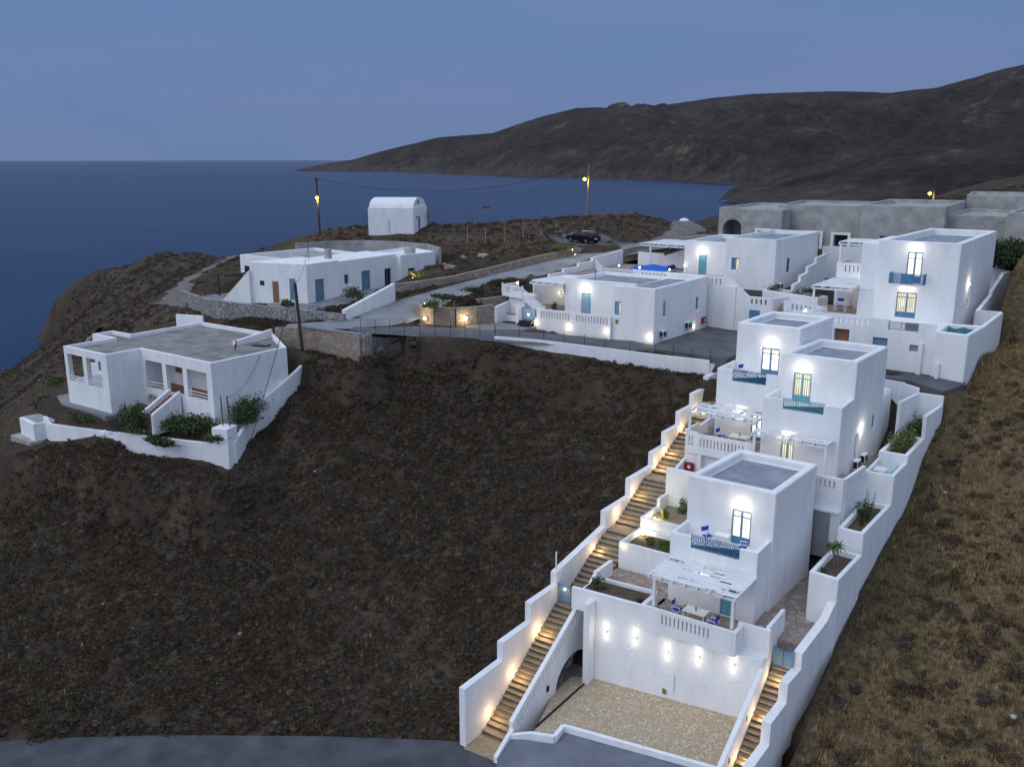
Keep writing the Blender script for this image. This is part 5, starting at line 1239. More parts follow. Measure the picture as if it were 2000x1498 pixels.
# ================================================================== farmhouse group in the middle left
H = House('house', (-80, 70, -15.4), 'rambling white flat-roofed house above the stone wall with blue doors', 'house')
b1 = H.block([(-81.2, 65.6), (-74.1, 67.4), (-74.3, 72.4), (-80.6, 72.4)], -18, -11.1, bevel=.05)
b2 = H.block([(-80.5, 72.3), (-74.7, 72.3), (-74.9, 83.2), (-80.5, 83.2)], -18, -11.3, bevel=.05)
b3 = H.block([(-91.5, 72.6), (-80.6, 72.2), (-80.6, 82.5), (-90.5, 84)], -18, -11.5, rec=(.3, .35), bevel=.05, deckmat='grey_cement')
b4 = H.block([(-79.6, 83.0), (-74.0, 82.3), (-73.6, 88.4), (-80.5, 91)], -18, -11.4, rec=(.3, .3), bevel=.05, deckmat='plaster')
H.opening(b1, 'R', -74.18, 68.6, 70.0, -15.3, -12.9, 'door', dep=.3, paint='old_blue')
H.opening(b2, 'R', -74.76, 73.6, 74.3, -14.0, -12.9, 'window', dep=.3, paint='old_blue', pane='dark')
H.opening(b2, 'R', -74.78, 76.4, 77.9, -15.3, -12.8, 'door', dep=.3, paint='old_blue')
H.opening(b2, 'R', -74.88, 80.4, 81.6, -15.2, -12.9, 'window', dep=.3, paint='old_blue', pane='dark')
H.opening(b4, 'R', -73.95, 83.6, 84.8, -14.4, -13.1, 'window', dep=.3, paint='old_blue', pane='dark')
H.done()
def on_front(u0, u1, z0, z1, nm, mt):
    P = Vector((-81.2, 65.6)); Q = Vector((-74.1, 67.4)); d = (Q - P); n = Vector((d.y, -d.x)).normalized() * .02
    H.part(nm, M().wall(P + d * u0 + n, P + d * u1 + n, .08, z0, z1), mt)
on_front(.40, .50, -15.4, -13.1, 'door', 'brown_wood'); on_front(.70, .80, -15.0, -12.7, 'door', 'old_blue'); on_front(.18, .25, -13.6, -13.1, 'window', 'dark')
for u in (-90.5, -88.3): H.part('window', M().box(u, u + .9, 72.4, 72.56, -14.2, -12.8), 'dark')
H.part('side_ramp', M().wall((-84.6, 64.4), (-81.0, 65.5), .5, -18, (-15.6, -12.0)), 'plaster')
H.part('chimney', M().box(-78.2, -77.6, 74.0, 74.6, -11.4, -10.2), 'grey_cement')
H.part('antenna', M().tube((-77, 70.5, -11.2), (-77, 70.5, -8.9), .025), 'iron')
H.part('roof_box', M().box(-76.5, -75.3, 85.8, 86.6, -11.6, -10.9), 'grey_cement')
T = Thing('stone_wall', (-85, 90, -12), 'curved grey block wall behind the roofs of the rambling house', 'wall'); wm = M()
q = [(-93, 83), (-92, 88), (-89, 91.5), (-84, 93.0), (-78, 92.2), (-73.5, 89.2)]
for p0, p1 in zip(q, q[1:]): wm.wall(p0, p1, .3, -15, -11.0)
T.part('wall', wm, 'grey_cement')
T = Thing('pergola_frame', (-86, 67, -15.5), 'dark timber frame on two posts at the left of the rambling house', 'pergola')
T.part('beam', M().box(-90.5, -82.5, 68.2, 68.45, -13.45, -13.2), 'dark_wood')
for x in (-90.3, -86.2): T.part('post', M().box(x - .09, x + .09, 68.2, 68.4, -16.5, -13.45), 'dark_wood')
T.part('beam', M().box(-86.3, -86.05, 66.0, 71, -13.2, -12.95), 'dark_wood')
stone_wall('stone_wall', 'grey stone wall in front of the rambling house yard', [at(352, 566, z=-15.3), at(380, 576, z=-15.1), at(410, 585, z=-14.9), at(448, 590, z=-14.7), at(560, 602, z=-14.5), at(672, 614, z=-14.4)], .5, 2.4, 'dry_stone')
T = Thing('garden_wall', (-66, 63, -15), 'straight white wall climbing from the junction to the rambling house', 'wall')
T.part('wall', M().wall(at(671, 606, z=-14.2)[:2], at(768, 555, z=-12.9)[:2], .4, (-16.8, -15.2), (-14.2, -12.85)), 'plaster')
tag(M().prism([(-92, 66), (-84.5, 63.2), (-76, 63.4), (-66.3, 63.6), (-73.8, 79), (-80, 72), (-92, 73)], -17, [-16.0, -15.8, -15.5, -15.35, -14.9, -15.4, -15.9]).build('yard', 'street'), 'grey concrete yard around the rambling house', kind='structure')

# chapel
H = Thing('chapel', (-88.4, 101.6, -10.2), 'small white barrel-vaulted chapel on the knoll by the sea', 'chapel')
ld = Vector((-math.cos(R(30)), -math.sin(R(30)))); wd = Vector((-math.sin(R(22)), math.cos(R(22)))); C0 = Vector((-88.3, 101.3))
Lc, Wc = 6.7, 6.1
P_ = [C0, C0 + wd * Wc, C0 + wd * Wc + ld * Lc, C0 + ld * Lc]
H.part('walls', M().prism([tuple(p) for p in P_], -12, -7.0), 'plaster', bevel=.06)
m = M(); n = 14; vs = []
for e_ in (.12, Lc - .12):
    for i in range(n + 1):
        t = math.pi * i / n; p = C0 + ld * e_ + wd * (Wc / 2 - math.cos(t) * (Wc / 2 - .28)); vs.append((p.x, p.y, -7.02 + math.sin(t) * 1.35))
fs = [(i, i + 1, i + n + 2, i + n + 1) for i in range(n)] + [tuple(range(n + 1))[::-1], tuple(range(n + 1, 2 * n + 2))]
H.part('vault', m.add(vs, fs), 'plaster')
g = lambda t, z: (C0 + wd * t - ld * .03).to_tuple() + (z,)
def gq(t0, t1, z0, z1, nm, mt): a = C0 + wd * t0 - ld * .0; b = C0 + wd * t1; H.part(nm, M().wall(a, b, .08, z0, z1), mt)
gq(2.0, 2.8, -10.2, -8.35, 'door', 'blue_paint'); gq(2.15, 2.4, -6.5, -6.0, 'window', 'dark'); gq(1.2, 1.55, -8.7, -8.3, 'plaque', 'iron')
H.part('side_block', M().prism([tuple(C0 + wd * 4.7), tuple(C0 + wd * 5.3), tuple(C0 + wd * 5.3 + ld * 1.2), tuple(C0 + wd * 4.7 + ld * 1.2)], -12, -7.3), 'plaster', bevel=.05)
T = Thing('sign', (-87.6, 106.3, -10), 'round rusty notice sign beside the chapel', 'sign'); pc = C0 + wd * 5.5 - ld * .5
T.part('post', M().tube((pc.x, pc.y, -10.5), (pc.x, pc.y, -8.2), .04), 'rust_metal'); T.part('plate', M().tube((pc.x, pc.y - .03, -8.3), (pc.x - .03, pc.y - .07, -8.3), .42, 14), 'brown_wood')

# grey unfinished complex behind
H = House('grey_building', (-30, 115, -10), 'long unfinished grey concrete building behind the villas, stepped flat roofs and an arch', 'building')
g1 = H.block([(-45, 109.2), (-38.2, 109.6), (-38.0, 124), (-45.5, 124)], -14, -6.0, rec=(.4, .3), bevel=.08, deckmat='grey_cement')
g1b = H.block([(-41.8, 108.6), (-36.9, 108.9), (-36.9, 112), (-41.8, 112)], -14, -6.05, bevel=.1)
g2 = H.block([(-38.5, 112.2), (-28.0, 113.5), (-28.5, 128), (-40, 126)], -14, -5.6, rec=(.4, .3), bevel=.08, deckmat='grey_cement')
g3 = H.block([(-28.6, 112.0), (-19.6, 112.6), (-20.5, 130), (-29.5, 129)], -14, -5.3, rec=(.4, .5), bevel=.1, deckmat='grey_cement')
g4 = H.block([(-20.2, 114.6), (-12.5, 115.6), (-12.2, 130), (-20.2, 130)], -14, -6.3, rec=(.4, .4), bevel=.08, deckmat='grey_cement')
g5 = H.block([(-13.6, 113.0), (-5, 114), (-4, 132), (-13.6, 132)], -14, -5.8, rec=(.4, .4), bevel=.08, deckmat='grey_cement')
g6 = H.block([(-20.5, 130.5), (4, 133), (4, 146), (-22, 144)], -12, -4.6, rec=(.3, .4), bevel=.1, deckmat='grey_cement')
H.block([(-6, 111.5), (8, 114.5), (8, 130), (-6, 128)], -14, -6.4, rec=(.3, .4), bevel=.1, deckmat='grey_cement')
archm = M(); pl_ = [(-44.4, -12), (-44.4, -8.6)] + [(-43.2 - 1.2 * math.cos(t), -8.6 + 1.15 * math.sin(t)) for t in np.linspace(.15, math.pi - .15, 9)] + [(-42.0, -8.6), (-42.0, -12)]
pl_ = pl_[::-1]; n = len(pl_); vs = [(p[0], 108.0, p[1]) for p in pl_] + [(p[0], 112.5, p[1]) for p in pl_]
H.blocks[g1][1].add(vs, [tuple(range(n)), tuple(range(n, 2 * n))[::-1]] + [(i, i + n, (i + 1) % n + n, (i + 1) % n) for i in range(n)])
H.opening(g1b, 'F', 108.75, -39.6, -38.4, -10.6, -8.6, 'hole', dep=.5, pane='dark')
H.opening(g2, 'F', 112.8, -34.9, -33.4, -10.5, -8.9, 'hole', dep=.6, pane='dark'); H.opening(g2, 'F', 113.1, -31.7, -30.2, -10.5, -9.0, 'hole', dep=.6, pane='dark')
H.opening(g3, 'F', 112.3, -26.3, -24.5, -12.5, -8.9, 'hole', dep=.6, pane='dark')
H.opening(g4, 'F', 115.3, -15.0, -14.0, -12, -9.4, 'hole', dep=.6, pane='dark')
H.done(mats='grey_cement')
for x0, x1, y, z in ((-39.9, -38.1, 108.55, -8.6), (-35.2, -33.1, 112.4, -8.9), (-32.0, -29.9, 112.8, -9.0)):
    f = M(); f.box(x0 - .12, x0 + .22, y - .0, y + .1, z - 2.4, z + .3); f.box(x1 - .22, x1 + .12, y, y + .1, z - 2.4, z + .3); f.box(x0 + .22, x1 - .22, y, y + .1, z + .0, z + .3); H.part('window_surround', f, 'plaster')

# ================================================================== poles and cables
def catenary(p, q, sag, n=14):
    p = Vector(p); q = Vector(q); return [p.lerp(q, i / n) - Vector((0, 0, sag * 4 * (i / n) * (1 - i / n))) for i in range(n + 1)]
def pole(name, label, base, top, r, lampz=None, ldir=None, mt='dark_wood', cat='street lamp', grp=None, cross=True):
    T = Thing(name, base, label, cat, grp); B = Vector(base); Tp = Vector(top)
    T.part('pole', M().tube(B - Vector((0, 0, .6)), Tp, r * 1.25, 9, r2=r * .85), mt)
    if cross: T.part('insulator', M().box(Tp.x - .35, Tp.x + .35, Tp.y - .05, Tp.y + .05, Tp.z - .45, Tp.z - .33).tube(Tp + Vector((.3, 0, -.35)), Tp + Vector((.3, 0, -.1)), .05).tube(Tp + Vector((-.3, 0, -.35)), Tp + Vector((-.3, 0, -.1)), .05), 'iron')
    if lampz is not None:
        t = (lampz - B.z) / (Tp.z - B.z); C = B.lerp(Tp, t); E_ = C + Vector(ldir)
        a = T.part('lamp_arm', M().tube(C, E_ + Vector((0, 0, .15)), .04), 'iron'); 
        h = T.part('lamp_head', M().cbox(E_ + Vector((0, 0, .14)), (.55, .26, .12), math.atan2(ldir[1], ldir[0])), 'grey_metal')
        T.part('bulb', M().ball(E_, .27, 10, sz=.85), 'bulb_sodium', parent=h)
        light(T.root, E_ - B + Vector((0, 0, -.45)), 260, (1, .78, .22), .15)
    return T
pb = at(625, 457, z=-11.0); pt_ = at(617.5, 347, a=pb.x); POLE1 = pt_
pole('street_lamp', 'left street lamp pole on the knoll, against the sea', pb, pt_, .14, lampz=at(621, 386, a=pb.x).z, ldir=(.25, -.35, 0))
pb = at(1148, 430, z=-9.3); pt2 = at(1151, 318, a=pb.x)
pole('street_lamp', 'middle street lamp pole behind the parked car, against the bay', pb, pt2, .16, lampz=at(1148, 350, a=pb.x).z, ldir=(-.5, -.45, 0), mt='bark')
pb = Vector((-33.5, 150, -9)); pt3 = at(1830, 322, b=150); pb = Vector((pt3.x + .2, 150, -9))
pole('street_lamp', 'right street lamp behind the grey unfinished building', pb, pt3, .16, lampz=at(1822, 378, b=150).z, ldir=(-.6, -.35, 0))
pb = at(597, 740, z=-19.6); pt4 = at(576, 553, a=pb.x); pt4 = Vector((pt4.x, pt4.y, pt4.z))
pole('utility_pole', 'leaning dark wooden pole without a lamp beside the left house', pb, pt4, .15, cat='utility pole', cross=False)
def cable(label, p, q, sag, r=.02, anchor=None):
    T = Thing('cable', p, label, 'cable'); T.part('wire', M().path(catenary(p, q, sag), r, 5), 'iron')
cable('cable hanging over the bay from the left lamp pole to the middle lamp pole', POLE1 + Vector((0, 0, -.1)), pt2 + Vector((0, 0, -.3)), 2.8, .028)
cable('cable running from the middle lamp pole to the right one', pt2 + Vector((0, 0, -.3)), pt3 + Vector((0, 0, -.3)), 3.0, .028)
cable('cable from the leaning pole down past the left house garden', pt4, (-50.5, 36.5, -26.0), .5, .03)
cable('cable from the leaning pole to the antenna of the rambling house', pt4, (-77, 70.5, -9.4), .9, .022)
cable('thin cable from the wall posts to the left house roof', (-58.1, 43.9, -18.3), (-60.5, 49.5, -16.0), .8, .018)
pz = at(950, 432, z=-9.7)
T = Thing('sign', pz, 'small red sign board on a thin post in the field against the sea', 'sign'); T.part('post', M().tube(pz - Vector((0, 0, .3)), pz + Vector((0, 0, 2.2)), .04), 'grey_metal'); T.part('board', M().cbox(pz + Vector((0, -.05, 2.1)), (1.1, .05, .28), YAW), 'red_box')
fp = [at(x, y, z=z) for x, y, z in ((913, 470, -10.6), (948, 472, -10.7), (985, 472, -10.8), (1022, 472, -10.8), (1057, 476, -10.9))]
T = fence('wire_fence', 'row of pale fence posts in the field left of the parked car', fp, h=1.9, step=3.2, matn='rock', r=.06, wire=False)
for dx, dy in ((1.0, .2), (-1.0, .2)): T.part('brace', M().tube(fp[-1] + Vector((0, 0, 1.5)), fp[-1] + Vector((dx, dy, 0)), .045), 'rock')
fp = [at(x, y, z=z) for x, y, z in ((725, 452, -10.5), (760, 452, -10.4), (850, 444, -10.1), (980, 436, -9.7), (1100, 430, -9.3), (1230, 424, -8.8))]
fence('wire_fence', 'thin wire fence along the crest between the chapel and the bay', fp, h=1.8, step=3.3, matn='grey_metal', r=.03, wires=3)

# ================================================================== car
def car(loc, rz, label):
    T = Thing('parked_car', loc, label, 'car'); T.root.rotation_euler = (0, 0, rz)
    o = Vector(loc)
    def prof(pts, w0, w1, name, mt, parent=None, bevel=.06):
        m = M(); n = len(pts)
        vs = [(o.x + x, o.y - w / 2, o.z + z) for (x, z), w in zip(pts, w0)] + [(o.x + x, o.y + w / 2, o.z + z) for (x, z), w in zip(pts, w0)]
        fs = [tuple(range(n)), tuple(range(n, 2 * n))[::-1]] + [(i, i + n, (i + 1) % n + n, (i + 1) % n) for i in range(n)]
        m.add(vs, fs); return T.part(name, m, mt, bevel=bevel, parent=parent)
    low = [(-2.25, .35), (-2.3, .62), (-2.2, .84), (-1.1, .98), (1.9, 1.02), (2.25, .95), (2.3, .55), (2.2, .32), (1.85, .30), (1.7, .62), (1.45, .72), (1.2, .62), (1.05, .28), (-1.0, .28), (-1.15, .62), (-1.4, .72), (-1.65, .62), (-1.8, .30)]
    body = prof(low, [1.80] * len(low), None, 'body', 'car_paint', bevel=.05)
    cab = [(-1.15, .97), (-.35, 1.42), (.2, 1.52), (1.3, 1.50), (1.85, 1.36), (2.15, .98)]
    prof(cab, [1.72, 1.36, 1.30, 1.28, 1.30, 1.66], None, 'cabin', 'car_paint')
    for s in (-1, 1):
        w = M(); y = o.y + s * .86
        def q(pts):
            vs = []
            for x, z in pts: 
                yy = o.y + s * (.875 - (z - .97) * .36); vs.append((o.x + x, yy, o.z + z))
            w.add(vs, [tuple(range(len(vs)))] if s > 0 else [tuple(range(len(vs)))[::-1]])
        q([(-.85, 1.02), (.15, 1.02), (.15, 1.42), (-.30, 1.36)]); q([(.25, 1.02), (1.15, 1.02), (1.2, 1.41), (.25, 1.43)]); q([(1.25, 1.02), (1.85, 1.04), (1.6, 1.36), (1.3, 1.40)])
        T.part('side_window', w, 'glass_dark')
        T.part('mirror', M().cbox((o.x - .75, o.y + s * .98, o.z + 1.05), (.16, .2, .13)), 'car_paint', bevel=.03)
        T.part('headlight', M().cbox((o.x - 2.14, o.y + s * .68, o.z + .76), (.26, .34, .14)), 'chrome', bevel=.03)
        T.part('tail_light', M().cbox((o.x + 2.2, o.y + s * .74, o.z + .88), (.22, .36, .2)), 'red_glass', bevel=.03)
    T.part('windscreen', M().add([(o.x - 1.10, o.y - .76, o.z + 1.03), (o.x - 1.10, o.y + .76, o.z + 1.03), (o.x - .40, o.y + .62, o.z + 1.43), (o.x - .40, o.y - .62, o.z + 1.43)], [(0, 1, 2, 3)]), 'glass_dark')
    T.part('rear_window', M().add([(o.x + 2.12, o.y - .74, o.z + 1.06), (o.x + 2.12, o.y + .74, o.z + 1.06), (o.x + 1.90, o.y + .60, o.z + 1.36), (o.x + 1.90, o.y - .60, o.z + 1.36)], [(0, 3, 2, 1)]), 'glass_dark')
    T.part('number_plate', M().cbox((o.x + 2.31, o.y, o.z + .62), (.03, .5, .12)), 'white_paint')
    T.part('bumper', M().cbox((o.x - 2.25, o.y, o.z + .45), (.18, 1.7, .22)), 'iron', bevel=.05)
    for x in (-1.4, 1.45):
        for s in (-1, 1):
            c = Vector((o.x + x, o.y + s * .80, o.z + .33)); wv = Vector((0, s * .11, 0))
            wh = T.part('wheel', M().tube(c - wv, c + wv, .33, 18), 'tyre', bevel=.02); T.part('rim', M().tube(c + wv * .9, c + wv * 1.08, .22, 14), 'chrome', parent=wh)
cp = at(1134, 475, z=-10.55); seg_blend([(cp.x - 2.6, cp.y + 1.4, -10.62, 1.6), (cp.x + 2.6, cp.y - .1, -10.62, 1.6)], margin=1.6, dz=0)
car((cp.x, cp.y + .6, -10.54), math.atan2(-.28, 1.0) + .0, 'black estate car parked on the gravel beside the road')
# ================================================================== furniture
def director_chair(loc, rz, label, s=1.0):
    T = Thing('chair', loc, label, 'chair', 'blue canvas folding chairs'); o = Vector(loc); T.root.rotation_euler = (0, 0, rz)
    for sx in (-.26, .26):
        for a, b in ((-.24, .24), (.24, -.24)):
            T.part('leg', M().tube(o + Vector((sx, a, 0)), o + Vector((sx, b, .48)), .02, 6), 'white_paint')
        T.part('armrest', M().box(o.x + sx - .03, o.x + sx + .03, o.y - .26, o.y + .26, o.z + .66, o.z + .69), 'white_paint')
        T.part('back_post', M().tube(o + Vector((sx, .24, .45)), o + Vector((sx, .30, .98)), .02, 6), 'white_paint'); T.part('arm_post', M().tube(o + Vector((sx, -.24, .45)), o + Vector((sx, -.24, .66)), .018, 6), 'white_paint')
    T.part('seat', M().box(o.x - .26, o.x + .26, o.y - .23, o.y + .23, o.z + .46, o.z + .48), 'royal_blue')
    T.part('backrest', M().prism([(o.x - .28, o.y + .27), (o.x + .28, o.y + .27), (o.x + .28, o.y + .30), (o.x - .28, o.y + .30)], o.z + .70, o.z + .98), 'royal_blue')
def table(c, w, d, z, rz, label, vase=True):
    T = Thing('table', (c[0], c[1], z), label, 'table', 'white terrace tables'); T.root.rotation_euler = (0, 0, rz)
    T.part('tabletop', M().box(c[0] - w / 2, c[0] + w / 2, c[1] - d / 2, c[1] + d / 2, z + .71, z + .75), 'white_paint', bevel=.01)
    for sx in (-1, 1):
        for sy in (-1, 1): T.part('leg', M().box(c[0] + sx * (w / 2 - .08) - .03, c[0] + sx * (w / 2 - .08) + .03, c[1] + sy * (d / 2 - .08) - .03, c[1] + sy * (d / 2 - .08) + .03, z, z + .71), 'white_paint')
    if vase:
        V = Thing('bottle', (c[0], c[1], z + .755), 'teal bottle on the ' + label, 'bottle', 'teal bottles on the terrace tables')
        V.part('body', M().tube((c[0], c[1], z + .755), (c[0], c[1], z + .95), .06, 10).tube((c[0], c[1], z + .95), (c[0], c[1], z + 1.06), .05, 10, r2=.022), 'teal_paint')
table((-19.15, 46.2), 1.4, .85, -26.59, 0, 'white table under the pergola of the lowest villa')
director_chair((-20.35, 46.3, -26.59), R(90), 'blue canvas chair left of the table on the lowest terrace')
director_chair((-17.95, 45.9, -26.59), R(-95), 'blue canvas chair right of the table on the lowest terrace')
table((-22.8, 61.4), 1.5, .85, -20.39, 0, 'white table on the terrace beside the long stair')
director_chair((-24.3, 61.6, -20.39), R(80), 'blue canvas chair left of the table by the stair top villa')
director_chair((-21.75, 60.9, -20.39), R(-90), 'blue canvas chair right of the table by the stair top villa')
director_chair((-19.9, 49.2, -22.83), R(60), 'blue canvas chair on the upper balcony of the lowest villa')
director_chair((-17.5, 48.9, -22.83), R(-80), 'blue canvas chair by the balcony door of the lowest villa')
table((-19.0, 49.3), .9, .6, -22.84, 0, 'low white table on the upper balcony of the lowest villa', False)
director_chair((-24.0, 64.6, -16.08), R(70), 'blue canvas chair on the upper balcony of the villa by the stair top')
director_chair((-22.9, 85.2, -13.53), R(10), 'blue canvas chair in front of the alcove of the large villa')
table((-22.6, 84.2), 1.1, .7, -13.54, 0, 'white table in front of the alcove of the large villa', False)
director_chair((-41.4, 92.2, -12.27), R(-60), 'blue canvas chair beside the upper blue door')
def ac(loc, n, label):
    T = Thing('air_conditioner', loc, label, 'air conditioner', 'outdoor air conditioning units'); o = Vector(loc)
    T.part('case', M().box(o.x, o.x + .34, o.y, o.y + .85, o.z, o.z + .62), 'white_paint', bevel=.02)
    g = M().tube(o + Vector((.30, .30, .31)), o + Vector((.36, .30, .31)), .25, 16)
    for i in range(5): g.box(o.x + .34, o.x + .36, o.y + .60, o.y + .82, o.z + .08 + i * .1, o.z + .13 + i * .1)
    T.part('grille', g, 'iron')
    T.part('side_grille', M().box(o.x + .04, o.x + .30, o.y - .012, o.y - .002, o.z + .08, o.z + .55), 'iron')
    T.part('bracket', M().box(o.x - .02, o.x + .34, o.y + .1, o.y + .15, o.z - .06, o.z - .01).box(o.x - .02, o.x + .34, o.y + .7, o.y + .75, o.z - .06, o.z - .01), 'grey_metal')
ac((-15.2, 63.3, -21.2), 0, 'nearer white air conditioner beside the middle villa'); ac((-15.15, 65.0, -21.2), 0, 'farther white air conditioner beside the middle villa')
ac((-34.96, 72.8, -15.55), 0, 'air conditioner near the front corner of the single-storey villa'); ac((-34.94, 78.1, -15.55), 0, 'air conditioner near the back of the single-storey villa')
ac((-31.3, 92.4, -13.2), 0, 'air conditioner low on the side of the tall cube villa')
def fbox(loc, w, d, label):
    T = Thing('hose_box', loc, label, 'fire hose box', 'red fire hose boxes'); o = Vector(loc)
    T.part('case', M().box(o.x, o.x + w, o.y, o.y + d, o.z, o.z + .62), 'red_box', bevel=.02); 
    T.part('disc', M().tube((o.x + w / 2, o.y - .01, o.z + .33), (o.x + w / 2, o.y - .002, o.z + .33), .14, 14) if w > d else M().tube((o.x + w + .002, o.y + d / 2, o.z + .33), (o.x + w + .01, o.y + d / 2, o.z + .33), .14, 14), 'white_paint')
fbox((-26.2, 59.7, -22.45), .62, .25, 'red fire hose box on the wall under the upper terrace, near the stair'); fbox((-34.9, 81.7, -15.6), .2, .8, 'red fire hose box on the back corner of the single-storey villa')

# ================================================================== plants
def leaves(n, c, r, size, seed, shell=.35, flat=1.0, clumps=0):
    g = np.random.default_rng(seed); d = g.normal(size=(n, 3)); d /= np.linalg.norm(d, axis=1)[:, None]
    rad = (shell + (1 - shell) * g.random(n)) ** .6
    p = d * rad[:, None] * np.array(r)[None]
    if clumps:
        cc = g.normal(size=(clumps, 3)); cc /= np.linalg.norm(cc, axis=1)[:, None]; cc *= np.array(r)[None] * (.5 + .5 * g.random(clumps))[:, None]
        k = g.integers(0, clumps, n); p = cc[k] + g.normal(size=(n, 3)) * np.array(r)[None] * .26
    p[:, 2] = np.maximum(p[:, 2], -r[2] * .7); p += np.array(c)[None]
    u = g.normal(size=(n, 3)); u /= np.linalg.norm(u, axis=1)[:, None]; w = np.cross(u, g.normal(size=(n, 3))); w /= np.linalg.norm(w, axis=1)[:, None]
    s = size * (.6 + .8 * g.random(n))[:, None]
    v = np.stack([p - u * s, p + w * s * .45, p + u * s, p - w * s * .45], 1).reshape(-1, 3)
    return [tuple(x) for x in v], [(4 * i, 4 * i + 1, 4 * i + 2, 4 * i + 3) for i in range(n)]
def bush(loc, r, label, mt=('leaf_green', 'leaf_dark'), n=500, size=.09, cat='bush', seed=1, clumps=9, name='bush'):
    T = Thing(name, loc, label, cat); o = Vector(loc); m = M(); v, f = leaves(n, o + Vector((0, 0, r[2] * .75)), r, size, seed, clumps=clumps); m.add(v, f)
    m.mi = [0 if rnd.random() < .6 else 1 for _ in m.f]; T.part('foliage', m, list(mt))
    s = M()
    for i in range(4): a = i * 1.6 + seed; s.tube(o + Vector((0, 0, -.1)), o + Vector((math.cos(a) * r[0] * .5, math.sin(a) * r[1] * .5, r[2] * .9)), .03, 5, r2=.012)
    T.part('stems', s, 'bark'); return T
def spiky(loc, h, n, label, mt='leaf_green', spread=.5, cat='grass clump', name='grass_clump', wd=.035, seed=0):
    T = Thing(name, loc, label, cat); o = Vector(loc); m = M(); g = random.Random(seed)
    for i in range(n):
        a = g.uniform(0, 6.28); l = h * g.uniform(.6, 1.15); sp = spread * g.uniform(.2, 1.1) * l; b = o + Vector((g.uniform(-1, 1), g.uniform(-1, 1), 0)) * spread * .25
        d = Vector((math.cos(a), math.sin(a), 0)); s = Vector((-d.y, d.x, 0)) * wd
        mid = b + d * sp * .45 + Vector((0, 0, l * .65)); tip = b + d * sp + Vector((0, 0, l * .9 if g.random() < .6 else l * .6))
        m.add([b - s, b + s, mid + s * .8, tip, mid - s * .8], [(0, 1, 2, 3, 4)])
    T.part('blades', m, mt); return T
def palm(loc, h, label, seed=3, crowns=3):
    T = Thing('small_palm', loc, label, 'palm'); o = Vector(loc); g = random.Random(seed)
    for c in range(crowns):
        top = o + Vector((g.uniform(-.5, .5), g.uniform(-.4, .4), h * g.uniform(.75, 1.1))); T.part('trunk', M().tube(o + Vector(((c - 1) * .18, .1 * c, -.1)), top, .045, 6, r2=.03), 'bark')
        m = M()
        for i in range(34):
            a = g.uniform(0, 6.28); e = g.uniform(-.5, 1.0); l = g.uniform(.45, .75); d = Vector((math.cos(a) * math.cos(e), math.sin(a) * math.cos(e), math.sin(e))); s = d.cross(Vector((0, 0, 1))).normalized() * .05
            mid = top + d * l * .5; tip = top + d * l + Vector((0, 0, -.22)); m.add([top, mid - s, tip, mid + s], [(0, 1, 2, 3)])
        T.part('fronds', m, 'leaf_green' if c else 'leaf_yellow')
palm((-13.0, 52.6, -23.85), 1.35, 'small multi-stemmed palm in the tall planter right of the lowest villa')
T = spiky((-13.4, 51.2, -23.85), .4, 40, 'low green tuft at the front of the tall planter', seed=4)
bush((-13.0, 58.2, -22.7), (.5, .9, .75), 'staked green shrub in the second planter on the right wall', seed=5, n=420)
T = spiky((-12.8, 57.0, -22.7), 1.5, 26, 'tall thin stalks in the second planter on the right wall', mt='leaf_dark', spread=.25, seed=8)
T = Thing('stake', (-12.9, 58.4, -22.7), 'three thin wooden stakes tying the shrub of the second right planter', 'stake')
for dx, dy in ((0, 0), (.3, .5), (-.3, .9)): T.part('rod', M().tube((-12.9 + dx, 58 + dy, -22.8), (-12.8 + dx, 58.1 + dy, -20.9), .025), 'bark')
bush((-12.85, 67.0, -20.35), (.75, 1.7, .9), 'large olive-green shrub spilling over the third right planter', ('leaf_yellow', 'leaf_green'), n=1300, seed=6, clumps=16)
bush((-12.95, 68.4, -20.35), (.6, .9, .6), 'dark low shrub at the back of the third right planter', ('leaf_dark', 'leaf_green'), n=400, seed=16)
bush((-12.75, 71.0, -19.9), (.75, 1.3, .8), 'dark green shrub filling the topmost planter on the right wall', ('leaf_dark', 'leaf_green'), n=900, seed=7, clumps=14)
bush((-24.6, 56.3, -24.3), (.5, .5, .55), 'round green bush at the back of the sandy planter', ('leaf_green', 'leaf_yellow'), n=500, seed=9)
spiky((-25.2, 54.5, -24.33), .8, 60, 'pale dry grass clump lit in the sandy planter', mt='leaf_yellow', seed=2); spiky((-22.9, 54.2, -24.33), .4, 50, 'low green tuft at the front of the sandy planter', seed=12)
spiky((-22.4, 51.3, -25.12), .75, 130, 'bright yellow-green grass lit by a spotlight in the lower planter', mt='leaf_yellow', seed=21, spread=.6); spiky((-23.6, 51.4, -25.12), .7, 150, 'dark green grass in the middle of the lower planter', seed=22, spread=.7, mt='leaf_green')
spiky((-24.9, 51.7, -25.12), .55, 120, 'pale green grass at the stair side of the lower planter', mt='leaf_yellow', seed=23, spread=.6)
bush((-25.4, 45.6, -25.95), (.6, .4, .45), 'small leafy bush in the long planter above the parking wall', seed=31, n=320); spiky((-22.3, 45.2, -25.95), .4, 40, 'little tuft at the right end of the long parking wall planter', mt='leaf_dark', seed=32)
bush((-29.9, 87.6, -12.9), (.6, .6, .6), 'dark round shrub next to the tall cube villa', ('leaf_dark', 'leaf_green'), n=420, seed=33); bush((-26.6, 86.0, -12.9), (1.4, .5, .6), 'dark spreading shrub behind the lower pergola of the large villa', ('leaf_dark', 'leaf_green'), n=700, seed=34)
bush((-48.6, 73.8 + 3, -14.9), (.35, .35, .6), 'potted plant on the patio below the white landing', seed=35, n=220)
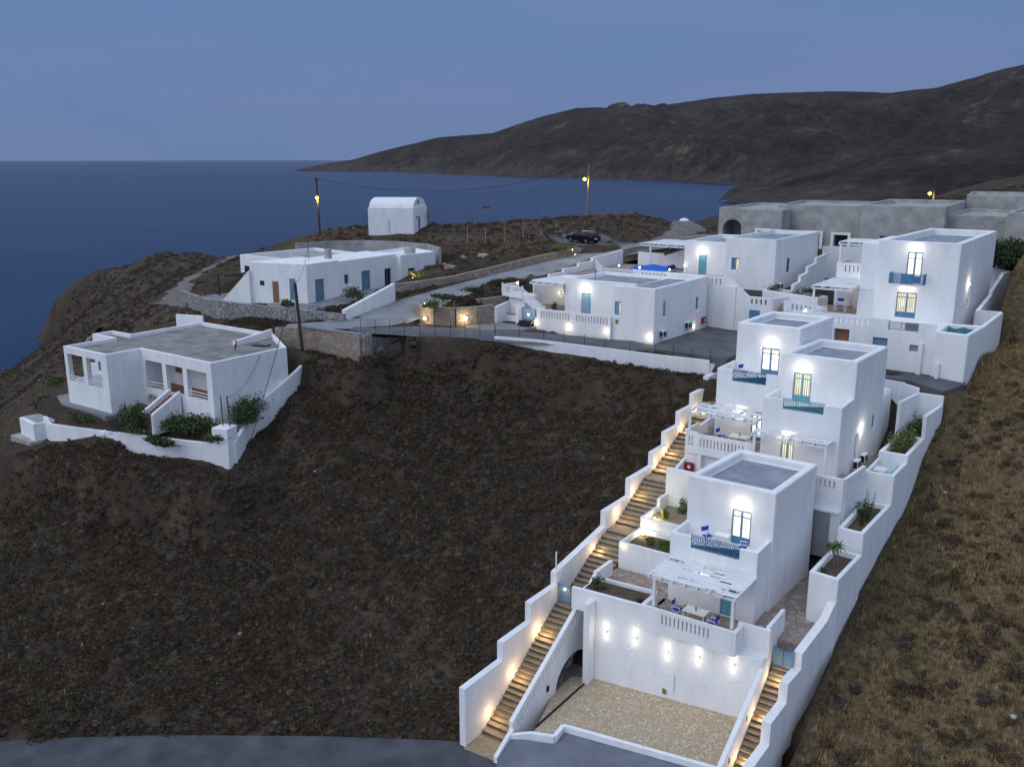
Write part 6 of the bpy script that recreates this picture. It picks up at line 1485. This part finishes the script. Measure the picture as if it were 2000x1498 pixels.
bush((-46.6, 100.5, -12.3), (.8, .6, 1.1), 'dark shrub behind the upper pergola', ('leaf_dark', 'leaf_green'), n=500, seed=36)
for i, (x, y, z, r, lab) in enumerate(((1985, 500, -10.6, (3.2, 2.2, 1.15), 'large dark bush behind the large villa at the right edge'), (1935, 500, -10.5, (1.8, 1.6, 1.0), 'dark rounded bush between the large villa and the grey building'))):
    p = at(x, y + 14, z=z); bush(p, r, lab, ('leaf_dark', 'leaf_dark'), n=7000, size=.2, seed=41 + i, clumps=40)
# garden of the left house
for i, (x, y, z, r, lab) in enumerate(((262, 838, -21.6, (1.1, .9, 1.0), 'round green tree-like bush at the left house front wall'), (320, 822, -21.4, (1.2, .7, .6), 'green shrub left of the left house steps'), (350, 838, -21.6, (1.6, .8, .6), 'spreading green hedge beside the left house garden wall'), (400, 838, -21.6, (1.8, .9, .6), 'green hedge in the right half of the left house garden'),
                                       (478, 826, -21.2, (.9, .9, 1.1), 'tall green bush behind the corner pillar of the left house'), (425, 862, -21.9, (.9, .5, .4), 'dark plants in the corner of the left house garden'), (170, 820, -21.8, (1.5, .8, .3), 'low green ground shrub at the left house path'),
                                       (95, 800, -22.6, (.9, .9, .6), 'green bush at the seaward end of the left house'), (120, 752, -22.2, (1.6, 1.0, .4), 'low green bushes by the winding white wall'), (500, 800, -20.8, (.6, 1.2, .6), 'green bush between the left house wall and its side'), (312, 868, -22.2, (1.3, .4, .35), 'dark green row along the garden wall of the left house'))):
    bush(at(x, y, z=z), (r[0] * 1.15, r[1] * 1.15, r[2] * 1.1), lab, ('leaf_dark', 'leaf_green'), n=2000, size=.11, seed=50 + i, clumps=22)
p = at(296, 790, z=-20.7); T = palm(p, .9, 'small palm in the bed beside the left house steps', seed=77, crowns=1)
T = M().prism([tuple(at(255, 800, z=-20.6))[:2], tuple(at(270, 788, z=-20.6))[:2], tuple(at(312, 800, z=-20.6))[:2], tuple(at(300, 814, z=-20.6))[:2]], -22, -20.5); tag(T.build('flower_bed', 'soil'), 'raised soil bed beside the left house steps', kind='structure')
for i, (x, y, z, r, lab) in enumerate(((1315, 722, -18.0, (1.3, .7, .5), 'green cushion bush below the right end of the street wall'), (510, 604, -15.2, (.8, .4, .3), 'small green shrub at the rambling house wall, left one'), (560, 597, -15.2, (.9, .4, .3), 'small green shrub at the rambling house wall, right one'), (690, 582, -14.8, (1.6, 1.0, .6), 'dark shrubs behind the climbing white wall'),
                                       (870, 585, -13.6, (1.9, .5, .3), 'dark plants on the upper terrace of the curved planter'), (930, 573, -13.4, (1.6, .5, .35), 'dark creeping plants at the back of the curved planter'), (840, 600, -13.7, (.9, .5, .35), 'yellow lit plants at the tip of the curved planter'), (985, 590, -14.2, (.4, .4, .5), 'green shrub at the foot of the white landing'), (245, 1, 0, 0, ''))):
    if lab: bush(at(x, y, z=z), r, lab, ('leaf_yellow', 'leaf_green') if 'lit' in lab else ('leaf_dark', 'leaf_green'), n=700, size=.12, seed=80 + i, clumps=10)
spiky(at(818, 541, z=-13.0), .7, 220, 'dry grass glowing beside the start of the long stone wall', mt='leaf_yellow', spread=1.6, seed=91); spiky(at(1100, 487, z=-10.8), .6, 260, 'dry grass lit yellow below the parked car', mt='leaf_yellow', spread=2.2, seed=92)
spiky(at(1050, 482, z=-11), .7, 200, 'pale dry grass patch at the braced fence post', mt='leaf_yellow', spread=2.2, seed=93)
for i, (x, y, z, r) in enumerate(((878, 525, -12.7, .75), (945, 503, -12.1, .9), (868, 516, -12.6, .3), (905, 503, -12.0, .4))):
    T = Thing('boulder', at(x, y, z=z), ['pinkish boulder in the field above the long stone wall', 'reddish flat boulder in the middle of the chapel field', 'small pale boulder just behind the pinkish one', 'small round boulder in the chapel field'][i], 'boulder'); o = at(x, y, z=z); m = M().ball(o, r, 8, sz=.6)
    m.v = [(v[0] + noise.noise(Vector(v) * 1.3) * r * .5, v[1] + noise.noise(Vector(v) * 1.7 + Vector((5, 0, 0))) * r * .5, v[2] + noise.noise(Vector(v) * 1.9) * r * .4) for v in m.v]; T.part('stone', m, 'rubble')

# ================================================================== pads for houses, then roads and ground
_pm = PATHMASK.copy()
pad_poly((-76.9, 39.5), 0.205, 19.4, 2.0, -22.55, 1.2)
pad_poly((-80.5, 40.9), 0.17, 20.8, 14, -21.2, .9)
pad_poly((-80.3, 40.35), 0.0, 10.6, 6, -21.15, .6)
seg_blend([(-77, 53, -21.2, 3), (-69, 52.5, -21.2, 3.5), (-63.5, 51, -21.2, 3)], margin=.8, dz=0)
pad_poly((-91, 65), 0.02, 17.5, 27, -16.2, .8)
# ground line at the foot of the outer walls
for tr, mg in ((((-83, 36.6, -24.6, 1.2), (-77.5, 37.0, -24.2, 1.2), (-72.0, 37.4, -23.75, 1.2), (-67.3, 38.1, -23.45, 1.2), (-61.5, 39.9, -23.6, 1.2), (-56.8, 41.4, -24.0, 1.2), (-55.8, 44.0, -23.9, 1.0), (*(at(500, 812, z=-21.6) + Vector((1.5, -.3, 0)))[:2], -22.6, .8), (*(at(546, 756, z=-19.6) + Vector((1.5, -.3, 0)))[:2], -20.6, .8), (*(at(613, 694, z=-17.8) + Vector((1.4, 0, 0)))[:2], -18.6, .5)), 1.6),
               (tuple((p.x + .55, p.y - 1.15, p.z - h_, .35) for p, h_ in zip(pts_sw, (.5, 1.25, 1.3, 1.25, 1.3))), 1.3),
               (tuple((*(at(x, y, z=z) + Vector((.4, -1.25, 0)))[:2], z - 1.4, .35) for x, y, z in ((740, 657, -15.85), (800, 656, -16.0), (900, 658, -16.1), (966, 663, -16.2))), 1.0),
               (tuple((*(at(x, y, z=z) + Vector((.3, -1.1, 0)))[:2], z - d_, .4) for x, y, z, d_ in ((545, 642, -15.2, 1.3), (600, 642, -15.15, 1.9), (706, 657, -15.1, 2.4), (730, 655, -15.1, 1.8))), 1.2)):
    seg_blend(tr, margin=mg, dz=0)
for tr, mg in (([(p.x, p.y - .9, -15.5, .5) for p in CPL], .8), ([(-50.6, 68.2, -15.6, 1.8), (-50.2, 73.5, -15.55, 1.6)], .6), ([(-50.6, 68.4, -15.6, 1.4), (-46.6, 70.3, -15.9, 1.0)], .6), ([(-56.0, 71.0, -14.0, 1.0), (-53.4, 71.6, -14.0, .7)], .8),
               ([(-50.2, 74.5, -15.2, 1.7), (-50.2, 82.5, -15.2, 1.7)], .5), ([(-49.5, 87.0, -13.0, 2.5), (-47, 104, -13.0, 3.5)], .8)):
    PATHMASK = np.maximum(PATHMASK, seg_blend(tr, margin=mg, dz=0))
terr = grid_mesh('ground', GX, GY, GZ, 'earth'); tag(terr, 'brown scrubby hillside sloping down to the road and the sea', 'ground', kind='structure')
if 'category' in terr: del terr['category']
def ribbon(name, pts, matn, label, lift=.0, jitter=.25):
    vs = []; fs = []; P_ = []
    for p, q in zip(pts, pts[1:]):
        n = max(1, int((Vector(q[:2]) - Vector(p[:2])).length / 1.2))
        P_ += [tuple(p[k] + (q[k] - p[k]) * i / n for k in range(4)) for i in range(n)]
    P_.append(pts[-1])
    W_ = 7
    for i, p in enumerate(P_):
        a = P_[max(0, i - 1)]; b = P_[min(len(P_) - 1, i + 1)]; d = Vector((b[0] - a[0], b[1] - a[1])).normalized(); nn = Vector((-d.y, d.x))
        for k in range(W_):
            t = -1 + 2 * k / (W_ - 1); w = p[3] * t
            if abs(t) == 1: w += (vnoise(np.array([i * .7]), np.array([t * 9 + 20]))[0] - .5) * jitter * 2
            vs.append((p[0] + nn.x * w, p[1] + nn.y * w, p[2] + lift - (.25 if abs(t) == 1 else 0) + .0))
    for i in range(len(P_) - 1):
        for k in range(W_ - 1): a = i * W_ + k; fs.append((a, a + 1, a + W_ + 1, a + W_))
    o = M().add(vs, fs).build(name, matn, smooth=True); tag(o, label, kind='structure')
ribbon('street', RD['street'], 'street_dark', 'grey street between the white villas', 0)
ribbon('road', RD['road'], 'street', 'pale concrete road climbing from the junction past the parked car', .02)
ribbon('track', RD['track'], 'track', 'pale dirt track descending towards the shore', .02, .8); ribbon('track', RD['track2'], 'track', 'dirt track passing behind the left knoll', .03, .8); ribbon('path', RD['path'], 'track', 'gravel path over the crest to the bay', .03, .8)
tag(M().prism([(-35.1, 70.0), (-27.9, 71.0), (-27.9, 83.6), (-35.1, 83.6)], -18, [-15.98, -16.25, -16.3, -16.1]).build('courtyard', 'street_dark'), 'grey courtyard beside the single-storey villa', kind='structure')
tag(M().prism([(-28.6, 72.7), (-14.3, 72.9), (-13.9, 73.6), (-11.6, 73.7), (-10.6, 76.0), (-10.7, 78.0), (-28.6, 77.5)], -19, [-16.5, -16.5, -16.75, -17.25, -17.0, -16.7, -16.5]).build('street', 'street_dark'), 'grey street behind the two middle villas', kind='structure')
ga = at(1140, 476, z=-10.8); vs = [(ga.x, ga.y, hgt(ga.x, ga.y) + .07)]; fs = []; nn = 22
for r_ in range(1, 6):
    for i in range(nn):
        t = 2 * math.pi * i / nn; w = r_ / 5 * (1 + .18 * math.sin(3 * t + 1) + .1 * math.sin(7 * t)); x = ga.x + 6.8 * w * math.cos(t) * .85 - 1.6 * w * math.sin(t); y = ga.y + 4.2 * w * math.sin(t) + 1.0 * w * math.cos(t)
        vs.append((x, y, hgt(x, y) + (.07 if r_ < 5 else -.05)))
fs = [(0, 1 + i, 1 + (i + 1) % nn) for i in range(nn)]
for r_ in range(4):
    for i in range(nn): a_ = 1 + r_ * nn + i; b_ = 1 + r_ * nn + (i + 1) % nn; fs.append((a_, a_ + nn, b_ + nn, b_))
tag(M().add(vs, fs).build('lay_by', 'street_dark', smooth=True), 'gravel lay-by under the parked car', kind='structure')

# ================================================================== scrub, grass, stones (uncountable)
def mask_at(a, b): return hgts(a, b, PATHMASK.astype(float))
def frustum(a, b, m=.05):
    cx = a * math.cos(YAW) + b * math.sin(YAW); cy = -a * math.sin(YAW) + b * math.cos(YAW)
    return (np.abs(cx) < cy * (1000 / FPX / .97 + m) + 3)
def proto_bush(seed):
    """cushion shrub: small dark core under a coat of short upright twigs and leaves"""
    g = np.random.default_rng(seed); bm = bmesh.new(); bmesh.ops.create_icosphere(bm, subdivisions=1, radius=.40)
    V = np.array([v.co[:] for v in bm.verts]) * g.uniform(.8, 1.15, (len(bm.verts), 1)) * np.array([1, 1, .55]) + np.array([0, 0, .04])
    Fc = np.array([[v.index for v in f.verts] for f in bm.faces if f.calc_center_median().z > -.15]); bm.free()
    k = 66; d = g.normal(size=(k, 3)); d[:, 2] = np.abs(d[:, 2]) + .1; d /= np.linalg.norm(d, axis=1)[:, None]
    lump = np.array([1 + .35 * noise.noise(Vector(q) * 2.2 + Vector((seed * 5, 0, 0))) for q in d])
    c = d * np.array([.46, .46, .27]) * (lump * g.uniform(.8, 1.12, k))[:, None]; c[:, 2] += .05
    u = np.cross(d, g.normal(size=(k, 3))); u /= np.linalg.norm(u, axis=1)[:, None]; s = g.uniform(.06, .12, k)[:, None]
    up = d * .7 + g.normal(size=(k, 3)) * .45
    T_ = np.stack([c - u * s * .75, c + u * s * .75, c + up * s * 1.5], 1).reshape(-1, 3); o = len(V)
    return np.vstack([V, T_]), np.vstack([Fc, o + np.arange(3 * k).reshape(k, 3)])
def scatter(name, label, protos, pos, scl, rot, tint, matn, zs=None):
    VV = []; FF = []; CC = []; off = 0; k = rng.integers(0, len(protos), len(pos))
    for j, (V, Fc) in enumerate(protos):
        idx = np.where(k == j)[0]
        if not len(idx): continue
        ca, sa = np.cos(rot[idx]), np.sin(rot[idx]); s = scl[idx]
        X_ = (V[None, :, 0] * ca[:, None] - V[None, :, 1] * sa[:, None]) * s[:, None] + pos[idx, 0:1]
        Y_ = (V[None, :, 0] * sa[:, None] + V[None, :, 1] * ca[:, None]) * s[:, None] + pos[idx, 1:2]
        Z_ = V[None, :, 2] * s[:, None] * (zs[idx][:, None] if zs is not None else 1) + pos[idx, 2:3]
        VV.append(np.stack([X_, Y_, Z_], -1).reshape(-1, 3)); FF.append((Fc[None] + off + (np.arange(len(idx)) * len(V))[:, None, None]).reshape(-1, 3)); off += len(idx) * len(V)
        CC.append(np.repeat(tint[idx], len(V), axis=0))
    V = np.vstack(VV).astype(np.float32); Fc = np.vstack(FF).astype(np.int32); C_ = np.vstack(CC).astype(np.float32)
    me = bpy.data.meshes.new(name); me.vertices.add(len(V)); me.vertices.foreach_set('co', V.ravel()); me.loops.add(Fc.size); me.loops.foreach_set('vertex_index', Fc.ravel())
    me.polygons.add(len(Fc)); me.polygons.foreach_set('loop_start', np.arange(0, Fc.size, 3, dtype=np.int32)); me.polygons.foreach_set('loop_total', np.full(len(Fc), 3, np.int32)); me.update(calc_edges=True)
    at_ = me.color_attributes.new('tint', 'FLOAT_COLOR', 'POINT'); at_.data.foreach_set('color', np.c_[C_, np.ones(len(C_), np.float32)].ravel())
    me.materials.append(MT[matn]); o = link(name, me); return tag(o, label, kind='stuff')
m = bpy.data.materials.new('scrub'); m.use_nodes = True; nt = m.node_tree; L = nt.links.new; bs = nt.nodes['Principled BSDF']; bs.inputs['Roughness'].default_value = 1; bs.inputs['Specular IOR Level'].default_value = .05
at_n = N(nt, 'ShaderNodeAttribute'); at_n.attribute_name = 'tint'; geo = N(nt, 'ShaderNodeNewGeometry'); n1 = N(nt, 'ShaderNodeTexNoise', Scale=9.0, Detail=4.0); L(geo.outputs['Position'], n1.inputs['Vector'])
mr = N(nt, 'ShaderNodeMapRange'); mr.inputs[1].default_value = .3; mr.inputs[2].default_value = .7; mr.inputs[3].default_value = .55; mr.inputs[4].default_value = 1.45; L(n1.outputs['Fac'], mr.inputs[0])
sc2 = N(nt, 'ShaderNodeVectorMath', operation='SCALE'); L(at_n.outputs['Color'], sc2.inputs[0]); L(mr.outputs[0], sc2.inputs['Scale']); L(sc2.outputs[0], bs.inputs['Base Color']); MT['scrub'] = m
def pts_in(n, a0, a1, b0, b1, dens_scale=14, thr=.38, seed=5):
    a = rng.uniform(a0, a1, n); b = rng.uniform(b0, b1, n); ok = frustum(a, b) & (mask_at(a, b) < .25)
    ok &= fbm(a / dens_scale, b / dens_scale, 3, seed) > thr - rng.random(n) * .2
    z = hgts(a, b); ok &= z > -46
    # keep the open stone terrace, walls and the built-up plot clear
    ok &= ~((a > -29.2) & (a < -11.6) & (b > 30) & (b < 110)); ok &= ~((a > -52) & (a < -28) & (b > 70.5) & (b < 110)); ok &= ~((a > -26) & (a < -11.6) & (b < 40)) 
    a, b, z = a[ok], b[ok], z[ok]; return np.stack([a, b, z], -1)
pal = np.array([[.060, .046, .035], [.066, .050, .038], [.056, .050, .047], [.062, .056, .054], [.056, .051, .033], [.074, .053, .038], [.048, .040, .034], [.066, .047, .036]]) * np.array([1.28, 1.17, 1.02])
def tints(p, sc1=7, seed=13):
    base = fbm(p[:, 0] / sc1, p[:, 1] / sc1, 3, seed); k = (np.clip((base - .2) / .5 + rng.normal(0, .22, len(p)), 0, .999) * len(pal)).astype(int)
    return pal[k] * rng.uniform(.75, 1.3, (len(p), 1))
protos = [proto_bush(s) for s in range(6)]
near_ = pts_in(66000, -75, 14, 14, 78, thr=.20); far_ = pts_in(24000, -230, 14, 60, 170, thr=.40)
for nm, lab, P_, lo, hi in (('scrub', 'low brown cushion scrub covering the hillside around the villas', near_, .32, 1.0), ('scrub', 'brown and grey low scrub on the ground towards the sea and chapel', far_, .4, 1.1)):
    s_ = lo + (hi - lo) * rng.random(len(P_)) ** 1.8
    big = fbm(P_[:, 0] / 10, P_[:, 1] / 10, 2, 31); s_ *= .7 + .7 * big
    # right-hand field is grassier, fewer bushes
    if nm: keep = (P_[:, 0] < -12) | (rng.random(len(P_)) < .15)
    scatter(nm, lab, protos, P_[keep] - np.array([0, 0, .04]), s_[keep], rng.uniform(0, 6.28, len(P_))[keep], tints(P_)[keep], 'scrub', zs=rng.uniform(.7, 1.25, len(P_))[keep])
# dry grass
def proto_tuft(seed):
    g = np.random.default_rng(seed); V = []; F_ = []
    for i in range(9):
        a = g.uniform(0, 6.28); l = g.uniform(.5, 1); b = np.array([g.uniform(-.25, .25), g.uniform(-.25, .25), -.05]); d = np.array([math.cos(a), math.sin(a), 0]); s = np.array([-d[1], d[0], 0]) * .045
        V += [b - s, b + s, b + d * l * .45 + np.array([0, 0, l])]; F_.append([3 * i, 3 * i + 1, 3 * i + 2])
    return np.array(V), np.array(F_)
tf = [proto_tuft(s) for s in range(5)]
G1 = pts_in(60000, -13, 16, 30, 112, thr=.12, seed=77); G2 = pts_in(16000, -110, -28, 20, 130, thr=.52, seed=78); G_ = np.vstack([G1, G2])
gp = np.array([[.135, .092, .046], [.17, .12, .060], [.10, .072, .036], [.085, .076, .036], [.09, .060, .038]])
scatter('dry_grass', 'dry yellow-brown grass on the right slope and in patches', tf, G_, rng.uniform(.18, .50, len(G_)), rng.uniform(0, 6.28, len(G_)), gp[(np.clip(fbm(G_[:, 0] / 5, G_[:, 1] / 5, 3, 3) * 1.4 - .2 + rng.normal(0, .15, len(G_)), 0, .99) * 5).astype(int)] * rng.uniform(1.4, 2.7, (len(G_), 1)), 'scrub')
def proto_rock(seed):
    bm = bmesh.new(); bmesh.ops.create_icosphere(bm, subdivisions=1, radius=.5); g = np.random.default_rng(seed)
    V = np.array([v.co[:] for v in bm.verts]) * g.uniform(.7, 1.2, (len(bm.verts), 1)) * np.array([1, .8, .6]); Fc = np.array([[v.index for v in f.verts] for f in bm.faces]); bm.free(); return V, Fc
R1 = pts_in(3600, -230, 14, 16, 160, dens_scale=5, thr=.58, seed=91); s_ = .08 + .38 * rng.random(len(R1)) ** 4
scatter('stones', 'small pale stones scattered over the hillside', [proto_rock(s) for s in range(5)], R1 + np.array([0, 0, .12]), s_, rng.uniform(0, 6.28, len(R1)), np.array([[.34, .33, .31]]) * rng.uniform(.5, 1.15, (len(R1), 1)), 'scrub')

tag(M().prism([(-51.9, 66.3), (-49.6, 66.8), (-47.2, 69.2), (-47.2, 71.4), (-51.0, 70.6)], -17, [-15.4, -15.45, -15.6, -15.62, -15.45]).build('forecourt', 'street'), 'grey concrete apron below the white landing', kind='structure')

# ================================================================== evening air
hz = bpy.data.materials.new('air'); hz.use_nodes = True; nt = hz.node_tree; nt.nodes.remove(nt.nodes['Principled BSDF'])
pv = N(nt, 'ShaderNodeVolumePrincipled'); pv.inputs['Color'].default_value = (.80, .86, .95, 1); pv.inputs['Density'].default_value = .000016; pv.inputs['Anisotropy'].default_value = .2
nt.links.new(pv.outputs[0], nt.nodes['Material Output'].inputs['Volume']); MT['air'] = hz
o = M().box(-9000, 5000, -800, 9000, -51, 700).build('haze', 'air'); tag(o, 'thin evening air over the bay', kind='stuff')

T = Thing('shed', at(1336, 437, z=-10.2), 'tiny white domed hut in the distance left of the grey building', 'shed'); c_ = at(1336, 437, z=-10.2)
T.part('walls', M().box(c_.x - .9, c_.x + .9, c_.y - .9, c_.y + .9, c_.z - 1, c_.z + .35), 'plaster'); T.part('dome', M().ball((c_.x, c_.y, c_.z + .3), .85, 10, sz=.7), 'plaster')
